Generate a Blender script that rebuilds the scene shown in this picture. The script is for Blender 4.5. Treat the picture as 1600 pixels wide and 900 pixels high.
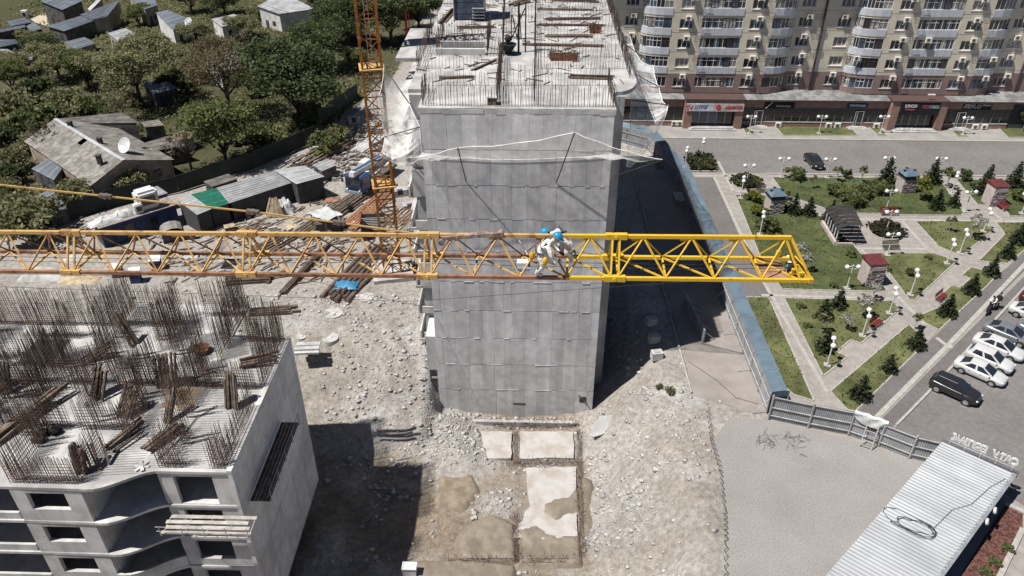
import bpy, bmesh, math, random
import numpy as np
from mathutils import Vector, Matrix
R = math.radians
rnd = random.Random(7)
for _o in list(bpy.data.objects):
    bpy.data.objects.remove(_o)
scene = bpy.context.scene
COL = scene.collection
# ---------------------------------------------------------------- camera, sky, sun, exposure
CAM_H, PITCH, YAW, FPX = 44.0, R(33.47), R(1.5), 1200.0
cam_data = bpy.data.cameras.new('camera')
cam = bpy.data.objects.new('camera', cam_data)
COL.objects.link(cam)
cam.location = (0, 0, CAM_H)
cam.rotation_euler = (R(90) - PITCH, 0, YAW)
cam_data.sensor_width = 36.0
cam_data.lens = 36.0 * FPX / 1600.0
cam_data.clip_start = 0.5
cam_data.clip_end = 6000
scene.camera = cam
SUN_DIR = Vector((12.0, 4.6, -24.0)).normalized()
world = bpy.data.worlds.new('World')
scene.world = world
world.use_nodes = True
_nt = world.node_tree
_bg = _nt.nodes.get('Background') or _nt.nodes.new('ShaderNodeBackground')
_sky = _nt.nodes.new('ShaderNodeTexSky')
_sky.sky_type = 'NISHITA'
_sky.sun_disc = False
_sky.sun_elevation = R(62)
_sky.sun_rotation = R(249)
_sky.altitude = 900
_sky.air_density = 0.6
_sky.dust_density = 0.5
_sky.ozone_density = 1.0
_nt.links.new(_sky.outputs['Color'], _bg.inputs['Color'])
_bg.inputs['Strength'].default_value = 0.05
sun_data = bpy.data.lights.new('sun', 'SUN')
sun_data.energy = 5.0
sun_data.angle = R(0.5)
sun_data.color = (1.0, 0.965, 0.91)
sun = bpy.data.objects.new('sun', sun_data)
COL.objects.link(sun)
sun.rotation_euler = SUN_DIR.to_track_quat('-Z', 'Y').to_euler()
sun.location = (-60, -20, 120)
vs = scene.view_settings
scene.display_settings.display_device = 'sRGB'
vs.view_transform = 'Standard'
vs.look = 'None'
vs.exposure = 0.56
vs.gamma = 1.0
vs.use_curve_mapping = False
# ---------------------------------------------------------------- surveying helpers: where a sight line meets the ground or a wall plane
_c, _s, _cy, _sy = math.cos(PITCH), math.sin(PITCH), math.cos(YAW), math.sin(YAW)
def G(px, py, z=0.0):
    u = (px - 800) / FPX; v = (py - 450) / FPX
    dz = -_s - v * _c
    t = (z - CAM_H) / dz
    xc = u * t; yc = (_c - v * _s) * t
    return Vector((xc * _cy - yc * _sy, xc * _sy + yc * _cy, z))
def RY(px, py, Y):
    a = G(px, py); t = Y / a.y
    return Vector((a.x * t, Y, CAM_H * (1 - t)))
def RX(px, py, X):
    a = G(px, py); t = X / a.x
    return Vector((X, a.y * t, CAM_H * (1 - t)))
# ---------------------------------------------------------------- materials
MATS = {}
def M(name, col, rough=0.85, var=0.18, scale=1.5, bump=0.15, bscale=18.0, metal=0.0, rand=0.0, streak=0.0,
      col2=None, world_co=False, spec=0.3, detail=6.0, mixlo=0.42, mixhi=0.6, blot=0.0):
    if name in MATS:
        return MATS[name]
    m = bpy.data.materials.new(name)
    m.use_nodes = True
    nt = m.node_tree; N = nt.nodes; L = nt.links
    b = N['Principled BSDF']
    b.inputs['Roughness'].default_value = rough
    b.inputs['Metallic'].default_value = metal
    b.inputs['Specular IOR Level'].default_value = spec
    if world_co:
        g = N.new('ShaderNodeNewGeometry'); co = g.outputs['Position']
    else:
        t = N.new('ShaderNodeTexCoord'); co = t.outputs['Object']
    n = N.new('ShaderNodeTexNoise'); n.inputs['Scale'].default_value = scale; n.inputs['Detail'].default_value = detail
    n.inputs['Roughness'].default_value = 0.62
    L.new(co, n.inputs['Vector'])
    rp = N.new('ShaderNodeValToRGB')
    lo = [c * (1 - var) for c in col]; hi = [min(1, c * (1 + var)) for c in col]
    if col2:
        lo = list(col2); hi = list(col)
    rp.color_ramp.elements[0].position = mixlo; rp.color_ramp.elements[0].color = (*lo, 1)
    rp.color_ramp.elements[1].position = mixhi; rp.color_ramp.elements[1].color = (*hi, 1)
    L.new(n.outputs['Fac'], rp.inputs['Fac'])
    out = rp.outputs['Color']
    if streak:
        mp = N.new('ShaderNodeMapping'); mp.inputs['Scale'].default_value = (0.9, 0.9, 0.07)
        L.new(co, mp.inputs['Vector'])
        n2 = N.new('ShaderNodeTexNoise'); n2.inputs['Scale'].default_value = 1.6; n2.inputs['Detail'].default_value = 5
        L.new(mp.outputs['Vector'], n2.inputs['Vector'])
        r2 = N.new('ShaderNodeValToRGB')
        r2.color_ramp.elements[0].position = 0.38; r2.color_ramp.elements[0].color = (1 - streak,) * 3 + (1,)
        r2.color_ramp.elements[1].position = 0.58; r2.color_ramp.elements[1].color = (1, 1, 1, 1)
        L.new(n2.outputs['Fac'], r2.inputs['Fac'])
        mx = N.new('ShaderNodeMix'); mx.data_type = 'RGBA'; mx.blend_type = 'MULTIPLY'; mx.inputs['Factor'].default_value = 1
        L.new(out, mx.inputs['A']); L.new(r2.outputs['Color'], mx.inputs['B']); out = mx.outputs['Result']
    if blot:   # broad stains and wear, metres across
        n3 = N.new('ShaderNodeTexNoise'); n3.inputs['Scale'].default_value = 0.22; n3.inputs['Detail'].default_value = 7; n3.inputs['Roughness'].default_value = 0.6
        L.new(co, n3.inputs['Vector'])
        r3 = N.new('ShaderNodeValToRGB')
        r3.color_ramp.elements[0].position = 0.36; r3.color_ramp.elements[0].color = (1 - blot, 1 - blot * 1.05, 1 - blot * 1.1, 1)
        r3.color_ramp.elements[1].position = 0.62; r3.color_ramp.elements[1].color = (1 + blot * .4,) * 3 + (1,)
        L.new(n3.outputs['Fac'], r3.inputs['Fac'])
        mx3 = N.new('ShaderNodeMix'); mx3.data_type = 'RGBA'; mx3.blend_type = 'MULTIPLY'; mx3.inputs['Factor'].default_value = 1
        L.new(out, mx3.inputs['A']); L.new(r3.outputs['Color'], mx3.inputs['B']); out = mx3.outputs['Result']
    if rand:
        oi = N.new('ShaderNodeObjectInfo')
        mr = N.new('ShaderNodeMapRange'); mr.inputs['To Min'].default_value = 1 - rand; mr.inputs['To Max'].default_value = 1 + rand
        L.new(oi.outputs['Random'], mr.inputs['Value'])
        hs = N.new('ShaderNodeHueSaturation')
        L.new(mr.outputs['Result'], hs.inputs['Value']); L.new(out, hs.inputs['Color']); out = hs.outputs['Color']
    L.new(out, b.inputs['Base Color'])
    if bump:
        nb = N.new('ShaderNodeTexNoise'); nb.inputs['Scale'].default_value = bscale; nb.inputs['Detail'].default_value = 4
        L.new(co, nb.inputs['Vector'])
        bp = N.new('ShaderNodeBump'); bp.inputs['Strength'].default_value = bump; bp.inputs['Distance'].default_value = 0.05
        L.new(nb.outputs['Fac'], bp.inputs['Height']); L.new(bp.outputs['Normal'], b.inputs['Normal'])
    MATS[name] = m
    return m
def glass_mat(name, col=(0.02, 0.025, 0.035), rough=0.08, rand=0.0):
    m = M(name, col, rough=rough, var=0.3, scale=0.7, bump=0, spec=0.7, rand=rand)
    return m
# ---------------------------------------------------------------- mesh building
class MB:
    def __init__(s):
        s.v = []; s.f = []; s.m = []; s.mi = 0
    def add(s, vs_, fs_):
        o = len(s.v); s.v.extend([tuple(p) for p in vs_])
        for f in fs_:
            s.f.append(tuple(i + o for i in f)); s.m.append(s.mi)
        return s
    def box(s, c, size, rz=0.0, rot=None):
        hx, hy, hz = size[0] / 2, size[1] / 2, size[2] / 2
        P8 = [Vector((x, y, z)) for z in (-hz, hz) for y in (-hy, hy) for x in (-hx, hx)]
        Rm = rot if rot is not None else Matrix.Rotation(rz, 3, 'Z')
        c = Vector(c)
        s.add([Rm @ p + c for p in P8], [(0, 2, 3, 1), (4, 5, 7, 6), (0, 1, 5, 4), (2, 6, 7, 3), (0, 4, 6, 2), (1, 3, 7, 5)])
        return s
    def bx(s, x0, x1, y0, y1, z0, z1):
        return s.box(((x0 + x1) / 2, (y0 + y1) / 2, (z0 + z1) / 2), (abs(x1 - x0), abs(y1 - y0), abs(z1 - z0)))
    def beam(s, p, q, w, h=None, up=(0, 0, 1)):
        p = Vector(p); q = Vector(q); h = h or w
        d = q - p; l = d.length
        if l < 1e-6: return s
        d /= l; u = Vector(up)
        if abs(d.dot(u)) > 0.98: u = Vector((1, 0, 0))
        x = d.cross(u).normalized(); y = x.cross(d)
        P8 = []
        for e in (p, q):
            for a, b_ in ((-1, -1), (1, -1), (1, 1), (-1, 1)):
                P8.append(e + x * a * w / 2 + y * b_ * h / 2)
        s.add(P8, [(0, 1, 2, 3), (7, 6, 5, 4), (0, 4, 5, 1), (1, 5, 6, 2), (2, 6, 7, 3), (3, 7, 4, 0)])
        return s
    def tube(s, p, q, r, r2=None, n=6, cap=True):
        p = Vector(p); q = Vector(q); r2 = r if r2 is None else r2
        d = (q - p)
        if d.length < 1e-6: return s
        d.normalize(); u = Vector((0, 0, 1)) if abs(d.z) < 0.95 else Vector((1, 0, 0))
        x = d.cross(u).normalized(); y = x.cross(d)
        vs_ = []
        for e, rr in ((p, r), (q, r2)):
            for k in range(n):
                a = 2 * math.pi * k / n
                vs_.append(e + x * math.cos(a) * rr + y * math.sin(a) * rr)
        fs_ = [(k, (k + 1) % n, n + (k + 1) % n, n + k) for k in range(n)]
        if cap:
            fs_.append(tuple(range(n - 1, -1, -1))); fs_.append(tuple(range(n, 2 * n)))
        s.add(vs_, fs_)
        return s
    def path(s, pts, r, n=5):
        for a, b_ in zip(pts[:-1], pts[1:]):
            s.tube(a, b_, r, n=n, cap=False)
        return s
    def prism(s, pts, z0, z1, bottom=True):
        n = len(pts)
        area = sum(pts[i][0] * pts[(i + 1) % n][1] - pts[(i + 1) % n][0] * pts[i][1] for i in range(n))
        if area < 0: pts = pts[::-1]
        vs_ = [(p[0], p[1], z0) for p in pts] + [(p[0], p[1], z1) for p in pts]
        fs_ = [(i, (i + 1) % n, n + (i + 1) % n, n + i) for i in range(n)] + [tuple(range(n, 2 * n))]
        if bottom: fs_.append(tuple(range(n - 1, -1, -1)))
        s.add(vs_, fs_)
        return s
    def ball(s, c, r, nu=10, nv=6, sc=(1, 1, 1), jit=0.0, rg=None):
        vs_ = [Vector((c[0], c[1], c[2] - r * sc[2]))]
        for j in range(1, nv):
            t = math.pi * j / nv - math.pi / 2
            for i in range(nu):
                a = 2 * math.pi * i / nu
                k = 1 + (rg.uniform(-jit, jit) if rg else 0)
                vs_.append(Vector((c[0] + r * k * sc[0] * math.cos(t) * math.cos(a), c[1] + r * k * sc[1] * math.cos(t) * math.sin(a), c[2] + r * k * sc[2] * math.sin(t))))
        vs_.append(Vector((c[0], c[1], c[2] + r * sc[2])))
        fs_ = [(0, 1 + (i + 1) % nu, 1 + i) for i in range(nu)]
        for j in range(nv - 2):
            for i in range(nu):
                a = 1 + j * nu + i; b_ = 1 + j * nu + (i + 1) % nu
                fs_.append((a, b_, b_ + nu, a + nu))
        e = len(vs_) - 1; o = 1 + (nv - 2) * nu
        fs_ += [(o + i, o + (i + 1) % nu, e) for i in range(nu)]
        s.add(vs_, fs_)
        return s
    def grid(s, P2):
        nr = len(P2); nc = len(P2[0])
        s.add([p for row in P2 for p in row], [(i * nc + j, i * nc + j + 1, (i + 1) * nc + j + 1, (i + 1) * nc + j) for i in range(nr - 1) for j in range(nc - 1)])
        return s
    def mesh(s, name, mats, smooth=False):
        me = bpy.data.meshes.new(name)
        me.from_pydata(s.v, [], s.f)
        for m in (mats if isinstance(mats, (list, tuple)) else [mats]):
            me.materials.append(m)
        if isinstance(mats, (list, tuple)) and len(mats) > 1:
            me.polygons.foreach_set('material_index', s.m)
        if smooth:
            me.polygons.foreach_set('use_smooth', [True] * len(s.f))
        me.update()
        return me
    def build(s, name, mats, parent=None, smooth=False):
        return obj(name, s.mesh(name, mats, smooth), parent)
def obj(name, me, parent=None, loc=None, rz=None):
    o = bpy.data.objects.new(name, me)
    COL.objects.link(o)
    if parent is not None: o.parent = parent
    if loc is not None: o.location = loc
    if rz is not None: o.rotation_euler = (0, 0, rz)
    return o
def tag(o, label, cat, group=None):
    o['label'] = label; o['category'] = cat
    if group: o['group'] = group
    return o
def thing(name, label, cat, loc=(0, 0, 0), rz=0.0, group=None):
    o = bpy.data.objects.new(name, None)
    o.empty_display_size = 0.3
    COL.objects.link(o); o.location = loc; o.rotation_euler = (0, 0, rz)
    return tag(o, label, cat, group)
def kind(o, k):
    o['kind'] = k
    return o
def kids(o): return KIDS.get(o.name, [])
def copy_tree(o, loc=None, rz=None, label=None, parent=None, scale=None):
    c = o.copy(); COL.objects.link(c)
    c.parent = parent
    if loc is not None: c.location = loc
    if rz is not None: c.rotation_euler = (0, 0, rz)
    if scale is not None: c.scale = scale
    if label: c['label'] = label
    for ch in o.children:
        copy_tree(ch, parent=c)
    return c
def lerp(a, b, t): return a + (b - a) * t
def sst(t):
    t = np.clip(t, 0, 1); return t * t * (3 - 2 * t)
def text_mesh(txt, size, mat, depth=0.03, align='CENTER', bold=0.0, shear=0.0):
    cu = bpy.data.curves.new('lettering', 'FONT')
    cu.body = txt; cu.size = size; cu.extrude = depth; cu.align_x = align; cu.align_y = 'CENTER'; cu.offset = bold; cu.shear = shear
    cu.resolution_u = 2
    o = bpy.data.objects.new('tmp_text', cu); COL.objects.link(o)
    bpy.context.view_layer.update()
    dg = bpy.context.evaluated_depsgraph_get()
    me = bpy.data.meshes.new_from_object(o.evaluated_get(dg))
    bpy.data.objects.remove(o); bpy.data.curves.remove(cu)
    me.materials.clear(); me.materials.append(mat)
    return me
# ---------------------------------------------------------------- palette
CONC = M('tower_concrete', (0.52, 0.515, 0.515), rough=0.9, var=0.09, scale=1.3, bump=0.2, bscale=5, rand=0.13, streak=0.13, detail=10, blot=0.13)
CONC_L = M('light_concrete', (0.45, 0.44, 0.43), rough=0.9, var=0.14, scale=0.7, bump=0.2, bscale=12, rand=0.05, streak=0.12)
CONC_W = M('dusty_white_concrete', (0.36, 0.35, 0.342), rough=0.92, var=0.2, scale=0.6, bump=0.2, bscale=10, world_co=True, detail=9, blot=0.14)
CONC_D = M('shaded_side_concrete', (0.41, 0.405, 0.40), rough=0.9, var=0.16, scale=0.5, bump=0.2, bscale=9, streak=0.25)  # darker copy of the tower concrete, side-wall shade put into its colour; reused elsewhere
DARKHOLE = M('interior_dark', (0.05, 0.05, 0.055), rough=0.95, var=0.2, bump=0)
REBAR = M('rusty_rebar', (0.082, 0.055, 0.042), rough=0.85, var=0.3, scale=2.5, bump=0, rand=0.2)
WOOD = M('weathered_timber', (0.115, 0.088, 0.068), rough=0.9, var=0.35, scale=2.0, bump=0.2, rand=0.25)
WOOD_L = M('raw_plank', (0.31, 0.25, 0.17), rough=0.85, var=0.25, scale=2.0, bump=0.15, rand=0.15)
ORANGE = M('orange_crane_paint', (0.36, 0.145, 0.03), rough=0.55, var=0.28, scale=2.2, bump=0.05, col2=(0.15, 0.065, 0.03), mixlo=0.36, mixhi=0.52)
YELLOW = M('yellow_crane_paint', (0.54, 0.34, 0.03), rough=0.75, spec=0.2, var=0.1, scale=7, bump=0.06, col2=(0.27, 0.14, 0.03), mixlo=0.33, mixhi=0.41)
RUSTYEL = M('worn_orange_yellow_paint', (0.46, 0.29, 0.11), rough=0.6, scale=2.6, bump=0.06, col2=(0.2, 0.085, 0.035), mixlo=0.33, mixhi=0.47)
RUST = M('rust_brown_steel', (0.27, 0.135, 0.075), rough=0.75, scale=3.5, bump=0.08, col2=(0.11, 0.05, 0.03), mixlo=0.36, mixhi=0.56)
BLACK = M('black_rubber', (0.015, 0.015, 0.016), rough=0.7, var=0.2, bump=0)
STEEL = M('galvanised_steel', (0.3, 0.315, 0.335), rough=0.45, var=0.15, scale=1.2, bump=0.05, metal=0.35, rand=0.06)
WHITE = M('white_paint', (0.52, 0.52, 0.515), rough=0.5, var=0.05, scale=2, bump=0.02)
# ================================================================ GROUND
def site_height(X, Y):
    a = sst((X - 4.6) / 8.6)
    start = 47.0 + 11.0 * sst((X + 9.5) / 3.0)
    b = sst((Y - start) / 13.0)
    z = -6.0 * (1 - a) * (1 - b)
    return z
def vnoise(X, Y, sc, seed):
    # smooth value noise, bilinear on a hashed lattice
    x = X / sc; y = Y / sc
    xi = np.floor(x).astype(np.int64); yi = np.floor(y).astype(np.int64)
    fx = x - xi; fy = y - yi
    fx = fx * fx * (3 - 2 * fx); fy = fy * fy * (3 - 2 * fy)
    def h(i, j):
        n = (i * 374761393 + j * 668265263 + seed * 974711) & 0x7fffffff
        n = ((n ^ (n >> 13)) * 1274126177) & 0x7fffffff
        return ((n ^ (n >> 16)) & 0xffff) / 65535.0
    return (h(xi, yi) * (1 - fx) + h(xi + 1, yi) * fx) * (1 - fy) + (h(xi, yi + 1) * (1 - fx) + h(xi + 1, yi + 1) * fx) * fy
def fbm(X, Y, sc, seed, oct_=4):
    t = 0; amp = 1; tot = 0
    for k in range(oct_):
        t = t + amp * vnoise(X, Y, sc / 2 ** k, seed + k); tot += amp; amp *= 0.55
    return t / tot
LOT_EDGE = [G(1105, 640), G(1112, 690), G(1126, 740), G(1132, 800), G(1134, 850), G(1134, 930)]
_le_y = np.array([p.y for p in LOT_EDGE][::-1]); _le_x = np.array([p.x for p in LOT_EDGE][::-1])
def rough_mask(X, Y):
    # 1 on loose rubble and earth, 0 on the made-up surfaces
    edge = np.interp(Y, _le_y, _le_x)
    edge = np.where(Y > 48.3, 13.6 - 0.25 * np.clip(Y - 48.3, 0, 10), edge)
    m = 1 - sst((X - edge + 1.2) / 1.4)
    m = m * (1 - sst((Y - 62) / 6.0) * 0.75)
    return m
def ground_z(X, Y):
    X = np.asarray(X, float); Y = np.asarray(Y, float)
    z = site_height(X, Y)
    m = rough_mask(X, Y)
    n = (fbm(X, Y, 5.0, 11) - 0.5) * 1.3 + (fbm(X, Y, 1.4, 31, 3) - 0.5) * 0.5
    fl = ((X > -6.5) & (X < 5.0) & (Y < 53.5)).astype(float)
    far = 1 - sst((np.hypot(X + 10, Y - 50) - 70) / 40)
    z = z + n * m * (1 - 0.62 * fl) * np.where(X > -70, 1, 0.3) * far
    # spoil heap at the right corner of the tower and rubble heaps left of the footing
    z = z + 1.1 * np.exp(-(((X - 9.2) / 2.6) ** 2 + ((Y - 50.8) / 2.2) ** 2))
    z = z + 1.3 * np.exp(-(((X + 7.2) / 2.3) ** 2 + ((Y - 51.2) / 2.2) ** 2)) + 0.9 * np.exp(-(((X + 5.6) / 2.0) ** 2 + ((Y - 47.5) / 2.2) ** 2))
    z = z + 0.5 * np.exp(-(((X + 2.2) / 1.5) ** 2 + ((Y - 43.0) / 1.4) ** 2))
    z = z + 0.5 * np.exp(-(((X + 12.5) / 1.6) ** 2 + ((Y - 54.5) / 3) ** 2)) + 0.45 * np.exp(-(((X - 8.2) / 0.9) ** 2 + ((Y - 43.5) / 5) ** 2))
    return z - 0.02
def gz(x, y): return float(ground_z(np.array([x]), np.array([y]))[0])
def in_poly(X, Y, poly):
    r = np.zeros(X.shape, bool); n = len(poly)
    for i in range(n):
        x1, y1 = poly[i][0], poly[i][1]; x2, y2 = poly[(i + 1) % n][0], poly[(i + 1) % n][1]
        c = ((y1 > Y) != (y2 > Y)) & (X < (x2 - x1) * (Y - y1) / (y2 - y1 + 1e-9) + x1)
        r ^= c
    return r
def axis(lo, hi, st, far):
    mid = np.arange(lo, hi + 1e-6, st)
    g = []; d = st; p = hi
    while p < far:
        d *= 1.35; p += d; g.append(p)
    h = []; d = st; p = lo
    while p > -far:
        d *= 1.35; p -= d; h.append(p)
    return np.array(h[::-1] + list(mid) + g)
XS = axis(-60, 20, 0.4, 3200); YS = axis(26, 82, 0.4, 3200)
GX, GY = np.meshgrid(XS, YS)
GZ = ground_z(GX, GY)
GREEN_POLY = [G(-400, 470), G(82, 352), G(300, 290), G(505, 214), G(560, 160), G(640, 95), G(660, 20), G(700, -120)] + [Vector((-60, 900, 0)), Vector((-1500, 900, 0)), Vector((-1500, 40, 0))]
col = np.zeros(GX.shape + (3,))
n1 = fbm(GX, GY, 6.0, 3)[..., None]; n2 = fbm(GX, GY, 1.6, 5)[..., None]; n3 = fbm(GX, GY, 14, 9)[..., None]
dust = np.array([0.345, 0.327, 0.305]); tan = np.array([0.265, 0.232, 0.19]); brown = np.array([0.16, 0.123, 0.086])
col[:] = dust * (0.82 + 0.36 * n2)
wp = np.clip((fbm(GX, GY, 3.2, 53)[..., None] - 0.52) * 7, 0, 1)
col = col * (1 - wp * .65) + np.array([0.43, 0.425, 0.42]) * (0.85 + 0.3 * n2) * wp * .65
t = np.clip((n1 - 0.47) * 6, 0, 1)
col = col * (1 - t * 0.45) + tan * (0.85 + 0.3 * n2) * t * 0.45
ylab = (GY > 60)[..., None] & (GX < 10)[..., None]
yard = np.array([0.32, 0.3, 0.28]) * (0.75 + 0.45 * n1)
col = np.where(ylab, col * 0.35 + yard * 0.65, col)
# damp brown silt low in the pit
# wheel tracks of the dirt road down into the pit
trk = [G(560, 470), G(600, 520, -1), G(625, 580, -2.5), G(640, 640, -4.5), G(668, 700, -5.8)]
tx = np.interp(GY, [p.y for p in trk][::-1], [p.x for p in trk][::-1])
tw = ((np.exp(-((GX - tx - 0.9) / 0.45) ** 2) + np.exp(-((GX - tx + 0.9) / 0.45) ** 2)) * ((GY > 47) & (GY < 66)))[..., None]
col = col * (1 - tw * .5) + np.array([0.2, 0.17, 0.14]) * tw * .5
low = np.clip((-5.75 - GZ) / 0.35, 0, 1)[..., None]
col = col * (1 - low * 0.75) + brown * 1.25 * (0.85 + 0.3 * n2) * low * 0.75
gm = in_poly(GX, GY, GREEN_POLY)[..., None]
grass = np.array([0.055, 0.06, 0.026]); soil = np.array([0.1, 0.088, 0.062])
gcol = grass * (0.7 + 0.7 * n2) * np.clip(n1 * 2.4 - 0.5, 0, 1) + soil * (1 - np.clip(n1 * 2.4 - 0.5, 0, 1))
far = (GY > 125)[..., None] & gm
col = np.where(gm, gcol, col)
sc_ = in_poly(GX, GY, [G(470, 240), G(660, 100), G(668, 330), G(560, 330)])[..., None]
nr, nc = GX.shape
gv = np.stack([GX, GY, GZ], -1).reshape(-1, 3)
idx = np.arange(nr * nc).reshape(nr, nc)
gf = np.stack([idx[:-1, :-1], idx[:-1, 1:], idx[1:, 1:], idx[1:, :-1]], -1).reshape(-1, 4)
gme = bpy.data.meshes.new('ground')
gme.vertices.add(len(gv)); gme.vertices.foreach_set('co', gv.ravel())
gme.loops.add(gf.size); gme.loops.foreach_set('vertex_index', gf.ravel().astype(np.int32))
gme.polygons.add(len(gf)); gme.polygons.foreach_set('loop_start', (np.arange(len(gf)) * 4).astype(np.int32))
gme.update(calc_edges=True)
ca = gme.color_attributes.new('soil', 'FLOAT_COLOR', 'POINT')
ca.data.foreach_set('color', np.concatenate([col.reshape(-1, 3), np.ones((nr * nc, 1))], 1).ravel().astype(np.float32))
gm_ = bpy.data.materials.new('earth_and_rubble'); gm_.use_nodes = True
_N = gm_.node_tree.nodes; _L = gm_.node_tree.links; _b = _N['Principled BSDF']; _b.inputs['Roughness'].default_value = 0.95
_b.inputs['Specular IOR Level'].default_value = 0.1
_va = _N.new('ShaderNodeVertexColor'); _va.layer_name = 'soil'
_geo = _N.new('ShaderNodeNewGeometry')
_no = _N.new('ShaderNodeTexNoise'); _no.inputs['Scale'].default_value = 2.2; _no.inputs['Detail'].default_value = 9; _no.inputs['Roughness'].default_value = 0.7
_L.new(_geo.outputs['Position'], _no.inputs['Vector'])
_rp = _N.new('ShaderNodeValToRGB'); _rp.color_ramp.elements[0].position = 0.33; _rp.color_ramp.elements[0].color = (0.6, 0.57, 0.54, 1)
_rp.color_ramp.elements[1].position = 0.66; _rp.color_ramp.elements[1].color = (1.22, 1.22, 1.22, 1)
_L.new(_no.outputs['Fac'], _rp.inputs['Fac'])
_mx = _N.new('ShaderNodeMix'); _mx.data_type = 'RGBA'; _mx.blend_type = 'MULTIPLY'; _mx.inputs['Factor'].default_value = 1
_L.new(_va.outputs['Color'], _mx.inputs['A']); _L.new(_rp.outputs['Color'], _mx.inputs['B'])
_L.new(_mx.outputs['Result'], _b.inputs['Base Color'])
_nb = _N.new('ShaderNodeTexNoise'); _nb.inputs['Scale'].default_value = 6.5; _nb.inputs['Detail'].default_value = 8; _nb.inputs['Roughness'].default_value = 0.75
_L.new(_geo.outputs['Position'], _nb.inputs['Vector'])
_bp = _N.new('ShaderNodeBump'); _bp.inputs['Strength'].default_value = 1.0; _bp.inputs['Distance'].default_value = 0.15
_L.new(_nb.outputs['Fac'], _bp.inputs['Height']); _L.new(_bp.outputs['Normal'], _b.inputs['Normal'])
gme.materials.append(gm_)
gme.polygons.foreach_set('use_smooth', [True] * len(gf))
kind(obj('ground', gme), 'structure')
SUN2 = None
# ---------------------------------------------------------------- paved sheets on the right side
ASPH = M('grey_asphalt', (0.15, 0.14, 0.137), rough=0.9, var=0.09, scale=2.2, blot=0.12, bump=0.2, bscale=30, world_co=True, detail=10)
ASPH_W = M('walkway_asphalt', (0.125, 0.115, 0.113), rough=0.9, var=0.08, scale=2.2, blot=0.1, bump=0.2, bscale=30, world_co=True, detail=10)
PAVE = M('pale_paving', (0.25, 0.231, 0.213), rough=0.9, var=0.1, scale=1.5, blot=0.1, bump=0.15, bscale=25, world_co=True, detail=10)
GRAVEL = M('grey_gravel', (0.235, 0.222, 0.214), rough=0.95, var=0.26, scale=9.0, bump=0.4, bscale=30, world_co=True, detail=4, mixlo=0.3, mixhi=0.7, blot=0.1)
GRASS = M('lawn_grass', (0.128, 0.132, 0.056), rough=0.95, scale=0.45, bump=0.6, bscale=9, world_co=True, col2=(0.06, 0.07, 0.026), mixlo=0.36, mixhi=0.68, detail=12, blot=0.25)
GRASS_D = M('lawn_grass_lush', (0.085, 0.095, 0.036), rough=0.95, scale=0.5, bump=0.6, bscale=9, world_co=True, col2=(0.036, 0.052, 0.018), mixlo=0.34, mixhi=0.68, detail=12, blot=0.25)
KERB = M('pale_kerb_stone', (0.315, 0.298, 0.275), rough=0.9, var=0.12, scale=2, bump=0.1)
def sheet(name, pts, z, m, th=0.0):
    pts = [(p[0], p[1]) for p in pts]
    mb = MB()
    mb.prism(pts, z - max(th, 0.02), z, bottom=False)
    return kind(mb.build(name, m), 'structure')
def pxs(lst): return [G(a, b) for a, b in lst]
FENCE_A, FENCE_B, FENCE_C = G(1194, 645), G(1120, 440), G(1055, 287)
# broad pale paving under the park and in front of the shops
sheet('pavement', [(19.6, 40), (19.6, 118), (140, 118), (140, 20), (36, 20)], 0.0, PAVE)
sheet('road', [(17, 95.3), (17, 106.9), (140, 107.3), (140, 95.8)], 0.006, ASPH)
mbk = MB()
mbk.bx(14.8, 140, 106.95, 107.25, -0.02, 0.13)
kind(mbk.build('road_kerb', KERB), 'structure')
mbk = MB(); mbk.bx(31.5, 140, 95.0, 95.25, -0.02, 0.12)
kind(mbk.build('park_kerb', KERB), 'structure')
sheet('shop_pavement', [(12, 107.25), (140, 107.25), (140, 118), (12, 118)], 0.05, M('pale_shop_paving', (0.245, 0.232, 0.218), var=0.1, scale=0.5, world_co=True))
sheet('alley', pxs([(1068, 248), (1085, 277), (1116, 277), (1156, 370), (1191, 437), (1213, 470), (1150, 470), (1120, 400)]), 0.006, ASPH_W)
sheet('car_park', pxs([(1620, 440), (1567, 487), (1486, 575), (1452, 612), (1400, 665), (1385, 690), (1480, 715), (1600, 790), (1900, 1000), (2300, 700), (1900, 400), (1700, 360)]), 0.008, ASPH)
sheet('walkway', pxs([(1640, 345), (1600, 393), (1467, 519), (1336, 646), (1352, 664), (1480, 543), (1600, 424), (1680, 345)]), 0.008, ASPH_W)
sheet('walkway_verge', pxs([(1690, 345), (1604, 428), (1484, 547), (1360, 672), (1383, 690), (1398, 663), (1450, 610), (1484, 573), (1565, 485), (1690, 352)]), 0.004, ASPH_W)
mb = MB()
for a, b in (((1680, 335), (1602, 412)), ((1602, 412), (1480, 541)), ((1480, 541), (1365, 657))):
    mb.beam(G(*a) + Vector((0, 0, 0.02)), G(*b) + Vector((0, 0, 0.02)), 0.42, 0.06)
mb.beam(G(1463, 528) + Vector((0, 0, 0.022)), G(1480, 541) + Vector((0, 0, 0.022)), 0.36, 0.06)
mb.beam(G(1477, 541) + Vector((0, 0, 0.026)), G(1487, 541) + Vector((0, 0, 0.026)), 0.7, 0.06)
kind(mb.build('paver_strip', KERB), 'structure')
mb = MB()
for a, b in (((1700, 340), (1567, 487)), ((1567, 487), (1486, 575)), ((1486, 575), (1452, 612)), ((1452, 612), (1400, 665))):
    mb.beam(G(*a) + Vector((0, 0, 0.06)), G(*b) + Vector((0, 0, 0.06)), 0.2, 0.14)
kind(mb.build('parking_kerb', KERB), 'structure')
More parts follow.
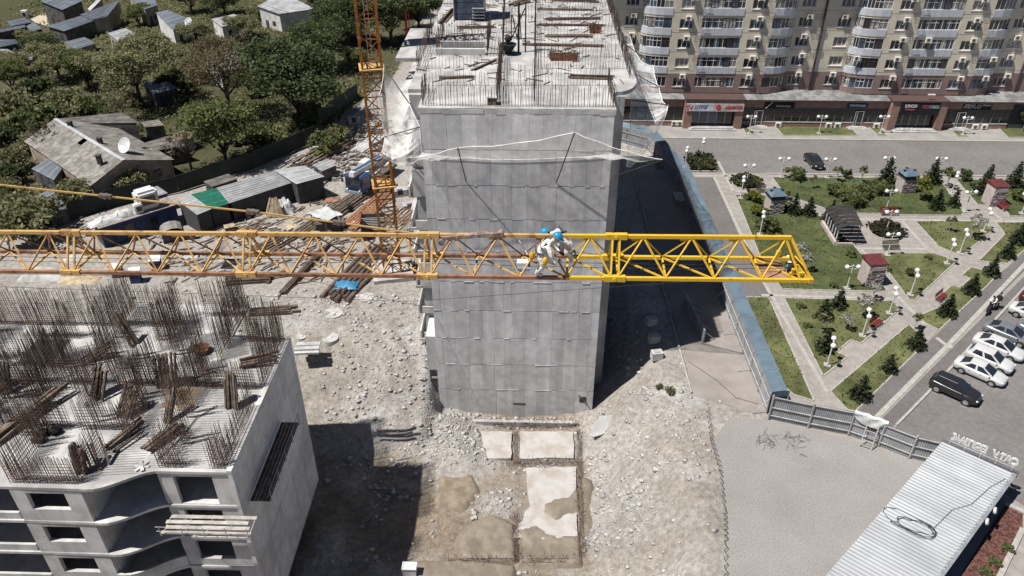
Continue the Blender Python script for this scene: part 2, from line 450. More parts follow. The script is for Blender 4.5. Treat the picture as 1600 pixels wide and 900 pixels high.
LAWNS = [
    ([(1206, 277), (1466, 279), (1506, 331), (1502, 337), (1402, 336), (1372, 334), (1308, 333), (1286, 325), (1230, 306), (1217, 292)], GRASS_D),
    ([(1149, 305), (1190, 305), (1222, 312), (1288, 341), (1336, 386), (1344, 396), (1352, 400), (1386, 456), (1222, 452), (1193, 414)], GRASS_D),
    ([(1366, 396), (1460, 396), (1494, 409), (1430, 468), (1420, 468)], GRASS),
    ([(1430, 346), (1534, 346), (1552, 360), (1502, 400), (1467, 386)], GRASS),
    ([(1556, 348), (1640, 348), (1640, 353), (1600, 392), (1574, 412), (1529, 408), (1570, 366)], GRASS),
    ([(1517, 418), (1560, 428), (1540, 449), (1467, 516), (1445, 505), (1434, 494), (1475, 477), (1462, 468), (1487, 446), (1500, 450), (1516, 435), (1502, 431)], GRASS),
    ([(1420, 507), (1448, 535), (1336, 643), (1324, 641), (1297, 612)], GRASS),
    ([(1225, 466), (1395, 471), (1405, 483), (1385, 502), (1345, 537), (1329, 531), (1307, 550), (1324, 558), (1286, 588)], GRASS),
    ([(1165, 464), (1201, 465), (1272, 627), (1240, 617), (1207, 590)], GRASS),
    ([(1494, 281), (1660, 283), (1660, 338), (1578, 338), (1565, 322), (1527, 320)], GRASS_D),
]
for i, (pl, m) in enumerate(LAWNS):
    P_ = pxs(pl)
    L_ = sheet('lawn', P_, 0.05, m, 0.07)
    mb = MB()
    for a, b in zip(P_, P_[1:] + P_[:1]):
        mb.beam(a + Vector((0, 0, 0.03)), b + Vector((0, 0, 0.03)), 0.13, 0.09)
    mb.build('kerb', KERB, L_)
# shop-side lawns
for pl in ([(1209, 196), (1325, 196), (1341, 212), (1224, 212)], [(1354, 196), (1372, 196), (1385, 212), (1372, 212)], [(1480, 199), (1497, 199), (1513, 213), (1496, 213)],
           [(1560, 200), (1660, 200), (1680, 215), (1575, 215)], [(1158, 197), (1167, 197), (1180, 210), (1166, 210)]):
    P_ = pxs(pl)
    P_ = [p * (1 - 0.0015) for p in P_]
    L_ = sheet('lawn', P_, 0.1, GRASS, 0.1)
    mb = MB()
    for a, b in zip(P_, P_[1:] + P_[:1]):
        mb.beam(Vector((a.x, a.y, 0.09)), Vector((b.x, b.y, 0.09)), 0.14, 0.1)
    mb.build('kerb', KERB, L_)
# pale bands laid into the paving of the park
mb = MB()
def band(a, b, w=0.35, z=0.004):
    mb.beam(G(*a) + Vector((0, 0, z)), G(*b) + Vector((0, 0, z)), w, 0.02)
for a, b in (((1116, 277), (1191, 437)), ((1191, 437), (1292, 612)), ((1122, 252), (1146, 299)), ((1146, 299), (1170, 299)), ((1310, 342), (1600, 346)), ((1410, 346), (1448, 388)), ((1340, 388), (1448, 389)),
             ((1345, 389), (1356, 400)), ((1190, 461), (1395, 467)), ((1395, 455), (1448, 510)), ((1062, 212), (1600, 219)), ((1087, 275), (1175, 275)), ((1548, 329), (1568, 345)), ((1097, 204), (1102, 214)), ((1126, 204), (1133, 214)), ((1419, 206), (1428, 219)), ((1447, 206), (1458, 219))):
    band(a, b)
kind(mb.build('paving_band', KERB), 'structure')
# gravel yard inside the fence and the concrete strip beside the blue fence
gp = [p.copy() for p in LOT_EDGE]
gp = [G(1140, 652)] + [G(1114, 690), G(1128, 740), G(1134, 800), G(1136, 850), G(1136, 930)] + [Vector((25, 24, 0)), Vector((40, 30, 0)), G(1480, 728), G(1372, 699), G(1262, 670), G(1198, 656)]
sheet('gravel_yard', gp, 0.006, GRAVEL)
sheet('concrete_strip', [G(1084, 618), G(1190, 648), Vector((20.3, 50, 0)), Vector((19.2, 96, 0)), Vector((13.9, 96, 0)), Vector((14.4, 55, 0))], 0.012, M('worn_concrete', (0.235, 0.212, 0.195), var=0.1, scale=0.4, world_co=True, detail=9))
mb = MB()
mb.beam(G(1080, 615) + Vector((0, 0, 0.08)), G(1035, 450) + Vector((0, 0, 0.08)), 0.16, 0.22)
mb.beam(G(1035, 450) + Vector((0, 0, 0.08)), G(984, 250) + Vector((0, 0, 0.08)), 0.16, 0.22)
kind(mb.build('strip_kerb', KERB), 'structure')
# ================================================================ UNFINISHED TOWER
TX0, TX1, TY, TZ = -8.2, 6.1, 54.0, 24.0
tower = thing('unfinished_tower', 'grey concrete tower under construction with rebar standing on its open top', 'building', (-1, 54, -6))
tower_inv = Vector((1, -54, 6))
def tpart(mb, name, m, smooth=False, parent=None):
    o = mb.build(name, m, parent or tower, smooth)
    if parent is None: o.location = tower_inv
    return o
ST = 2.97
# core walls behind the panels
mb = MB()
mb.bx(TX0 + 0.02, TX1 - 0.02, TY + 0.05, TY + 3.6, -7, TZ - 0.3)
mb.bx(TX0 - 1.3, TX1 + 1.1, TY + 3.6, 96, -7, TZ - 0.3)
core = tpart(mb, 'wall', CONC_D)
# formwork lifts: one proud panel per shutter mark
tr = random.Random(3)
GRID = [TX0 + d for d in (.62, 1.78, 2.9, 4.05, 5.2, 6.1, 6.72, 7.9, 9.0, 10.2, 11.3, 12.5, 13.6)]
for k in range(10):
    ztop = TZ - 0.32 - ST * k if k else TZ - 0.34
    zbot = TZ - 0.32 - ST * (k + 1) + 0.07
    if k == 9: zbot = -7.0
    xs = [TX0] + [x + tr.uniform(-.05, .05) + (0.0 if k % 3 else .12) for x in GRID] + [TX1]
    for a, b in zip(xs[:-1], xs[1:]):
        mb = MB()
        d = tr.uniform(0.0, 0.014)
        mb.bx(a + 0.006, b - 0.006, TY - d, TY + 0.06, zbot, ztop)
        tpart(mb, 'formwork_panel', CONC)
    # ragged lip where two pours meet
    if k < 9:
        mb = MB(); x = TX0
        while x < TX1:
            w = tr.uniform(0.25, 0.9)
            if tr.random() < 0.3:
                mb.bx(x, min(x + w, TX1), TY - tr.uniform(0.02, 0.05), TY + 0.03, zbot - 0.045 - tr.uniform(0.0, 0.03), zbot - 0.008)
            x += w
        kind(tpart(mb, 'pour_joint', CONC), 'stuff')
# little openings low in the face
mb = MB(); mb.bx(4.85, 5.45, TY - 0.035, TY - 0.03, -4.35, -3.7); mb.bx(-1.3, -0.15, TY - 0.035, TY - 0.03, -4.75, -4.6)
tpart(mb, 'wall_opening', DARKHOLE)
mb = MB(); mb.beam((4.75, TY - 0.1, -3.45), (5.6, TY - 0.1, -4.5), 0.09)
tpart(mb, 'prop_plank', WOOD)
# top slab with rounded balcony corner
slab = [(TX0 - 0.12, TY - 0.004), (TX1 + 0.1, TY - 0.004), (TX1 + 0.1, TY + 3.4)]
for i in range(7):
    a = -math.pi / 2 + math.pi / 2 * i / 6
    slab.append((TX1 + 0.4 + 1.9 * math.cos(a), TY + 7.0 + 3.2 * math.sin(a)))
slab += [(TX1 + 2.0, 96), (TX0 - 1.5, 96), (TX0 - 1.5, 75.5), (TX0 - 3.6, 75.5), (TX0 - 3.6, 66), (TX0 - 1.4, 66), (TX0 - 1.4, TY + 4.0), (TX0 - 0.12, TY + 4.0)]
mb = MB(); mb.prism(slab, TZ - 0.32, TZ)
tpart(mb, 'roof_slab', CONC_W)
mb = MB(); x = TX0
while x < TX1:
    w = tr.uniform(0.3, 1.1)
    mb.bx(x, min(x + w, TX1 + 0.1), TY - 0.012 - tr.uniform(0, 0.022), TY - 0.006, TZ - 0.36 - tr.uniform(0, 0.12), TZ - 0.12 + tr.uniform(0, 0.1)); x += w
kind(tpart(mb, 'slab_edge', CONC_L), 'stuff')
# side slabs and balconies storey by storey
for k in range(1, 9):
    z = TZ - ST * k
    mb = MB()
    mb.bx(TX0 - 1.95, TX0 - 0.02, TY + 3.3 + 0.25 * (k % 2), TY + 14.0, z - 0.22, z)
    mb.bx(TX0 - 3.4, TX0 - 1.95, 66.2, 75, z - 0.22, z)
    tpart(mb, 'balcony_slab', CONC_W)
    mb = MB()
    mb.bx(TX0 - 1.9, TX0 - 1.78, TY + 3.4, TY + 9.0, z, z + 0.85)
    mb.bx(TX0 - 1.5, TX0 - 0.05, TY + 3.3, TY + 3.42, z, z + 2.4 if k % 3 == 0 else z + 0.7)
    tpart(mb, 'balcony_wall', CONC_L)
for k in range(9):
    z = TZ - ST * k - 1.0
    for yy in (60, 64.5, 69, 78, 84):
        mb = MB(); mb.bx(TX1 + 1.05, TX1 + 1.13, yy, yy + 1.6, z - 1.3, z); mb.bx(TX0 - 1.33, TX0 - 1.26, yy, yy + 1.5, z - 1.4, z)
        tpart(mb, 'window_opening', DARKHOLE)
# low block at the left foot with its doorway
mb = MB(); mb.bx(TX0 - 0.95, TX0 + 0.0, TY + 0.55, TY + 3.5, -6.5, 2.6)
tpart(mb, 'foot_buttress', CONC)
mb = MB(); mb.bx(TX0 - 0.8, TX0 - 0.15, TY + 0.52, TY + 0.56, -3.9, -1.2)
tpart(mb, 'doorway', DARKHOLE)
mb = MB(); mb.bx(TX0 - 0.65, TX0 - 0.1, TY + 0.47, TY + 0.53, -2.2, -2.0)
tpart(mb, 'lintel', CONC_L)
# ---------------- starter bars
BR = 0.017
def bar_row(mb, a, b, z, h, step=0.2, jit=0.04, lean=0.05, r=BR, rg=tr, hvar=0.25):
    a = Vector((a[0], a[1], z)); b = Vector((b[0], b[1], z))
    n = max(2, int((b - a).length / step))
    for i in range(n + 1):
        p = a.lerp(b, i / n) + Vector((rg.uniform(-jit, jit), rg.uniform(-jit, jit), 0))
        hh = h * rg.uniform(1 - hvar, 1 + hvar * 0.35)
        q = p + Vector((rg.uniform(-lean, lean) * hh, rg.uniform(-lean, lean) * hh, hh))
        mb.tube(p, q, r, n=3, cap=False)
def tier(mb, a, b, z, h, levels, r=BR):
    for k in range(levels):
        zz = z + h * (k + 1) / (levels + 1)
        mb.tube((a[0], a[1], zz), (b[0], b[1], zz), r, n=3, cap=False)
rows = [((-8.0, 54.35), (6.0, 54.4), 1.75, 0.21), ((-8.0, 54.62), (6.0, 54.66), 1.6, 0.42), ((-8.0, 58.85), (-3.4, 58.9), 1.3, 0.24), ((-2.6, 58.9), (6.0, 59.2), 1.7, 0.24),
        ((-8.9, 63.1), (-4.2, 63.2), 1.1, 0.28), ((0.3, 63.2), (7.8, 63.4), 1.9, 0.24), ((0.4, 66.5), (7.8, 66.6), 1.5, 0.3), ((-9.4, 67.2), (-4.0, 67.3), 1.9, 0.26), ((-9.4, 69.4), (-4.0, 69.4), 1.9, 0.26),
        ((-9.4, 73.0), (-4.9, 73.0), 2.2, 0.26), ((0.8, 72.3), (7.9, 72.4), 1.6, 0.3), ((1, 76.5), (8, 76.6), 1.8, 0.3), ((1, 81.0), (8, 81.0), 1.8, 0.3), ((-3, 78), (0.2, 78), 1.8, 0.3), ((-9.6, 84), (-3, 84), 2, 0.3), ((0.4, 86), (8, 86), 2, 0.3)]
for a, b, h, st in rows:
    mb = MB(); bar_row(mb, a, b, TZ, h, st)
    kind(tpart(mb, 'starter_bars', REBAR), 'stuff')
for a, b, h, st in (((-2.55, 54.8), (-2.75, 66), 1.8, 0.2), ((-2.4, 54.8), (-2.6, 66), 1.8, 0.2), ((-2.5, 66), (-3.0, 84), 2.0, 0.2), ((0.2, 54.7), (0.25, 68), 1.3, 0.3), ((0.25, 68), (0.3, 92), 1.5, 0.22), ((-8.05, 54.6), (-8.1, 58), 1.7, 0.2), ((-9.4, 62), (-9.5, 74), 1.7, 0.25),
                    ((7.9, 61), (8.0, 92), 1.7, 0.2), ((6.0, 54.6), (6.0, 60), 1.5, 0.3), ((-3.9, 66.5), (-3.95, 74), 2.2, 0.18), ((-8.3, 66.5), (-8.35, 74), 1.8, 0.25)):
    mb = MB(); bar_row(mb, a, b, TZ, h, st)
    tier(mb, a, b, TZ, h, 3)
    kind(tpart(mb, 'starter_bars', REBAR), 'stuff')
# upstands of the stair well and openings on the top deck
for (x0, x1, y0, y1, h) in ((-8.2, -4.2, 69.3, 69.6, 0.5), (-8.3, -4.1, 66.9, 67.2, 0.55)):
    mb = MB(); mb.bx(x0, x1, y0, y1, TZ, TZ + h)
    tpart(mb, 'upstand', CONC_L)
mb = MB(); mb.bx(-8.1, -4.3, 67.2, 69.3, TZ - 0.28, TZ + 0.006)
tpart(mb, 'stairwell_opening', DARKHOLE)
# lift-shaft shutter box in dark blue panels
BLUEFORM = M('dark_blue_shutter', (0.055, 0.07, 0.105), rough=0.6, var=0.25, scale=1.5, bump=0.1)
box = tag(bpy.data.objects.new('shaft_shutter', None), 'dark blue shutter box with pale slot standing on the tower top', 'formwork')
COL.objects.link(box); box.location = (-6.3, 79.8, TZ)
for j in range(9):
    mb = MB(); mb.bx(-1.5, 1.5, -1.3 - 0.012 * (j % 2), 1.3, 0.1 + j * 0.55, 0.1 + j * 0.55 + 0.52)
    mb.build('shutter_board', BLUEFORM, box)
mb = MB(); mb.bx(0.25, 0.55, -1.34, -1.325, 2.2, 3.6); mb.build('slot', WHITE, box)
mb = MB()
for j in range(4): mb.bx(0.3, 1.5, -1.75, -1.4, 0.3 + j * 0.3, 0.36 + j * 0.3)
for sx in (-1.52, 1.52): mb.tube((sx, -1.4, 0), (sx, -1.4, 5.0), 0.05)
mb.build('ladder_rail', STEEL, box)
# things lying on the top deck
def bundle(name, label, cat, a, b, n, r, m, z, spread=0.5, group=None, kindbar='tube', rg=tr):
    a = Vector((a[0], a[1], 0)); b = Vector((b[0], b[1], 0))
    t_ = thing(name, label, cat, (a.x, a.y, z), group=group)
    d = (b - a); d.z = 0; side = Vector((-d.y, d.x, 0)).normalized()
    for i in range(n):
        s_ = side * rg.uniform(-spread, spread)
        e0 = Vector((0, 0, r + rg.choice([0, 0, 1.7 * r]))) + s_ + d * rg.uniform(-0.04, 0.06); e1 = e0 + d * rg.uniform(0.9, 1.0) + side * rg.uniform(-0.15, 0.15)
        mb = MB()
        if kindbar == 'tube': mb.tube(e0, e1, r, n=6)
        else: mb.beam(e0, e1, 2.6 * r, 1.6 * r)
        mb.build('bar' if kindbar == 'tube' else 'plank', m, t_)
    return t_
bundle('rebar_bundle', 'long brown bundle of rebar lying across the tower top', 'rebar', (-0.7, 70.2), (6.4, 69.9), 14, 0.045, REBAR, TZ, 0.28)
bundle('rebar_bundle', 'shorter grey-brown rebar bundle behind the long one on the tower top', 'rebar', (1.2, 72.9), (5.6, 72.9), 12, 0.05, WOOD, TZ, 0.3)
bundle('rebar_bundle', 'thin rebar bundle farther back near the top edge of the tower deck', 'rebar', (0.6, 76.9), (7.2, 76.8), 9, 0.045, REBAR, TZ, 0.25)
bundle('rebar_bundle', 'farthest dark rebar bundle on the tower deck at the top of the photo', 'rebar', (0.6, 83.0), (6.4, 82.8), 10, 0.05, WOOD, TZ, 0.3)
bundle('plank_pair', 'two dark planks lying askew left of the middle of the tower top', 'planks', (-4.9, 62.6), (-2.9, 65.6), 2, 0.055, WOOD, TZ, 0.1, kindbar='plank')
bundle('plank_pair', 'single short dark plank near the two askew planks on the tower top', 'planks', (-5.3, 63.7), (-4.4, 64.7), 1, 0.055, WOOD, TZ, 0.05, kindbar='plank')
for i, (a_, b_, n_, m_, lb) in enumerate((((-7.4, 60.6), (-4.6, 60.9), 6, WOOD, 'short timber pile at the left front of the tower top'), ((-7.2, 75.5), (-3.6, 75.8), 8, REBAR, 'rebar bundle behind the stair opening on the tower top'), ((3.0, 61.2), (6.6, 61.0), 5, WOOD, 'thin timber row on the right front of the tower top'), ((1.2, 79.0), (6.8, 79.4), 9, REBAR, 'rebar bundle between the two far bundles on the tower top'), ((-2.2, 84.5), (0.0, 89.0), 6, WOOD, 'timber pile at the far middle of the tower top'), ((2.2, 87.0), (7.0, 86.6), 9, REBAR, 'rebar bundle at the very back of the tower top'), ((-9.0, 77.2), (-8.2, 83.0), 7, WOOD, 'timber pile along the left edge of the tower top by the blue shutter'))):
    bundle('rebar_bundle' if m_ is REBAR else 'timber_pile', lb, 'rebar' if m_ is REBAR else 'timber', a_, b_, n_, .05 if m_ is REBAR else .06, m_, TZ, .35, kindbar='tube' if m_ is REBAR else 'plank')
mb = MB()
for i in range(260):
    x, y = tr.uniform(-9.2, 7.6), tr.uniform(59, 92) if i % 3 else tr.uniform(70, 92)
    a_ = tr.uniform(0, 3.14); l = tr.uniform(.2, 1.5); mb.beam((x, y, TZ + .04), (x + l * math.cos(a_), y + l * math.sin(a_), TZ + .05), tr.uniform(.03, .14), .05)
kind(tpart(mb, 'deck_scraps', WOOD), 'stuff')
# rubbish skip of rusty scraps
def basket(x, y, label, w=2.2, d=1.1):
    t_ = thing('scrap_tray', label, 'tray', (x, y, TZ))
    mb = MB()
    for sx in (-1, 1): mb.beam((sx * w / 2, -d / 2, 0.05), (sx * (w / 2 + 0.15), -d / 2, 0.75), 0.07)
    mb.bx(-w / 2, w / 2, -d / 2, d / 2, 0.02, 0.08); mb.add([(-w / 2, -d / 2, 0.08), (w / 2, -d / 2, 0.08), (w / 2 + 0.15, -d / 2 - 0.1, 0.75), (-w / 2 - 0.15, -d / 2 - 0.1, 0.75)], [(0, 1, 2, 3)])
    mb.build('tray', RUST, t_)
    mb = MB()
    for i in range(60):
        p = Vector((tr.uniform(-w / 2, w / 2), tr.uniform(-d / 2, d / 2), tr.uniform(0.3, 0.8)))
        mb.beam(p, p + Vector((tr.uniform(-0.5, 0.5), tr.uniform(-0.5, 0.5), tr.uniform(-0.2, 0.2))), 0.05)
    kind(mb.build('scrap', REBAR, t_), 'stuff')
basket(2.7, 66.0, 'rust-brown steel tray heaped with scrap on the tower top')
basket(5.9, 74.5, 'small rusty basket of scrap near the right edge of the tower top', 0.9, 0.8)
# bent timber uprights
t_ = thing('timber_props', 'cluster of upright timber props beside a dark drum on the tower top', 'props', (-1.4, 72.0, TZ))
for i in range(5):
    mb = MB(); mb.beam((tr.uniform(-0.7, 0.7), tr.uniform(-0.3, 0.3), 0), (tr.uniform(-0.9, 0.9), tr.uniform(-0.3, 0.5), tr.uniform(2, 2.9)), 0.14, 0.1); mb.build('prop', WOOD, t_)
t_ = thing('concrete_bucket', 'dark concrete bucket with round top standing on the tower top', 'bucket', (-2.1, 67.3, TZ))
mb = MB(); mb.tube((0, 0, 0.2), (0, 0, 0.9), 0.3, 0.75, n=14); mb.build('hopper', BLACK, t_)
mb = MB(); mb.ball((0, 0, 1.35), 0.32); mb.tube((0, 0, 0.9), (0, 0, 1.6), 0.06); mb.build('bail', BLACK, t_)
mb = MB()
for a in range(4): mb.tube((0.5 * math.cos(a * 1.57), 0.5 * math.sin(a * 1.57), 0), (0.4 * math.cos(a * 1.57), 0.4 * math.sin(a * 1.57), 0.6), 0.04)
mb.build('leg', BLACK, t_)
# concrete placing boom: mast whose shadow crosses the deck
t_ = thing('placing_boom', 'slim dark boom post with slanting arm standing on the tower top', 'boom', (-1.2, 67.9, TZ))
mb = MB(); mb.tube((0, 0, 0), (0, 0, 4.2), 0.09, n=8); mb.tube((0.6, 0, 0), (0.6, 0, 4.2), 0.06, n=8); mb.build('post', BLACK, t_)
mb = MB(); mb.beam((-0.4, 0.2, 3.9), (1.0, 0.2, 4.3), 0.22, 0.18); mb.build('arm', WOOD, t_)
# small posts on the front of the deck
t_ = thing('batch_box', 'small dark wooden box on the front edge of the tower top', 'box', (-2.9, 54.9, TZ))
mb = MB(); mb.bx(-0.35, 0.3, -0.3, 0.3, 0, 0.55); mb.build('body', WOOD, t_)
mb = MB(); mb.bx(-0.4, 0.35, -0.35, 0.35, 0.55, 0.6); mb.build('lid', CONC_L, t_)
# ================================================================ SAFETY NETS
def net_mat():
    m = bpy.data.materials.new('white_safety_net'); m.use_nodes = True
    nt = m.node_tree; N = nt.nodes; L = nt.links
    b = N['Principled BSDF']; b.inputs['Base Color'].default_value = (0.8, 0.8, 0.79, 1); b.inputs['Roughness'].default_value = 0.8
    tr_ = N.new('ShaderNodeBsdfTransparent'); mx = N.new('ShaderNodeMixShader'); o = N['Material Output']
    tc = N.new('ShaderNodeTexCoord'); n = N.new('ShaderNodeTexNoise'); n.inputs['Scale'].default_value = 1.1; n.inputs['Detail'].default_value = 6
    L.new(tc.outputs['Object'], n.inputs['Vector'])
    mr = N.new('ShaderNodeMapRange'); mr.inputs['From Min'].default_value = 0.35; mr.inputs['From Max'].default_value = 0.68; mr.inputs['To Min'].default_value = 0.17; mr.inputs['To Max'].default_value = 0.5
    L.new(n.outputs['Fac'], mr.inputs['Value']); L.new(mr.outputs['Result'], mx.inputs['Fac'])
    L.new(tr_.outputs['BSDF'], mx.inputs[1]); L.new(b.outputs['BSDF'], mx.inputs[2]); L.new(mx.outputs['Shader'], o.inputs['Surface'])
    return m
NET = net_mat()
ROPE = M('white_net_rope', (0.75, 0.75, 0.73), bump=0)
POLE = M('dark_net_pole', (0.05, 0.045, 0.045), rough=0.6, bump=0)
def net(label, inner, outer, poles, sag=0.5, nv=9, ns=10, seed=1, oscal=1.0):
    rg = random.Random(seed)
    t_ = thing('safety_net', label, 'net', inner[0])
    o0 = Vector(inner[0])
    def dense(pl, scal):
        out = []
        for a, b in zip(pl[:-1], pl[1:]):
            a = Vector(a); b = Vector(b)
            for i in range(ns):
                u = i / ns
                p = a.lerp(b, u); p.z -= scal * 4 * u * (1 - u) * (b - a).length * 0.09
                out.append(p)
        out.append(Vector(pl[-1])); return out
    I = dense(inner, 0.25); O = dense(outer, oscal)
    rowsP = []
    for j in range(nv):
        v = j / (nv - 1); row = []
        for i, (p, q) in enumerate(zip(I, O)):
            w = p.lerp(q, v); w.z -= sag * 4 * v * (1 - v)
            k = 4 * v * (1 - v) + 0.25 * v
            w += Vector((rg.uniform(-1, 1), rg.uniform(-1, 1), rg.uniform(-1, 1))) * 0.07 * k
            w.z += 0.16 * math.sin(i * 1.7 + j * 0.9) * k
            row.append(w - o0)
        rowsP.append(row)
    mb = MB(); mb.grid(rowsP); mb.build('mesh', NET, t_, True)
    mb = MB(); mb.path(rowsP[-1], 0.025, 4); mb.path(rowsP[0], 0.018, 4); mb.build('edge_rope', ROPE, t_)
    for a, b in poles:
        mb = MB(); mb.tube(Vector(a) - o0, Vector(b) - o0, 0.045, n=6); mb.build('pole', POLE, t_)
    return t_
T1, T2, T3 = RY(715, 230, 52.3), RY(898, 207, 52.2), RY(1035, 250, 52.0)
net('white netting slung across the upper front face of the grey tower', [(-8.25, 53.9, 20.5), (-5.3, 53.92, 20.15), (2.2, 53.92, 20.2), (6.15, 53.92, 20.6)], [RY(640, 247, 52.3), T1, T2, T3],
    [((-4.95, 53.95, 18.1), T1), ((2.0, 53.95, 18.1), T2), (RY(960, 275, 54.2), T3)], 0.3, seed=2, oscal=0.35)
Rt = [RX(985, 58, 10.6), RX(1021, 101, 11.6), RX(1030, 136, 11.6), RX(1044, 164, 11.6), RX(1041, 178, 11.4), RX(1012, 228, 10.0)]
Ri = [(8.2, 88, 24.2), (8.3, 73, 23.6), (8.4, 67, 22.8), (8.4, 63, 21.5), (8.2, 60.5, 20), (8.0, 59.5, 17.0)]
net('white netting with scalloped tips along the right flank of the tower', Ri, Rt, [(Vector(a), b) for a, b in zip(Ri[1:4], Rt[1:4])], 0.6, seed=5)
Lt = [RX(600, 104, -11.6), RX(592, 150, -11.6), RX(601, 214, -11.6), RX(594, 240, -11.4), RX(628, 251, -10.4)]
Li = [(-9.6, 62, 23.6), (-9.4, 57, 23.2), (-8.3, 54.3, 22.4), (-8.25, 53.95, 21.3), (-8.25, 53.9, 20.6)]
net('crumpled white netting hanging off the left flank of the tower', Li, Lt, [(Vector(Li[1]), Lt[0]), (Vector(Li[2]), Lt[2])], 0.7, seed=9)
# cables slung from the tower wall
def cable(label, pts, r=0.02, m=None, sag=0.0):
    o0 = Vector(pts[0]); P_ = []
    for a, b in zip(pts[:-1], pts[1:]):
        a = Vector(a); b = Vector(b)
        for i in range(10):
            u = i / 10; p = a.lerp(b, u); p.z -= sag * 4 * u * (1 - u); P_.append(p - o0)
    P_.append(Vector(pts[-1]) - o0)
    mb = MB(); mb.path(P_, r, 4)
    o = mb.build('cable', m or BLACK); o.location = o0
    return tag(o, label, 'cable')
cable('thin dark guy wire from the tower edge down to the crane mast', [RY(664, 275, 54), Vector((-13.6, 66.5, 18.5))], 0.03)
# ================================================================ LOW UNFINISHED BLOCK, lower left
LZ = 10.3
block = thing('unfinished_block', 'unfinished concrete block with a forest of rebar on its open deck', 'building', (-30, 37, -6))
binv = Vector((30, -37, 6))
def bpart(mb, name, m, smooth=False):
    o = mb.build(name, m, block, smooth); o.location = binv
    return o
lr = random.Random(11)
FH = 2.9
XL = -56.0
# S-shaped balcony edge between the two window bays
def s_curve(n=9):
    out = []
    for i in range(n + 1):
        t = i / n
        out.append((lerp(-25.5, -21.7, t), lerp(29.55, 31.0, (1 - math.cos(math.pi * min(1, t * 1.02))) / 2) - 0.28 * math.sin(math.pi * t)))
    return out
SC = s_curve()
SC_L = [(-29.7 - (x + 25.5 + 3.8) + 0.0, y) for x, y in SC]   # mirrored bay on the left
def deck_outline(inset=0.0):
    return [(XL, 29.6), (-29.7, 29.6)] + SC + [(-21.7, 31.0), (-17.2, 31.0), (-17.2, 44.0), (-21.5, 44.0), (-21.5, 48.0), (-30, 48.0), (-30, 45.5), (XL, 45.5)]
for k in range(6):
    z = LZ - FH * k
    mb = MB(); mb.prism(deck_outline(), z - 0.2, z)
    bpart(mb, 'floor_slab', CONC_W if k == 0 else CONC_L)
    if k == 5: break
    zb = z - FH; zt = z - 0.2
    # bay A with its window
    for (x0, x1, Y, wx0, wx1, wz0, wz1) in ((-29.68, -25.52, 29.62, -28.82, -26.55, zb + 1.0, zt - 0.32), (-21.66, -17.24, 31.08, -20.83, -18.5, zb + 0.06 if k == 0 else zb + 0.65, zt - 0.3)):
        mb = MB(); mb.bx(x0, wx0, Y, Y + 0.25, zb, zt); bpart(mb, 'wall_pier', CONC_L)
        mb = MB(); mb.bx(wx1, x1, Y, Y + 0.25, zb, zt); bpart(mb, 'wall_pier', CONC_L)
        mb = MB(); mb.bx(wx0 + 0.002, wx1 - 0.002, Y + 0.004, Y + 0.25, zb, wz0); bpart(mb, 'sill_wall', CONC_L)
        mb = MB(); mb.bx(wx0 + 0.002, wx1 - 0.002, Y + 0.004, Y + 0.25, wz1, zt); bpart(mb, 'lintel', CONC_L)
        mb = MB(); mb.bx(x0 - 0.03, x1 + 0.03, Y - 0.03, Y + 0.05, zb - 0.15, zb + 0.015); bpart(mb, 'slab_lip', CONC_W)
    # return walls of the balcony bays
    for x, y0, y1 in ((-25.5, 29.9, 36), (-21.75, 31.3, 36), (-29.75, 29.9, 36), (-33.6, 31.3, 36), (-40, 31.2, 36), (-44, 31.2, 36)):
        mb = MB(); mb.bx(x - 0.11, x + 0.11, y0, y1, zb, zt); bpart(mb, 'cross_wall', CONC_L)
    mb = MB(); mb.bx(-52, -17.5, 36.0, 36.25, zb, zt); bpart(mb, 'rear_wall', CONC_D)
    if k >= 2:
        # low solid parapet round the balcony from the third floor down
        mb = MB()
        for (a, b) in zip(SC[:-1], SC[1:]):
            mb.beam((a[0], a[1] + 0.1, zb + 0.45), (b[0], b[1] + 0.1, zb + 0.45), 0.14, 0.9)
        bpart(mb, 'balcony_parapet', CONC_L)
    mb = MB()
    mb.bx(-44, -29.9, 29.7, 29.86, zb, zb + 0.55)
    # left bays beyond
    mb.bx(-55, -44.2, 29.7, 29.86, zb, zb + 0.9)
    bpart(mb, 'balcony_parapet', CONC_L)
    # long right-hand wall in shutter panels, and back wall
    xs = [31.0, 33.6, 36.2, 38.8, 41.4, 44.0]
    for i, (a, b) in enumerate(zip(xs[:-1], xs[1:])):
        mb = MB(); d = lr.uniform(0, 0.02)
        mb.bx(-17.45, -17.2 + d, a + 0.006, b - 0.006, zb + 0.01, zt + 0.19 if k else zt + 0.19)
        bpart(mb, 'wall_panel', CONC)
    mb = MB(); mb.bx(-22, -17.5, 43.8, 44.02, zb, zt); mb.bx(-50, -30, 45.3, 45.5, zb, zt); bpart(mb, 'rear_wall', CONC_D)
# raised upstand walls round the right edge of the deck
mb = MB(); mb.bx(-17.5, -17.18, 31.0, 44.0, LZ, LZ + 0.12)
bpart(mb, 'deck_edge', CONC_L)
# openings in the deck: pale shaft floors seen below and dark wells
for (a, b, c_, d_, m) in ((-35.4, -33.0, 40.6, 43.4, DARKHOLE), (-23.6, -21.6, 36.3, 38.4, M('plywood_sheet', (0.40, 0.31, 0.2), var=0.12)), (-26.8, -25.3, 36.2, 38.0, CONC_W)):
    mb = MB(); mb.bx(a, b, c_, d_, LZ - 0.1, LZ + 0.008); bpart(mb, 'deck_opening', m)
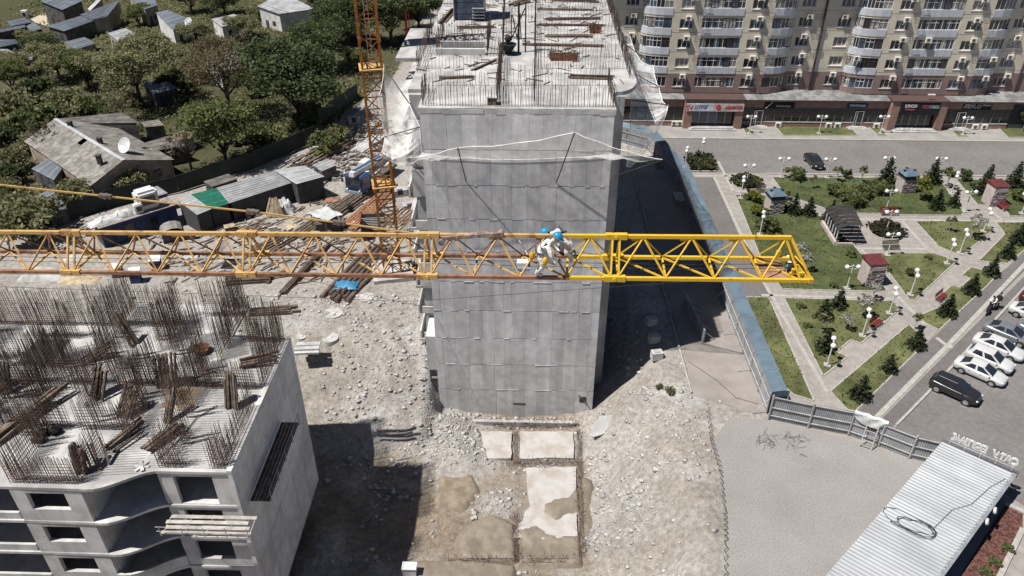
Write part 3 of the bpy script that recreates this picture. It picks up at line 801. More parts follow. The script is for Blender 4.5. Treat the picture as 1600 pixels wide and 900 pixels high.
# reinforcement mat on the bare part of the deck
mb = MB()
for i in range(60):
    y = 31.3 + i * 0.155
    mb.beam((-22.6 + 0.0, y, LZ + 0.025), (-17.7, y, LZ + 0.025), 0.016)
for i in range(26):
    y = 30.5 + i * 0.2
    mb.beam((-25.6, y, LZ + 0.025), (-22.7, y + 0.3, LZ + 0.025), 0.014)
kind(bpart(mb, 'reinforcement_mat', M('grey_rebar', (0.2, 0.19, 0.185), bump=0)), 'stuff')
# rebar cages of the walls to come
def cage(a, b, h, gap=0.24, step=0.155, tiers=7, seed=0, z=LZ, hvar=0.12):
    rg = random.Random(seed); mb = MB()
    a = Vector((a[0], a[1], 0)); b = Vector((b[0], b[1], 0)); d = (b - a).normalized(); s_ = Vector((-d.y, d.x, 0)) * gap / 2
    for sg in (-1, 1):
        bar_row(mb, a + s_ * sg, b + s_ * sg, z, h, step, 0.015, 0.028, r=0.018, rg=rg, hvar=hvar)
        for k in range(tiers):
            zz = z + h * 0.72 * (k + 0.6) / tiers
            mb.tube(a + s_ * sg + Vector((0, 0, zz)), b + s_ * sg + Vector((0, 0, zz)), 0.015, n=3, cap=False)
    kind(bpart(mb, 'rebar_cage', REBAR), 'stuff')
CAGES = [((-17.6, 31.4), (-17.6, 36.5), 2.2, 3), ((-17.6, 38.5), (-17.6, 43.6), 3.6, 7), ((-20.6, 43.6), (-17.8, 43.6), 3.8, 7), ((-21.4, 41.2), (-21.4, 43.8), 3.8, 8), ((-23.6, 40.6), (-23.6, 44.2), 3.6, 8),
         ((-26.0, 42.2), (-26.0, 46.5), 3.6, 8), ((-21.3, 38.4), (-18.0, 38.4), 2.4, 7), ((-22.2, 36.2), (-22.2, 41.0), 3.0, 8), ((-24.6, 38.6), (-21.0, 38.6), 2.6, 9), ((-25.4, 36.0), (-25.4, 40.5), 3.2, 8),
         ((-27.6, 38.6), (-24.6, 38.6), 2.8, 9), ((-28.6, 36.2), (-28.6, 41.4), 3.2, 8), ((-31.4, 38.6), (-28.4, 38.6), 2.8, 9), ((-32.0, 36.5), (-32.0, 42.0), 3.4, 8), ((-29.6, 30.0), (-25.7, 30.0), 2.0, 6), ((-25.7, 30.0), (-25.7, 33.0), 2.2, 6),
         ((-29.6, 30.0), (-29.6, 34.5), 2.6, 6), ((-21.5, 31.4), (-20.2, 31.4), 2.4, 6), ((-21.5, 31.4), (-21.5, 34.2), 2.5, 6), ((-18.4, 31.4), (-17.7, 31.4), 2.4, 5), ((-18.4, 31.3), (-18.4, 33.2), 2.0, 4), ((-24.4, 33.4), (-24.4, 36.5), 2.6, 7), ((-27.8, 34.4), (-24.8, 34.4), 2.4, 7),
         ((-32.0, 34.4), (-28.4, 34.4), 2.6, 7), ((-33.6, 31.3), (-33.6, 37.5), 3.0, 7), ((-36.5, 32.4), (-33.6, 32.4), 2.6, 7), ((-35.4, 38.6), (-32.3, 38.6), 2.8, 8), ((-36.0, 40.4), (-32.4, 40.4), 3.2, 6), ((-36.0, 43.6), (-32.4, 43.6), 3.2, 6), ((-32.2, 45.2), (-26.5, 45.2), 3.6, 6), ((-40, 45.2), (-32.6, 45.2), 3.2, 6),
         ((-38.6, 38), (-38.6, 45), 3.0, 6), ((-30.2, 42), (-30.2, 47.6), 3.6, 7), ((-24.4, 46.6), (-21.6, 46.6), 3.2, 6), ((-37, 35.5), (-33.8, 35.5), 2.6, 6), ((-23.4, 47.8), (-21.6, 47.8), 3.4, 5), ((-21.7, 44.4), (-21.7, 47.8), 3.4, 6), ((-40.5, 41), (-36.5, 41), 3.2, 6), ((-41, 36.5), (-37.2, 36.5), 3.0, 6), ((-44, 39), (-41, 39), 3, 5), ((-42.5, 44), (-38.8, 44), 3.2, 5)]
for i, (a, b, h, ti) in enumerate(CAGES):
    cage(a, b, h, tiers=ti, seed=100 + i)
er = random.Random(61)
for i in range(15):
    x = er.uniform(-46, -18.5); y = er.uniform(32.5, 47.2)
    if y > 43.5 and x > -21.6: continue
    if er.random() < .5: cage((x, y), (x + er.uniform(1.2, 2.6), y), er.uniform(2.2, 3.6), tiers=er.randint(5, 9), seed=400 + i)
    else: cage((x, y), (x, y + er.uniform(1.2, 2.6)), er.uniform(2.2, 3.6), tiers=er.randint(5, 9), seed=400 + i)
for i in range(20):   # column cages
    x = er.uniform(-46, -18.2); y = er.uniform(31.6, 44.5)
    cage((x, y), (x + .5, y), er.uniform(2.4, 3.8), gap=.45, step=.1, tiers=12, seed=500 + i)
# timber stacked upright and lying on the deck
def timber_stack(label, x, y, n, l, az, tilt, seed, spread=0.6, w=0.11):
    rg = random.Random(seed)
    t_ = thing('timber_stack', label, 'timber', (x, y, LZ))
    d = Vector((math.cos(az) * math.cos(tilt), math.sin(az) * math.cos(tilt), math.sin(tilt))); sd = Vector((-math.sin(az), math.cos(az), 0))
    for i in range(n):
        p = sd * rg.uniform(-spread, spread) + Vector((rg.uniform(-0.12, 0.12), rg.uniform(-0.12, 0.12), 0.09 + rg.choice([0, 0.12, 0.24]) * (1 if tilt < 0.3 else 0)))
        dd = (d + sd * rg.uniform(-0.05, 0.05)).normalized()
        mb = MB(); mb.beam(p, p + dd * l * rg.uniform(0.8, 1.05), w, w * 1.2); mb.build('beam', WOOD, t_)
    return t_
timber_stack('upright bundle of brown planks standing in the middle of the rebar deck', -23.9, 38.3, 14, 2.4, R(90), R(70), 1, 0.7)
timber_stack('dense brown plank bundle leaning by the right edge of the rebar deck', -18.9, 36.4, 14, 2.4, R(85), R(72), 2, 0.55)
timber_stack('stack of leaning boards shaped like a tent on the rebar deck', -25.6, 35.4, 12, 2.0, R(70), R(48), 3, 0.7)
timber_stack('narrow leaning board pile right of the tent-shaped boards', -22.5, 35.0, 9, 2.2, R(80), R(55), 4, 0.35)
timber_stack('long dark beams lying askew at the left edge of the rebar deck', -32.8, 31.9, 10, 6.2, R(66), R(5), 5, 0.5, 0.14)
timber_stack('loose beams lying beside the curved slab edge of the rebar deck', -25.0, 32.4, 8, 2.6, R(62), R(3), 6, 0.6)
timber_stack('second heap of loose beams lying toward the middle of the front deck', -22.9, 32.6, 9, 2.6, R(58), R(4), 7, 0.5)
timber_stack('dark upright shutter boards near the front-left corner of the deck', -25.9, 30.7, 7, 2.0, R(100), R(78), 8, 0.3, 0.16)
timber_stack('gnarled boards propped beside the upright shutter boards', -24.9, 31.1, 6, 1.7, R(130), R(50), 9, 0.5, 0.12)
timber_stack('pair of tall planks leaning on the far left rebar cages', -28.1, 43.0, 3, 2.8, R(150), R(62), 10, 0.4, 0.16)
timber_stack('brown beam pile at the far end of the deck behind the rebar', -21.0, 46.8, 8, 3.6, R(4), R(2), 12, 0.5, 0.16)
timber_stack('brown board heap by the dark well at the back of the deck', -31.0, 41.0, 10, 2.2, R(20), R(25), 21, .7, .14)
timber_stack('dark shutter boards standing near the left frame edge of the deck', -34.6, 37.4, 9, 2.3, R(95), R(66), 22, .6, .16)
timber_stack('tilted brown boards between the rebar cages left of the plank bundle', -28.0, 37.0, 9, 2.2, R(75), R(58), 23, .5, .13)
timber_stack('low pile of boards on the pale deck right of the dish', -19.8, 40.8, 8, 2.4, R(15), R(5), 24, .5, .13)
t_ = thing('star_fitting', 'small star-shaped steel offcut on the front lip of the deck', 'offcut', (-22.6, 31.3, LZ))
for a in range(3):
    mb = MB(); mb.box((0, 0, 0.05 + 0.03 * a), (0.9, 0.2, 0.03), R(60 * a)); mb.build('blade', CONC_D, t_)
t_ = thing('tarpaulin_heap', 'dark crumpled sacks left on the pale part of the rebar deck', 'sacks', (-29.4, 33.6, LZ))
for i in range(4):
    mb = MB(); mb.ball((lr.uniform(-0.6, 0.6), lr.uniform(-0.4, 0.4), 0.2), 0.38, 9, 6, (1, 0.8, 0.6), 0.2, lr); mb.build('sack', BLACK if i else WOOD, t_, True)
t_ = thing('bowl_of_water', 'round rusty steel dish standing on the back of the rebar deck', 'dish', (-23.0, 42.2, LZ))
mb = MB(); mb.tube((0, 0, 0.02), (0, 0, 0.4), 0.35, 0.6, n=16); mb.build('dish', RUST, t_)
# hose lying over the deck
cable('black hose curving over the front of the rebar deck', [Vector((-20.0, 36.6, LZ + 0.08)), Vector((-20.9, 35.4, LZ + 0.08)), Vector((-21.2, 33.6, LZ + 0.08)), Vector((-21.9, 31.8, LZ + 0.08))], 0.035)
cable('grey wire strung across the far edge of the rebar deck', [Vector((-42, 46, 14.2)), Vector((-17, 46.5, 14.0)), Vector((-8.2, 54, 6.0))], 0.015, sag=0.1)
# cantilevered scaffold deck below the right-hand window
sc = thing('scaffold_deck', 'pale plank scaffold platform hung below the right window of the rebar block', 'scaffold', (-19.2, 30.2, 6.6))
for i in range(4):
    mb = MB(); mb.bx(-2.5 + .15 * (i % 2), 2.9 - .2 * (i % 3), -0.75 + i * 0.4, -0.5 + i * 0.4, 0.0, 0.05); mb.build('plank', M('pale_scaffold_plank', (0.34, 0.32, 0.295), var=.2, rand=.1), sc)
mb = MB()
for x in (-2.4, -1.1, 0.2, 1.5, 2.8):
    mb.tube((x, -0.8, -0.06), (x, 0.8, -0.06), 0.03); mb.tube((x, -0.8, -0.06), (x, -0.8, 0.75), 0.025)
for zz in (0.35, 0.72): mb.tube((-2.6, -0.8, zz), (2.95, -0.8, zz), 0.02)
mb.build('guard_rail', M('pale_scaffold_tube', (0.4, 0.36, 0.32), bump=0), sc)
sc2 = thing('scaffold_deck', 'dark scaffold platform hanging along the shaded right wall of the rebar block', 'scaffold', (-16.5, 35.5, 6.6))
for i in range(5):
    mb = MB(); mb.bx(-0.62 + i * 0.25, -0.4 + i * 0.25, -3.4, 3.6, 0.0, 0.05); mb.build('plank', WOOD, sc2)
mb = MB()
for y in (-3.3, -1.6, 0.1, 1.8, 3.5):
    mb.tube((-0.65, y, -0.06), (0.7, y, -0.06), 0.03); mb.tube((0.7, y, -0.06), (0.7, y, 0.95), 0.025)
for zz in (0.5, 0.92): mb.tube((0.7, -3.4, zz), (0.7, 3.6, zz), 0.02)
mb.build('guard_rail', STEEL, sc2)
# ================================================================ CRANE JIB in the foreground
JA, JB = Vector((7.304, 17.147, 33.373)), Vector((-15.015, 18.219, 32.614))
JL = (JB - JA).length; jax = (JB - JA) / JL
jn = Vector((-jax.y, jax.x, 0)).normalized()          # towards the camera
if jn.y > 0: jn = -jn
JW, JH = 0.535, 0.95
def JP(s, o, h): return JA + jax * s + jn * o + Vector((0, 0, h))
jib = thing('crane_jib', 'long lattice jib in yellow and rusty orange with two workers on it', 'crane jib', JA)
def jpart(mb, name, m):
    o = mb.build(name, m, jib); o.location = -JA
    return o
# stations measured along the jib (metres from the tip): section joints
def s_of(px):  # position along the jib whose near lower chord is seen at px
    lo, hi = -1.0, 40.0
    for _ in range(40):
        mid = (lo + hi) / 2; q = JP(mid, JW, 0)
        xc = q.x * _cy + q.y * _sy; yc = -q.x * _sy + q.y * _cy; d = yc * _c - (q.z - CAM_H) * _s
        if 800 + FPX * xc / d > px: lo = mid
        else: hi = mid
    return (lo + hi) / 2
S_END = 0.1; S_TOPEND = s_of(1232)
joints = [S_END, s_of(960), s_of(668), s_of(385), s_of(111)]
sec = joints[3] - joints[2]
joints += [joints[4] + sec, joints[4] + 2 * sec, joints[4] + 3 * sec]
def jmat(i): return YELLOW if i == 0 else RUSTYEL
S_YEL = s_of(884)
CH = 0.055
# chords, one per section; the painted tip section runs on to the last yellow bay
for i in range(len(joints) - 1):
    s0, s1 = joints[i], joints[i + 1]
    pieces = [(s0, s1, jmat(i), RUST)] if i != 1 else [(s0, S_YEL, YELLOW, YELLOW), (S_YEL, s1, RUSTYEL, RUST)]
    for a, b, m, mc in pieces:
        mm = YELLOW if m is YELLOW else mc
        for o in (JW, -JW):
            aa = a + (0.18 if (i == 0 and o < 0) else 0)
            mb = MB(); mb.beam(JP(aa, o, 0), JP(b, o, 0), 0.088, 0.088); jpart(mb, 'bottom_chord', mm)
        mb = MB(); mb.beam(JP(max(a, S_TOPEND), 0, JH), JP(b, 0, JH), 0.092, 0.092); jpart(mb, 'top_chord', m)
    # lacing
    nb = 4; 
    if i == 0: nodes = [s_of(1190), s_of(1116), s_of(1040), s1]; nodes = [S_TOPEND - 0.45] + nodes
    else: nodes = [lerp(s0, s1, k / nb) for k in range(nb + 1)]
    nodes[0] = nodes[0] + (0.09 if i else 0); nodes[-1] -= 0.09
    for k in range(len(nodes) - 1):
        a, b = nodes[k], nodes[k + 1]; mid = (a + b) / 2
        if i == 0 and k == 0: a = s_of(1250); mid = S_TOPEND + 0.12
        m = YELLOW if (i == 0 or (i == 1 and b < S_YEL + 0.7)) else RUSTYEL
        for o in (JW, -JW):
            mb = MB(); mb.beam(JP(a, o, 0.03), JP(mid, 0, JH - 0.03), 0.038, 0.038); jpart(mb, 'brace', m if o > 0 else (YELLOW if m is YELLOW else RUST))
            mb = MB(); mb.beam(JP(mid, 0, JH - 0.03), JP(b, o, 0.03), 0.038, 0.038); jpart(mb, 'brace', m if o > 0 else (YELLOW if m is YELLOW else RUST))
        mb = MB(); mb.beam(JP(b, JW, 0), JP(b, -JW, 0), 0.05, 0.05); jpart(mb, 'cross_tie', m)
        mb = MB(); mb.beam(JP(a, JW if k % 2 == 0 else JW, 0.0), JP(b, -JW, 0.0), 0.04, 0.04); jpart(mb, 'diagonal_tie', m)
    if i:
        # doubled frames and pin lugs at the section joint
        mj = YELLOW if i <= 1 else RUSTYEL
        for ds in (-0.1, 0.1):
            for o in (JW, -JW):
                mb = MB(); mb.beam(JP(s0 + ds, o, 0.02), JP(s0 + ds * 0.9, 0, JH - 0.02), 0.05, 0.05); jpart(mb, 'joint_frame', mj)
        for (o, h) in ((JW, 0), (-JW, 0), (0, JH)):
            mb = MB(); mb.beam(JP(s0 - 0.28, o, h), JP(s0 + 0.28, o, h), 0.135, 0.15); mb.tube(JP(s0, o - 0.1, h), JP(s0, o + 0.1, h), 0.05, n=8)
            jpart(mb, 'pin_lug', mj)
# gusset plates at the upper nodes and trolley ropes inside the jib
for i in range(1, 24):
    sg = S_TOPEND + 0.2 + i * sec / 4
    mb = MB(); q = JP(sg, 0, JH - 0.07); mb.box(q, (0.2, 0.03, 0.1), math.atan2(jax.y, jax.x)); jpart(mb, 'gusset_plate', YELLOW if sg < S_YEL else RUSTYEL)
for o in (0.12, -0.1):
    mb = MB(); mb.path([JP(0.5 + k * 3.0, o, 0.1 - 0.05 * math.sin(k * 1.3)) for k in range(10)], 0.008, 4); jpart(mb, 'trolley_rope', BLACK)
# tip: sloping end beam, deck sheet and pulley
mb = MB(); mb.beam(JP(S_END, JW + 0.05, 0), JP(S_END + 0.18, -JW - 0.05, 0), 0.12, 0.12); jpart(mb, 'end_beam', YELLOW)
mb = MB(); mb.beam(JP(S_END + 0.0, JW, 0.03), JP(S_TOPEND, 0, JH), 0.05, 0.05); mb.beam(JP(S_END + 0.2, -JW, 0.03), JP(S_TOPEND, 0, JH), 0.05, 0.05); jpart(mb, 'end_post', YELLOW)
P4 = [JP(s_of(1238), JW - 0.06, -0.02), JP(s_of(1192), JW - 0.06, -0.02), JP(s_of(1182), -JW + 0.06, -0.02), JP(s_of(1232), -JW + 0.06, -0.02)]
mb = MB(); mb.add(P4 + [p - Vector((0, 0, 0.01)) for p in P4], [(0, 1, 2, 3), (7, 6, 5, 4), (0, 4, 5, 1), (1, 5, 6, 2), (2, 6, 7, 3), (3, 7, 4, 0)]); jpart(mb, 'deck_sheet', M('brown_deck_sheet', (0.24, 0.13, 0.085), var=0.3, scale=4))
s1 = s_of(1245)
mb = MB(); mb.tube(JP(s1, -0.02, 0.02), JP(s1, 0.1, 0.02), 0.14, n=14); jpart(mb, 'pulley', BLACK)
mb = MB(); mb.beam(JP(s_of(1262), 0.28, 0.06), JP(s_of(1236), 0.3, 0.06), 0.07, 0.05); mb.beam(JP(s_of(1258), -0.1, 0.06), JP(s_of(1236), -0.22, 0.06), 0.05, 0.04); mb.box(JP(s_of(1241), 0.3, 0.12), (0.08, 0.08, 0.16)); mb.box(JP(s_of(1228), -JW, 0.14), (0.1, 0.08, 0.2)); jpart(mb, 'bracket', YELLOW)
# catwalk plates
mb = MB(); mb.box(JP(s_of(348), 0.02, 0.0), (0.36, 0.5, 0.02)); jpart(mb, 'catwalk_plate', BLACK)
# pendant bar with its shackles above the rear half
pa = JP(s_of(700), 0, JH + 0.06); 
pend = thing('pendant_rod', 'rusty pendant rod slanting down to the top chord of the jib', 'rod', pa)
def sight(px, py, y0):
    return RY(px, py, y0)
q0 = sight(0, 289, 18.3); q1 = sight(395, 331, 17.9); q2 = sight(530, 348, 17.8); q3 = sight(690, 371, 17.6)
dirp = (q0 - q1); q00 = q0 + dirp * 1.0
for a, b, m in ((q00, q1, RUSTYEL), (q1, q2, RUSTYEL), (q2, q3, RUSTYEL)):
    mb = MB(); mb.beam(a - pa, b - pa, 0.034, 0.04); mb.build('rod', m, pend)
for q in (q1, q2, lerp(q0, q1, 0.42)):
    d = (q2 - q1).normalized()
    mb = MB(); mb.beam(q - d * 0.16 - pa, q + d * 0.16 - pa, 0.1, 0.11); mb.tube(q + Vector((0, -0.08, 0)) - pa, q + Vector((0, 0.08, 0)) - pa, 0.06, n=10); mb.build('shackle', M('dark_greased_steel', (0.12, 0.1, 0.085), bump=0.1), pend)
a, b = q3 - pa, JP(s_of(780), 0, JH + 0.07) - pa
mb = MB(); mb.beam(a, b, 0.17, 0.1); mb.tube(b + Vector((0, -0.09, 0)), b + Vector((0, 0.09, 0)), 0.07, n=10); mb.tube(a + Vector((0, -0.12, -0.1)), a + Vector((0, 0.12, -0.1)), 0.09, n=10)
mb.build('anchor_plate', M('dusty_steel', (0.22, 0.17, 0.14), var=0.4, scale=6, bump=0.2), pend)
# hoist ropes running along and below the jib
cable('thin hoist rope running below the jib across the tower face', [RY(0, 448, 19.4), RY(640, 471, 19.4), RY(1100, 438, 19.0)], 0.008)
# ================================================================ ORANGE TOWER CRANE MAST
MX, MY, MWD = -14.62, 69.2, 0.86
mast = thing('crane_mast', 'orange lattice mast of the tower crane standing left of the grey tower', 'crane', (MX, MY, 0), R(14))
MH = 44.0; BAY = 1.75
for sx in (-1, 1):
    for sy_ in (-1, 1):
        mb = MB(); mb.beam((sx * MWD, sy_ * MWD, 0), (sx * MWD, sy_ * MWD, MH), 0.2, 0.2); mb.build('leg', ORANGE, mast)
nb = int(MH / BAY)
for k in range(nb):
    z0 = 0.4 + k * BAY; z1 = z0 + BAY
    mb = MB()
    for (ax, ay, bx_, by) in ((-1, -1, 1, -1), (1, -1, 1, 1), (1, 1, -1, 1), (-1, 1, -1, -1)):
        mb.beam((ax * MWD, ay * MWD, z0), (bx_ * MWD, by * MWD, z0), 0.1)
        if k % 2: mb.beam((ax * MWD, ay * MWD, z0), (bx_ * MWD, by * MWD, z1), 0.09)
        else: mb.beam((bx_ * MWD, by * MWD, z0), (ax * MWD, ay * MWD, z1), 0.09)
    kind(mb.build('lacing', ORANGE, mast), 'stuff')
for k in range(2, nb, 3):
    z0 = 0.4 + k * BAY
    for sx in (-1, 1):
        for sy_ in (-1, 1):
            mb = MB(); mb.box((sx * MWD, sy_ * MWD, z0), (0.28, 0.28, 0.5)); mb.build('splice', ORANGE, mast)
mb = MB()
for s_ in (-0.18, 0.18): mb.beam((s_, 0.45, 0.4), (s_, 0.45, MH), 0.05)
for k in range(int(MH / 0.35)): mb.beam((-0.18, 0.45, 0.5 + k * 0.35), (0.18, 0.45, 0.5 + k * 0.35), 0.03)
mb.build('ladder', M('pale_ladder_steel', (0.5, 0.42, 0.33), bump=0), mast)
for z0 in (10.5, 22.2, 33):
    mb = MB(); mb.box((0, 0, z0), (2.3, 2.3, 0.12)); mb.box((0, 0, z0), (1.5, 1.5, 0.2)); mb.build('landing', RUSTYEL, mast)
mb = MB(); mb.box((0, 0, 0.2), (4.2, 4.2, 0.5)); mb.build('footing', CONC_W, mast)
# red boom pole behind the tower's left corner
t_ = thing('red_boom_pole', 'bright red pole standing behind the left corner of the tower', 'pole', G(637, 72))
RED = M('red_paint', (0.45, 0.03, 0.045), rough=0.5, bump=0)
mb = MB(); mb.tube((0, 0, 0), (0, 0, 16), 0.22, 0.2, n=10); mb.build('post', RED, t_)
mb = MB(); mb.tube((0.55, 0.2, 0), (0.55, 0.2, 16), 0.08, n=8); mb.build('pipe', RED, t_)
mb = MB()
for z in (2, 5, 8, 11, 14): mb.tube((0, 0, z), (0.55, 0.2, z + 0.3), 0.05)
mb.build('clamp', BLACK, t_)
# ================================================================ PEOPLE (skin-grown bodies)
SKIN = M('skin', (0.42, 0.24, 0.17), rough=0.6, var=0.06, bump=0)
COVERALL = M('white_coverall', (0.56, 0.555, 0.55), rough=0.85, var=0.16, scale=7, bump=0.9, bscale=11)
HELMET = M('blue_helmet', (0.02, 0.22, 0.38), rough=0.35, var=0.06, bump=0)
GLOVE = M('dark_glove', (0.035, 0.04, 0.05), rough=0.8, bump=0)
YBAG = M('yellow_pouch', (0.55, 0.32, 0.02), rough=0.6, var=0.15, bump=0.1)
STRAP = M('harness_strap', (0.06, 0.07, 0.08), rough=0.8, bump=0)
def grow_body(pts, edges, root, classify, mats, name):
    me = bpy.data.meshes.new(name)
    keys = list(pts)
    me.from_pydata([pts[k][0] for k in keys], [(keys.index(a), keys.index(b)) for a, b in edges], [])
    o = bpy.data.objects.new('tmp_body', me); COL.objects.link(o)
    sk = o.modifiers.new('skin', 'SKIN'); sk.use_smooth_shade = True; sk.branch_smoothing = 0.6
    sv = me.skin_vertices[0].data
    for i, k in enumerate(keys):
        r = pts[k][1]; r = r if isinstance(r, tuple) else (r, r)
        sv[i].radius = r; sv[i].use_root = (k == root)
    sb = o.modifiers.new('sub', 'SUBSURF'); sb.levels = 2; sb.render_levels = 2
    bpy.context.view_layer.update()
    dg = bpy.context.evaluated_depsgraph_get()
    out = bpy.data.meshes.new_from_object(o.evaluated_get(dg))
    bpy.data.objects.remove(o); bpy.data.meshes.remove(me)
    out.materials.clear()
    for m in mats: out.materials.append(m)
    segs = [(Vector(pts[a][0]), Vector(pts[b][0]), classify(a, b)) for a, b in edges]
    for f in out.polygons:
        best = 1e9; bi = 0
        for a, b, c_ in segs:
            ab = b - a; t = max(0, min(1, (f.center - a).dot(ab) / max(1e-9, ab.length_squared)))
            d = (a + ab * t - f.center).length
            if d < best: best = d; bi = c_
        f.material_index = bi; f.use_smooth = True
    out.name = name
    return out
def person(label, loc, rz, J, mats, cls, name='person', helmet=None, hair=None, scale=1.0):
    """J: joint name -> (x, y, z) in metres, x to the person's right, y forward."""
    t_ = thing(name, label, 'person', loc, rz)
    rad = dict(pelvis=(0.165, 0.135), belly=(0.165, 0.13), chest=(0.19, 0.14), neckb=(0.085, 0.075), neck=0.055, skull=(0.078, 0.088), crown=(0.07, 0.08))
    for s_ in 'lr':
        rad.update({'sh' + s_: 0.08, 'el' + s_: 0.064, 'wr' + s_: 0.047, 'hand' + s_: (0.042, 0.028), 'hip' + s_: 0.11, 'kn' + s_: 0.085, 'an' + s_: 0.062, 'heel' + s_: 0.05, 'toe' + s_: 0.045})
    E = [('pelvis', 'belly'), ('belly', 'chest'), ('chest', 'neckb'), ('neckb', 'neck'), ('neck', 'skull'), ('skull', 'crown')]
    P_ = {k: (Vector(v), rad[k]) for k, v in J.items() if k in rad}
    for s_ in 'lr':
        E += [('chest', 'sh' + s_), ('sh' + s_, 'el' + s_), ('el' + s_, 'wr' + s_), ('wr' + s_, 'hand' + s_), ('pelvis', 'hip' + s_), ('hip' + s_, 'kn' + s_), ('kn' + s_, 'an' + s_), ('an' + s_, 'toe' + s_)]
        w = Vector(J['wr' + s_]); h = Vector(J['hand' + s_]); d = (h - w).normalized()
        sd = d.cross(Vector((0, 0, 1)) if abs(d.z) < 0.9 else Vector((0, 1, 0))).normalized()
        palm = h
        for fi, (off, ln) in enumerate(((-0.032, 0.062), (-0.011, 0.075), (0.011, 0.07), (0.032, 0.055))):
            b0 = palm + sd * off * 0.9; b1 = b0 + d * ln * 0.6 + sd * off * 0.15; b2 = b1 + d * ln * 0.4 + d.cross(sd) * 0.025
            P_['f%s%d1' % (s_, fi)] = (b1, 0.0095); P_['f%s%d2' % (s_, fi)] = (b2, 0.008)
            E += [('hand' + s_, 'f%s%d1' % (s_, fi)), ('f%s%d1' % (s_, fi), 'f%s%d2' % (s_, fi))]
        th = w.lerp(h, 0.45) + sd * 0.05 + d * 0.02; th2 = th + d * 0.045 + sd * 0.012
        P_['t%s1' % s_] = (th, 0.011); P_['t%s2' % s_] = (th2, 0.0095)
        E += [('wr' + s_, 't%s1' % s_), ('t%s1' % s_, 't%s2' % s_)]
    me = grow_body(P_, E, 'pelvis', cls, mats, 'body')
    o = obj('body', me, t_)
    # face and headgear in the head's own frame
    sk_, cr = Vector(J['skull']), Vector(J['crown'])
    up = (cr - sk_).normalized(); fw = Vector(J['face']) if 'face' in J else Vector((0, 1, 0))
    fw = (fw - up * fw.dot(up)).normalized(); rt = fw.cross(up)
    Rm = Matrix((rt, fw, up)).transposed()
    ctr = sk_.lerp(cr, 0.45)
    def H(p): return Rm @ Vector(p) + ctr
    mb = MB()
    mb.ball(H((0, 0.105, -0.01)), 0.016); mb.ball(H((-0.09, 0.0, 0.0)), 0.026, sc=(0.5, 1, 1.3)); mb.ball(H((0.09, 0.0, 0.0)), 0.026, sc=(0.5, 1, 1.3))
    mb.ball(H((0, 0.06, -0.06)), 0.05)
    mb.build('face', SKIN, t_, True)
    mb = MB()
    for sx in (-0.033, 0.033): mb.ball(H((sx, 0.092, 0.02)), 0.012)
    mb.ball(H((0, 0.103, -0.05)), 0.014, sc=(1.6, 0.4, 0.5)); mb.build('eyes_and_mouth', BLACK, t_, True)
    if helmet:
        vs_ = []; nu = 18; nv = 7
        mb = MB()
        rows_ = []
        for j in range(nv + 1):
            a = math.pi / 2 * j / nv
            rows_.append([H((0.122 * math.cos(a) * math.cos(2 * math.pi * i / nu), 0.142 * math.cos(a) * math.sin(2 * math.pi * i / nu), 0.025 + 0.135 * math.sin(a))) for i in range(nu + 1)])
        mb.grid(rows_)
        mb.build('helmet', helmet, t_, True)
        mb = MB(); rim = []
        for i in range(nu + 1):
            a = 2 * math.pi * i / nu; k = 0.155 + 0.05 * max(0, math.sin(a))
            rim.append([H((0.118 * math.cos(a), 0.138 * math.sin(a), 0.03)), H((0.138 * math.cos(a), k * math.sin(a), 0.02))])
        mb.grid(rim); mb.build('helmet_brim', helmet, t_, True)
    if hair:
        mb = MB(); mb.ball(H((0, -0.02, 0.04)), 0.108, 12, 8, (0.92, 1.05, 1.0), 0.05, rnd); mb.build('hair', hair, t_, True)
    t_.scale = (scale,) * 3
    return t_
def cls_worker(a, b):
    if a.startswith(('neck', 'skull')) and a != 'neckb': return 1
    if b.startswith(('hand', 'f', 't')) and not b.startswith('toe'): return 2
    if a.startswith(('hand', 'f')): return 2
    if len(a) > 1 and a[0] == 't' and a[1] in 'lr': return 2
    if b.startswith('toe'): return 3
    return 0
# worker A stands astride on the near lower chord, bent forward to the right (+X)
# local frame: y = forward (to the jib tip), x = the person's right; rz turns forward to +X
footA = JP(s_of(846), JW, 0.05)
WA = dict(pelvis=(0.0, -0.02, 0.74), belly=(0.0, 0.06, 0.86), chest=(0, 0.2, 1.0), neckb=(0, 0.3, 1.07), neck=(0, 0.36, 1.1), skull=(0, 0.41, 1.13), crown=(0, 0.46, 1.22), face=(0.15, 0.9, -0.6),
          shl=(-0.19, 0.22, 0.99), ell=(-0.25, 0.36, 0.76), wrl=(-0.14, 0.52, 0.66), handl=(-0.12, 0.58, 0.62), shr=(0.19, 0.22, 0.99), elr=(0.27, 0.3, 0.74), wrr=(0.14, 0.46, 0.6), handr=(0.1, 0.52, 0.56),
          hipl=(-0.1, 0.0, 0.69), knl=(-0.2, 0.26, 0.46), anl=(-0.5, 0.3, 0.12), heell=(0, 0, 0), toel=(-0.52, 0.47, 0.06), hipr=(0.1, -0.02, 0.69), knr=(0.13, 0.12, 0.4), anr=(0.03, -0.1, 0.1), heelr=(0, 0, 0), toer=(0.03, 0.1, 0.05))
for k in ('heell', 'heelr'): WA.pop(k)
WMATS = [COVERALL, SKIN, GLOVE, COVERALL]
wA = person('worker in white coverall and blue helmet standing on the near lower chord of the jib', footA + Vector((-0.06, 0.0, -0.01)), R(-90), WA, WMATS, cls_worker, helmet=HELMET)
mb = MB()
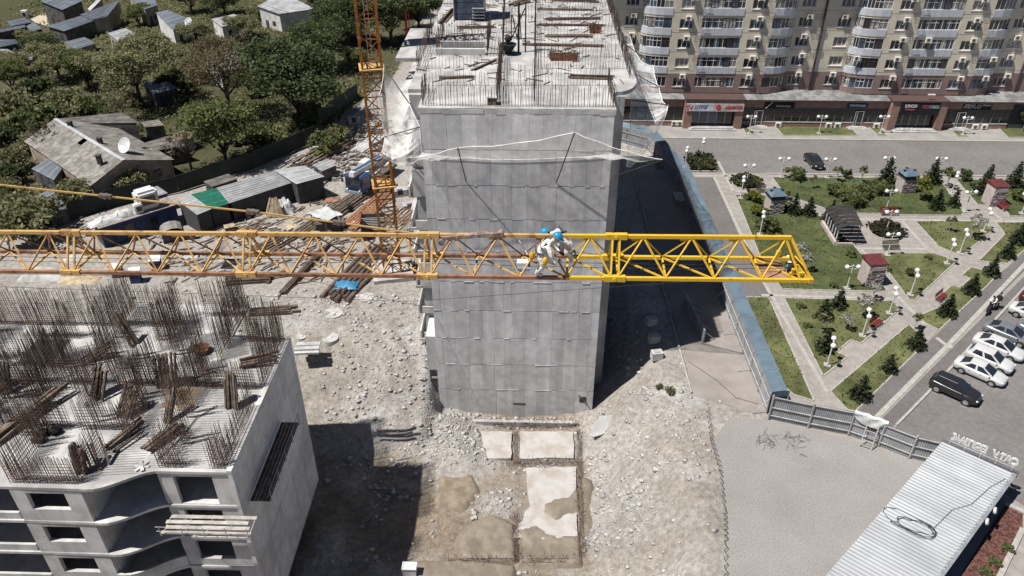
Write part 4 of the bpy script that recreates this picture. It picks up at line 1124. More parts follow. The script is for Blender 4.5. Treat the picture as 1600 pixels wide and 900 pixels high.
for a, b in (((-0.16, 0.16, 1.1), (-0.1, 0.0, 0.8)), ((0.16, 0.16, 1.1), (0.1, 0.0, 0.8)), ((-0.17, 0.04, 0.93), (0.17, 0.04, 0.93)), ((-0.16, -0.1, 0.8), (0.16, -0.1, 0.8)), ((0.17, -0.06, 0.79), (0.17, 0.1, 0.76))):
    mb.beam(a, b, 0.05, 0.03)
mb.build('harness', STRAP, wA)
for p, r in (((0.15, -0.2, 0.7), 0.085), ((0.2, 0.14, 0.58), 0.085)):
    mb = MB(); mb.ball(p, r, 10, 7, (0.7, 0.85, 1.5)); mb.build('tool_pouch', YBAG, wA, True)
# worker B kneels farther back, bent over the top chord with both arms hanging
footB = JP(s_of(850), -JW, 0.05)
WB = dict(pelvis=(0, 0.22, 0.62), belly=(0, 0.1, 0.74), chest=(0, -0.12, 0.84), neckb=(0, -0.27, 0.84), neck=(0, -0.34, 0.83), skull=(0, -0.42, 0.82), crown=(0, -0.5, 0.88), face=(-0.2, -0.6, -0.8),
          shl=(-0.2, -0.12, 0.84), ell=(-0.26, -0.14, 0.56), wrl=(-0.24, -0.06, 0.34), handl=(-0.24, -0.04, 0.27), shr=(0.2, -0.1, 0.84), elr=(0.27, 0.12, 0.72), wrr=(0.25, 0.3, 0.5), handr=(0.24, 0.34, 0.42),
          hipl=(-0.1, 0.22, 0.58), knl=(-0.16, -0.02, 0.4), anl=(-0.12, 0.12, 0.1), toel=(-0.12, -0.06, 0.05), hipr=(0.1, 0.24, 0.58), knr=(0.16, 0.1, 0.36), anr=(0.12, 0.36, 0.1), toer=(0.12, 0.2, 0.05))
wB = person('worker in white coverall and blue helmet bent over behind the jib top chord', footB + Vector((0.44, 0.0, -0.17)), R(-90), WB, WMATS, cls_worker, helmet=HELMET)
mb = MB(); mb.beam((-0.16, -0.1, 0.965), (0.1, 0.1, 0.86), 0.05, 0.03); mb.beam((0.16, -0.1, 0.965), (-0.1, 0.1, 0.86), 0.05, 0.03); mb.build('harness', STRAP, wB)
# tool box on the jib beside the workers
tb = thing('tool_case', 'white and blue tool case standing on the jib behind the workers', 'tool case', JP(s_of(815), 0.15, 0.04))
mb = MB(); mb.bx(-0.15, 0.15, -0.11, 0.11, 0.1, 0.22); mb.build('case', WHITE, tb)
mb = MB(); mb.bx(-0.21, 0.2, -0.17, 0.16, 0.02, 0.095); mb.build('tray', M('blue_grey_tray', (0.16, 0.23, 0.32), bump=0), tb)
mb = MB(); mb.bx(0.152, 0.18, -0.09, 0.09, 0.11, 0.21); mb.build('end_cap', BLACK, tb)
cable('frayed white rope lying over the jib braces beside the tool case', [JP(s_of(822), 0.0, 0.38), JP(s_of(815), -0.1, 0.55), JP(s_of(808), -0.15, 0.72)], 0.013, ROPE)
# ================================================================ PARK FURNITURE
LAMPW = M('white_lamp_paint', (0.52, 0.51, 0.48), rough=0.5, var=0.05, bump=0)
GLOBE = M('white_glass_globe', (0.62, 0.62, 0.61), rough=0.25, var=0.02, bump=0, spec=0.5)
def lamp_proto():
    t_ = thing('street_lamp', 'x', 'lamp', (0, 0, 0), group='white twin-globe lamps of the park')
    mb = MB(); mb.tube((0, 0, 0), (0, 0, 2.75), 0.075, 0.05, n=8); mb.tube((0, 0, 0.0), (0, 0, 0.35), 0.12, 0.09, n=8); mb.tube((0, 0, 2.75), (0, 0, 3.0), 0.05, 0.02, n=8); mb.build('post', LAMPW, t_)
    mb = MB(); mb.box((0, 0, 0.06), (0.6, 0.6, 0.12)); mb.build('base_block', KERB, t_)
    for s_ in (-1, 1):
        mb = MB(); mb.tube((0, 0, 2.85), (s_ * 0.5, 0, 2.55), 0.035, n=6); mb.tube((0, 0, 2.4), (s_ * 0.5, 0, 2.45), 0.03, n=6); a = mb.build('arm', LAMPW, t_)
        mb = MB(); mb.ball((s_ * 0.58, 0, 2.66), 0.24, 14, 9); mb.build('globe', GLOBE, a, True)
    return t_
lamp0 = lamp_proto()
LAMPS = [(1220, 277, 0, 'white twin-globe lamp at the road corner left of the dark car'), (1291, 278, 0, 'white twin-globe lamp at the road just right of the dark car'), (1382, 276, 0, 'white twin-globe lamp at the road behind the big spruce left of the blue-roofed pillar'), (1462, 277, 0, 'white twin-globe lamp at the road right of the blue-roofed pillar among trees'),
         (1384, 329, 5, 'white twin-globe lamp on the lawn behind the long red bench'), (1384, 363, 5, 'white twin-globe lamp rising from the oval flower bed'), (1386, 399, 5, 'white twin-globe lamp beside the dark slatted bench'), (1507, 331, 8, 'white twin-globe lamp at the tip of the lawn left of the red-roofed pillar'),
         (1536, 362, 70, 'white twin-globe lamp seen end-on at the right corner of the middle lawn'), (1499, 396, 70, 'white twin-globe lamp farther up the pair at the lawn corner by the diagonal path'), (1479, 412, 70, 'white twin-globe lamp nearer of the pair at the lawn corner by the diagonal path'), (1422, 461, 70, 'white twin-globe lamp at the lower tip of the lawn near the road crossing'),
         (1323, 451, 3, 'white twin-globe lamp left of the red-roofed stone pillar'), (1596, 334, 0, 'white twin-globe lamp at the right edge of the photo by the lawn'), (1486, 303, 60, 'white twin-globe lamp on the path behind the spruces left of the red-roofed pillar'), (1157, 310, 75, 'white twin-globe lamp seen end-on at the left tip of the lawn by the round bed'),
         (1166, 288, 3, 'white twin-globe lamp standing in the round shrub bed'), (1187, 367, 75, 'white twin-globe lamp at the left edge of the lawn below the blue-roofed pillar'), (1292, 571, 70, 'white twin-globe lamp at the lowest lawn corner of the park'), (1347, 525, 70, 'white twin-globe lamp beside the red bench on the triangular lawn'),
         (1389, 490, 70, 'white twin-globe lamp at the right tip of the triangular lawn'), (1225, 440, 80, 'white twin-globe lamp seen through the tip of the crane jib'), (1096, 248, 75, 'white twin-globe lamp in the clipped bed beside the blue fence'), (1070, 262, 75, 'white twin-globe lamp half hidden by the blue fence'),
         (1170, 209, 0, 'white twin-globe lamp before the left shop portal'), (1279, 209, 0, 'white twin-globe lamp on the long shop-front lawn'), (1375, 209, 0, 'white twin-globe lamp on the small lawn left of the right shop portal'), (1504, 211, 0, 'white twin-globe lamp on the small lawn right of the right shop portal')]
for i, (x, y, r, lb) in enumerate(LAMPS):
    p = G(x, y)
    if i == 0:
        lamp0.location = p; lamp0.rotation_euler = (0, 0, R(r)); lamp0['label'] = lb
    else: copy_tree(lamp0, p, R(r), lb)
# ---------------------------------------------------------------- stone pillars
STONE = M('mauve_rubble_stone', (0.3, 0.25, 0.24), rough=0.95, var=0.35, scale=3.5, bump=0.8, bscale=5, rand=0.3)
STONE_S = M('smooth_mauve_plaster', (0.40, 0.345, 0.33), rough=0.9, var=0.12, scale=1.5, bump=0.1)
ROOFR = M('red_sheet_roof', (0.105, 0.026, 0.03), rough=0.55, var=0.15, bump=0.05)
ROOFB = M('blue_grey_sheet_roof', (0.09, 0.13, 0.165), rough=0.5, var=0.12, bump=0.05)
stone_meshes = []
for i in range(6):
    rg = random.Random(40 + i); mb = MB()
    w = 0.42; h = 0.2
    bm = bmesh.new(); bmesh.ops.create_cube(bm, size=1.0)
    for v in bm.verts: v.co = Vector((v.co.x * w, v.co.y * 0.14, v.co.z * h)) + Vector((rg.uniform(-.03, .03), rg.uniform(-.03, .03), rg.uniform(-.02, .02)))
    bmesh.ops.bevel(bm, geom=list(bm.edges), offset=0.025, segments=1, affect='EDGES')
    me = bpy.data.meshes.new('stone'); bm.to_mesh(me); bm.free(); me.materials.append(STONE); stone_meshes.append(me)
def pillar(px, py, label, hgt, roof, rz=R(8), w=1.7, gable=False):
    t_ = thing('stone_pillar', label, 'pillar', G(px, py), rz)
    mb = MB(); mb.bx(-w / 2, w / 2, -w / 2, w / 2, 0, hgt); mb.build('core', STONE_S, t_)
    rg = random.Random(int(px))
    rows_ = int(hgt * 0.8 / 0.21)
    for face in (0, 1):   # front and right faces are faced in rough stone
        for r_ in range(rows_):
            x = -w / 2 + 0.2 - (0.2 if r_ % 2 else 0)
            while x < w / 2 + 0.02:
                me = rg.choice(stone_meshes)
                c = max(-w / 2 + 0.1, min(w / 2 - 0.1, x))
                o = obj('stone', me, t_)
                z = 0.1 + r_ * 0.21
                if face == 0: o.location = (c, -w / 2 - 0.03, z); o.rotation_euler = (0, 0, rg.choice([0, math.pi]))
                else: o.location = (w / 2 + 0.03, c, z); o.rotation_euler = (0, 0, R(90) + rg.choice([0, math.pi]))
                x += 0.42
    if gable:
        mb = MB(); mb.bx(-w / 2 - 0.02, w / 2 + 0.02, -w / 2 - 0.02, w / 2 + 0.02, hgt, hgt + 0.6); mb.build('louvre_box', DARKHOLE, t_)
        mb = MB(); e = w / 2 + 0.22; z0 = hgt + 0.6
        mb.add([(-e, -e, z0), (e, -e, z0), (e, e, z0), (-e, e, z0), (-e * .55, -e * .55, z0 + .35), (e * .55, -e * .55, z0 + .35), (e * .55, e * .55, z0 + .35), (-e * .55, e * .55, z0 + .35)],
               [(3, 2, 1, 0), (0, 1, 5, 4), (1, 2, 6, 5), (2, 3, 7, 6), (3, 0, 4, 7), (4, 5, 6, 7)]); rf = mb.build('roof', roof, t_)
        for sx, sy_ in ((0, e * .6), (-e * .6, 0), (e * .6, 0)):
            mb = MB(); mb.box((sx, sy_, z0 + 0.33), (0.3, 0.3, 0.2)); mb.build('dormer', BLACK, rf)
    else:
        e = w / 2 + 0.12
        mb = MB(); mb.add([(-e, -e, hgt + .05), (e, -e, hgt + .05), (e, e, hgt + .05), (-e, e, hgt + .05), (-e, -e, hgt + .16), (e, -e, hgt + .16), (e, e, hgt + .32), (-e, e, hgt + .32)], [(3, 2, 1, 0), (0, 1, 5, 4), (1, 2, 6, 5), (2, 3, 7, 6), (3, 0, 4, 7), (4, 5, 6, 7)]); mb.build('roof', roof, t_)
        mb = MB(); mb.bx(-w / 2 + 0.2, w / 2 - 0.15, -w / 2 - 0.13, -w / 2 - 0.02, hgt - 0.62, hgt - 0.2); mb.build('plaque', STONE_S, t_)
pillar(1207, 330, 'stone pillar with blue-grey hipped roof beside yellow-green shrubs on the left lawn', 1.9, ROOFB, gable=True)
pillar(1412, 298, 'stone pillar with blue-grey hipped roof among spruces near the road', 1.9, ROOFB, gable=True)
pillar(1357, 441, 'stone pillar with flat red roof beside the path below the canopy', 2.6, ROOFR)
pillar(1549, 318, 'stone pillar with flat red roof beside the red bench at right', 2.6, ROOFR)
# ---------------------------------------------------------------- canopy shelter
sh = thing('canopy_shelter', 'dark curved glass canopy shelter with low wall beside the round plaza', 'shelter', G(1316, 372), R(0))
DG = M('smoked_canopy_sheet', (0.035, 0.032, 0.03), rough=0.25, var=0.2, bump=0, spec=0.6)
a0, a1, b0, b1 = [p - G(1316, 372) for p in (G(1306, 384), G(1338, 384), G(1285, 350), G(1322, 350))]
for k in range(6):
    t0, t1 = k / 6, (k + 1) / 6
    rows_ = []
    for t in (t0 + 0.01, t1 - 0.01):
        row = []
        for j in range(7):
            u = j / 6; zz = 1.9 + 0.75 * math.sin(0.35 + u * 1.9)
            p = a0.lerp(a1, u).lerp(b0.lerp(b1, u), t); row.append(Vector((p.x - 0.2 + 0.4 * u, p.y, zz)))
        rows_.append(row)
    mb = MB(); mb.grid(rows_); mb.grid([[p - Vector((0, 0, 0.03)) for p in r_] for r_ in rows_[::-1]]); mb.build('roof_panel', DG, sh)
mb = MB()
for t in (0.02, 0.5, 0.98):
    for u, h in ((0.0, 2.1), (0.97, 2.45)):
        p = a0.lerp(a1, u).lerp(b0.lerp(b1, u), t); mb.tube(p, p + Vector((0, 0, h)), 0.05)
mb.build('post', BLACK, sh)
mb = MB(); mb.beam(a0 + Vector((-0.1, 0, 0.25)), b0 + Vector((-0.1, 0, 0.25)), 0.3, 0.5); mb.beam(a0 + Vector((0, -0.05, 0.2)), a1 + Vector((-0.5, -0.05, 0.2)), 0.2, 0.4); mb.build('low_wall', STONE_S, sh)
for k in range(6):
    p = a0.lerp(b0, (k + 0.5) / 6.2) + Vector((0.02, 0, 1.25)); mb = MB(); mb.box(p, (0.03, 0.55, 1.1), -0.2); mb.build('side_pane', M('pale_side_pane', (0.4, 0.42, 0.44), rough=0.2, bump=0), sh)
mb = MB(); mb.beam(a0.lerp(b0, 0.1) + Vector((0.8, 0, 0.4)), a0.lerp(b0, 0.9) + Vector((0.8, 0, 0.4)), 0.5, 0.08); mb.build('seat', BLACK, sh)
# ---------------------------------------------------------------- benches
BRED = M('red_bench_slat', (0.15, 0.022, 0.024), rough=0.6, var=0.2, bump=0.05)
BDARK = M('dark_bench_slat', (0.07, 0.055, 0.05), rough=0.6, var=0.2, bump=0.05)
def bench(a, b, label, m, back=True, w=0.5):
    a, b = G(*a), G(*b); c = (a + b) / 2; d = (b - a); l = d.length
    t_ = thing('park_bench', label, 'bench', c, math.atan2(d.y, d.x))
    for k in range(4):
        mb = MB(); mb.bx(-l / 2, l / 2, -0.25 + k * 0.13, -0.15 + k * 0.13, 0.42, 0.47); mb.build('seat_slat', m, t_)
    if back:
        for k in range(3):
            mb = MB(); mb.bx(-l / 2, l / 2, 0.27 + k * 0.03, 0.31 + k * 0.03, 0.55 + k * 0.15, 0.66 + k * 0.15); mb.build('back_slat', m, t_)
    for s_ in (-1, 1):
        mb = MB(); mb.bx(s_ * (l / 2 - 0.15) - 0.05, s_ * (l / 2 - 0.15) + 0.05, -0.25, 0.3, 0, 0.41); mb.build('leg', KERB, t_)
bench((1374, 336), (1402, 336), 'long red slatted bench at the head of the plaza by the lawn edge', BRED)
bench((1378, 390), (1404, 389), 'dark slatted bench below the oval flower bed', BDARK)
bench((1556, 322), (1570, 331), 'red slatted bench at the foot of the right stone pillar', BRED)
bench((1360, 516), (1375, 505), 'red slatted bench on a pale pad at the triangular lawn', BRED)
bench((1463, 474), (1475, 464), 'red slatted bench on a pale pad across the diagonal path', BRED)
bench((1180, 300), (1196, 301), 'brown bench between the round bed and the left stone pillar', BDARK)
for pl in ([(1352, 522), (1372, 497), (1386, 503), (1366, 520)], [(1455, 476), (1474, 459), (1482, 466), (1466, 482)], [(1545, 420), (1575, 411), (1576, 418), (1561, 428)], [(1444, 507), (1466, 517), (1450, 534), (1438, 520)]):
    sheet('bench_pad', pxs(pl), 0.066, PAVE, 0.05)
# ---------------------------------------------------------------- planting beds
SHRUB_SOIL = M('bed_soil', (0.12, 0.095, 0.07), var=0.3, scale=4)
def ring_bed(cx, cy_, rx, ry, label):
    c = G(cx, cy_); ex = (G(cx + rx, cy_) - c).length; ey = (G(cx, cy_ - ry) - c).length
    t_ = thing('flower_bed', label, 'flower bed', c)
    pts = [(ex * math.cos(2 * math.pi * i / 28), ey * math.sin(2 * math.pi * i / 28)) for i in range(28)]
    mb = MB(); mb.prism(pts, -0.02, 0.06); mb.build('soil', SHRUB_SOIL, t_)
    mb = MB()
    for i in range(28):
        a, b = pts[i], pts[(i + 1) % 28]; mb.beam((a[0], a[1], 0.06), (b[0], b[1], 0.06), 0.14, 0.14)
    mb.build('kerb', KERB, t_)
    return t_, ex, ey
BED1 = ring_bed(1166, 287, 22, 9, 'round bed of dark clipped shrubs at the left park corner')
BED2 = ring_bed(1383, 362, 25, 12, 'oval bed of brownish shrubs in the middle of the plaza')
c = G(1093, 256)
t_ = thing('flower_bed', 'rectangular bed of dense shrubs with a small conifer beside the blue fence', 'flower bed', c)
bp_ = [p - c for p in pxs([(1072, 246), (1110, 246), (1119, 268), (1079, 268)])]
mb = MB(); mb.prism([(p.x, p.y) for p in bp_], -0.02, 0.07); mb.build('soil', SHRUB_SOIL, t_)
mb = MB()
for a, b in zip(bp_, bp_[1:] + bp_[:1]): mb.beam((a.x, a.y, 0.07), (b.x, b.y, 0.07), 0.15, 0.14)
mb.build('kerb', KERB, t_)
BED3 = (t_, bp_)
# ================================================================ VEHICLES
CGLASS = M('car_glass', (0.018, 0.022, 0.028), rough=0.06, var=0.1, bump=0, spec=0.8)
TYRE = M('tyre_rubber', (0.018, 0.018, 0.019), rough=0.85, bump=0)
RIM = M('alloy_rim', (0.45, 0.45, 0.46), rough=0.35, bump=0, metal=0.6)
TAIL = M('tail_light', (0.3, 0.015, 0.02), rough=0.25, bump=0)
HEADL = M('head_light', (0.6, 0.62, 0.65), rough=0.15, bump=0, spec=0.8)
def paint(name, c, rough=0.22, metal=0.1):
    m = M(name, c, rough=rough, var=0.03, bump=0, metal=metal, spec=0.5)
    m.node_tree.nodes['Principled BSDF'].inputs['Coat Weight'].default_value = 0.5
    return m
CARW = paint('white_car_paint', (0.47, 0.47, 0.47), metal=0.0)
CARB = paint('black_car_paint', (0.022, 0.021, 0.022))
CARS = paint('silver_car_paint', (0.2, 0.21, 0.225), metal=0.35)
CARD = paint('maroon_car_paint', (0.06, 0.02, 0.025))
SHAPES = {
 # x, z_low, z_shoulder, z_top, half width low, half width shoulder, half width top
 'sedan': dict(body=[(-2.3, .5, .72, .8, .6, .66, .5), (-2.22, .3, .8, .95, .72, .78, .6), (-1.85, .24, .86, 1.02, .82, .88, .68), (-1.1, .22, .88, 1.0, .86, .91, .74), (0, .22, .86, .97, .87, .915, .76), (.9, .22, .84, .95, .87, .91, .76), (1.5, .24, .8, .9, .85, .89, .7), (2.05, .28, .7, .78, .76, .8, .6), (2.25, .34, .6, .66, .62, .66, .5), (2.32, .4, .52, .56, .5, .52, .4)],
               cab=dict(xr=-1.85, xrt=-.95, xft=.25, xf=1.25, zb=.95, zr=1.0, zt=1.44, wb=.78, wt=.58), wheel=.33, wb=(-1.38, 1.33)),
 'suv': dict(body=[(-2.15, .5, .85, 1.0, .62, .7, .6), (-2.08, .34, .95, 1.1, .78, .84, .7), (-1.6, .3, 1.0, 1.12, .86, .91, .76), (-.8, .29, 1.0, 1.1, .88, .93, .78), (.2, .29, .98, 1.08, .88, .93, .78), (1.0, .29, .96, 1.06, .87, .92, .76), (1.6, .3, .92, 1.0, .85, .9, .72), (2.0, .34, .8, .88, .76, .8, .62), (2.15, .42, .66, .72, .62, .66, .5), (2.2, .48, .6, .64, .5, .54, .4)],
             cab=dict(xr=-2.02, xrt=-1.62, xft=.2, xf=1.1, zb=1.06, zr=1.08, zt=1.62, wb=.8, wt=.62), wheel=.37, wb=(-1.3, 1.3)),
}
def car(kind_, label, paint_, loc, rz, name='parked_car', sc=0.92, rails=False):
    S = SHAPES[kind_]; t_ = thing(name, label, 'car', loc, rz); C = S['cab']
    rows_ = []
    for (x, zl, zs, zt, wl, ws, wt) in S['body']:
        half = [(0, zl), (wl * .85, zl), (wl, zl + .1), (ws, (zl + zs) / 2 + .05), (ws * .985, zs), (wt, zt), (0, zt + .03)]
        row = [Vector((x, -a, b)) for a, b in half] + [Vector((x, a, b)) for a, b in half[-2::-1]]
        rows_.append(row)
    mb = MB(); mb.grid(rows_)
    n = len(rows_[0])
    mb.add(rows_[0], [tuple(range(n))]); mb.add(rows_[-1], [tuple(range(n - 1, -1, -1))])
    me = mb.mesh('body', paint_, True)
    bm = bmesh.new(); bm.from_mesh(me); bmesh.ops.remove_doubles(bm, verts=bm.verts, dist=1e-4); bmesh.ops.subdivide_edges(bm, edges=bm.edges, cuts=1, use_grid_fill=True, smooth=0.6); bmesh.ops.recalc_face_normals(bm, faces=bm.faces); bm.to_mesh(me); bm.free()
    me.polygons.foreach_set('use_smooth', [True] * len(me.polygons))
    body = obj('body', me, t_)
    # cabin: pillars and roof in paint, glazing as separate panes
    b4 = [Vector((C['xr'], -C['wb'], C['zr'])), Vector((C['xf'], -C['wb'] * .98, C['zb'])), Vector((C['xf'], C['wb'] * .98, C['zb'])), Vector((C['xr'], C['wb'], C['zr']))]
    t4 = [Vector((C['xrt'], -C['wt'], C['zt'] - .03)), Vector((C['xft'], -C['wt'], C['zt'])), Vector((C['xft'], C['wt'], C['zt'])), Vector((C['xrt'], C['wt'], C['zt'] - .03))]
    crown = [p.lerp(sum(t4, Vector()) / 4, .35) + Vector((0, 0, .05)) for p in t4]
    mb = MB(); mb.add(b4 + t4 + crown, [(0, 1, 5, 4), (1, 2, 6, 5), (2, 3, 7, 6), (3, 0, 4, 7), (4, 5, 9, 8), (5, 6, 10, 9), (6, 7, 11, 10), (7, 4, 8, 11), (8, 9, 10, 11)])
    mb.build('cabin', paint_, t_)
    def pane(q, nm, ins=.08, off=.012):
        c_ = sum(q, Vector()) / 4; nrm = (q[1] - q[0]).cross(q[3] - q[0]).normalized()
        if nrm.dot(c_ - Vector((C['xft'] - .3, 0, C['zb']))) < 0: nrm = -nrm
        mb = MB(); mb.add([p.lerp(c_, ins) + nrm * off for p in q], [(0, 1, 2, 3)]); mb.build(nm, CGLASS, t_)
    pane([b4[1], b4[2], t4[2], t4[1]], 'windscreen', .09)
    pane([b4[3], b4[0], t4[0], t4[3]], 'rear_window', .13)
    for s_ in (0, 1):
        lo = [b4[0], b4[1]] if s_ == 0 else [b4[3], b4[2]]; hi = [t4[0], t4[1]] if s_ == 0 else [t4[3], t4[2]]
        for u0, u1 in ((.14, .49), (.53, .93)):
            pane([lo[0].lerp(lo[1], u0), lo[0].lerp(lo[1], u1), hi[0].lerp(hi[1], u1), hi[0].lerp(hi[1], u0)], 'side_window', .1)
    wr = S['wheel']
    for x in S['wb']:
        for s_ in (-1, 1):
            mb = MB(); mb.tube((x, s_ * .72, wr), (x, s_ * .935, wr), wr + .05, n=20); a = mb.build('wheel_arch', BLACK, t_)
            mb = MB(); mb.tube((x, s_ * .74, wr), (x, s_ * .945, wr), wr, n=20); w = mb.build('wheel', TYRE, t_)
            mb = MB(); mb.tube((x, s_ * .9, wr), (x, s_ * .955, wr), wr * .68, wr * .62, n=14); mb.build('rim', RIM, w)
    zl = S['body'][0][3]
    f = S['body'][-3]; r_ = S['body'][1]
    for s_ in (-1, 1):
        mb = MB(); mb.ball((f[0] + .03, s_ * f[5] * .8, f[2] - .02), .2, 10, 6, (.9, .6, .36)); mb.build('headlight', HEADL, t_, True)
        mb = MB(); mb.ball((r_[0] + .02, s_ * r_[5] * .8, r_[2] - .03), .17, 10, 6, (.45, 1.0, .55)); mb.build('tail_light', TAIL, t_, True)
        mb = MB(); mb.ball((C['xf'] - .28, s_ * (C['wb'] + .17), C['zb'] + .05), .11, 8, 6, (.7, 1.1, .75)); mb.build('mirror', paint_, t_, True)
        mb = MB()
        for x in (-.75, .25): mb.bx(x - .1, x + .08, s_ * .9, s_ * .935, S['body'][4][2] - .12, S['body'][4][2] - .08)
        mb.build('door_handle', BLACK, t_)
        if rails:
            mb = MB(); mb.tube((C['xrt'] + .1, s_ * C['wt'] * .92, C['zt'] + .08), (C['xft'] - .1, s_ * C['wt'] * .92, C['zt'] + .09), .025); mb.build('roof_rail', STEEL, t_)
    mb = MB(); mb.box((S['body'][-2][0] + .03, 0, .5), (.12, .9, .16)); mb.build('grille', BLACK, t_)
    mb = MB(); mb.box((S['body'][0][0] + .01, 0, .62), (.04, .5, .12)); mb.box((S['body'][-1][0] + .02, 0, .42), (.03, .5, .11)); mb.build('number_plate', WHITE, t_)
    t_.scale = (sc,) * 3
    return t_
cd = (G(1547, 604) - G(1499, 583)); caz = math.atan2(cd.y, cd.x)
def at_wheels(a, b): return (G(*a) + G(*b)) / 2
left = Vector((-math.sin(caz), math.cos(caz), 0))
def slot(a, b, off=0.86): return at_wheels(a, b) + left * off
car('suv', 'black estate car with silver roof rails parked nearest the fence', CARB, slot((1460, 613), (1507, 634)), caz, rails=True)
car('sedan', 'white saloon parked right beside the black estate car', CARW, slot((1499, 583), (1548, 605)), caz)
car('suv', 'white crossover parked second from the black estate car', CARW, slot((1513, 565), (1563, 588)), caz, sc=.9)
car('sedan', 'white saloon parked between the white crossover and the silver saloon', CARW, slot((1527, 545), (1579, 567)), caz, sc=.94)
car('sedan', 'silver saloon with pale flank parked behind the three white cars', CARS, slot((1543, 523), (1594, 546)), caz, sc=.94)
car('sedan', 'white saloon cut by the right edge, below the dark red car', CARW, slot((1583, 493), (1634, 516)), caz, sc=.94)
car('sedan', 'dark red saloon cut by the right edge of the photo', CARD, slot((1597, 474), (1650, 496)), caz)
car('sedan', 'silver saloon nose cut by the right edge beside the parked silver car', CARS, slot((1594, 524), (1645, 548)) + Vector((0.3, 0.4, 0)), caz)
ra = (G(1278, 262) - G(1262, 246)); car('sedan', 'dark saloon driving along the road behind the park', CARB, G(1271, 257) + Vector((0, 0, .01)), math.atan2(ra.y, ra.x), name='driving_car', sc=.9)
# ---------------------------------------------------------------- scooter and two people
scp = G(1543, 488)
st_ = thing('motor_scooter', 'black motor scooter standing on the walkway by the two people', 'scooter', scp, R(52))
for x in (-.62, .62):
    mb = MB(); mb.tube((x, -.06, .28), (x, .06, .28), .28, n=18); w = mb.build('wheel', TYRE, st_)
    mb = MB(); mb.tube((x, -.07, .28), (x, .07, .28), .15, n=12); mb.build('rim', RIM, w)
mb = MB(); mb.box((-.35, 0, .55), (.75, .3, .3)); mb.box((0.1, 0, .3), (.6, .28, .1)); mb.beam((.45, 0, .3), (.5, 0, .95), .3, .1); mb.build('body', CARB, st_)
mb = MB(); mb.box((-.35, 0, .76), (.8, .28, .1)); mb.build('seat', BLACK, st_)
mb = MB(); mb.tube((.48, -.35, 1.02), (.48, .35, 1.02), .02); mb.tube((.6, 0, .3), (.48, 0, 1.02), .03); mb.build('handlebar', STEEL, st_)
mb = MB(); mb.ball((.62, 0, .82), .09, 8, 6); mb.build('headlight', HEADL, st_, True)
SHIRTW = M('white_shirt', (0.68, 0.66, 0.64), bump=0.1); CLOTHB = M('black_clothes', (0.02, 0.02, 0.022), bump=0.1); JEANS = M('dark_trousers', (0.035, 0.04, 0.055), bump=0.1)
HAIR = M('dark_hair', (0.015, 0.012, 0.01), rough=0.6, bump=0.2)
STAND = dict(pelvis=(0, 0, .92), belly=(0, 0, 1.08), chest=(0, 0.02, 1.32), neckb=(0, 0.03, 1.46), neck=(0, .04, 1.53), skull=(0, .06, 1.6), crown=(0, .06, 1.71), face=(0, 1, -.2),
             shl=(-.18, 0.02, 1.38), ell=(-.24, .04, 1.1), wrl=(-.22, .2, .92), handl=(-.21, .26, .87), shr=(.18, 0.02, 1.38), elr=(.24, .04, 1.1), wrr=(.22, .2, .92), handr=(.21, .26, .87),
             hipl=(-.1, 0, .86), knl=(-.11, .03, .48), anl=(-.12, 0, .09), toel=(-.12, .16, .045), hipr=(.1, 0, .86), knr=(.11, .05, .48), anr=(.12, -.04, .09), toer=(.12, .12, .045))
def cls_casual(a, b):
    if a.startswith(('neck', 'skull')): return 1
    if b.startswith(('hand', 'f')) or a.startswith(('hand', 'f')) or (len(a) > 1 and a[0] == 't' and a[1] in 'lr'): return 1
    if b[0] == 't' and b[1:2] in 'lr' and not b.startswith('toe'): return 1
    if a.startswith(('hip', 'kn')) or b.startswith('hip'): return 2
    if b.startswith('toe'): return 3
    return 0
LEAN = dict(STAND); LEAN.update(chest=(0, .2, 1.24), neckb=(0, .32, 1.34), neck=(0, .38, 1.39), skull=(0, .44, 1.44), crown=(0, .5, 1.54), shl=(-.18, .2, 1.28), shr=(.18, .2, 1.28), ell=(-.22, .34, 1.02), elr=(.22, .34, 1.02), wrl=(-.16, .55, .95), handl=(-.15, .62, .93), wrr=(.16, .55, .95), handr=(.15, .62, .93))
person('person in white shirt and dark trousers leaning over the scooter', scp + Vector((0.75, 0.55, 0)), R(115), LEAN, [SHIRTW, SKIN, JEANS, BLACK], cls_casual, hair=HAIR, scale=1.08)
person('person in black clothes standing close behind the one in white shirt', scp + Vector((1.15, 0.75, 0)), R(130), STAND, [CLOTHB, SKIN, CLOTHB, BLACK], cls_casual, hair=HAIR, scale=1.08)
# ================================================================ APARTMENT HOUSE with shops
AY = 115.0
apt = thing('apartment_house', 'beige and brown apartment house with grey glazed balconies above dark shops', 'building', (45, AY, 0))
ainv = Vector((-45, -AY, 0))
def apart(mb, name, m, parent=None, smooth=False):
    o = mb.build(name, m, parent or apt, smooth)
    if parent is None: o.location = ainv
    return o
BEIGE = M('beige_facade', (0.58, 0.525, 0.425), rough=0.9, var=0.07, scale=0.4, bump=0.1, world_co=True)
BROWN = M('brown_facade', (0.235, 0.165, 0.15), rough=0.9, var=0.08, scale=0.5, bump=0.1, world_co=True)
SPAN = M('grey_blue_spandrel', (0.47, 0.485, 0.52), rough=0.6, var=0.06, bump=0.03)
TERRA = M('terracotta_cladding', (0.25, 0.158, 0.13), rough=0.8, var=0.1, scale=1.2, bump=0.05)
TERRA_D = M('dark_red_fascia', (0.075, 0.047, 0.044), rough=0.8, var=0.12, bump=0.05)
WFRAME = M('white_window_frame', (0.66, 0.65, 0.63), rough=0.5, var=0.05, bump=0)
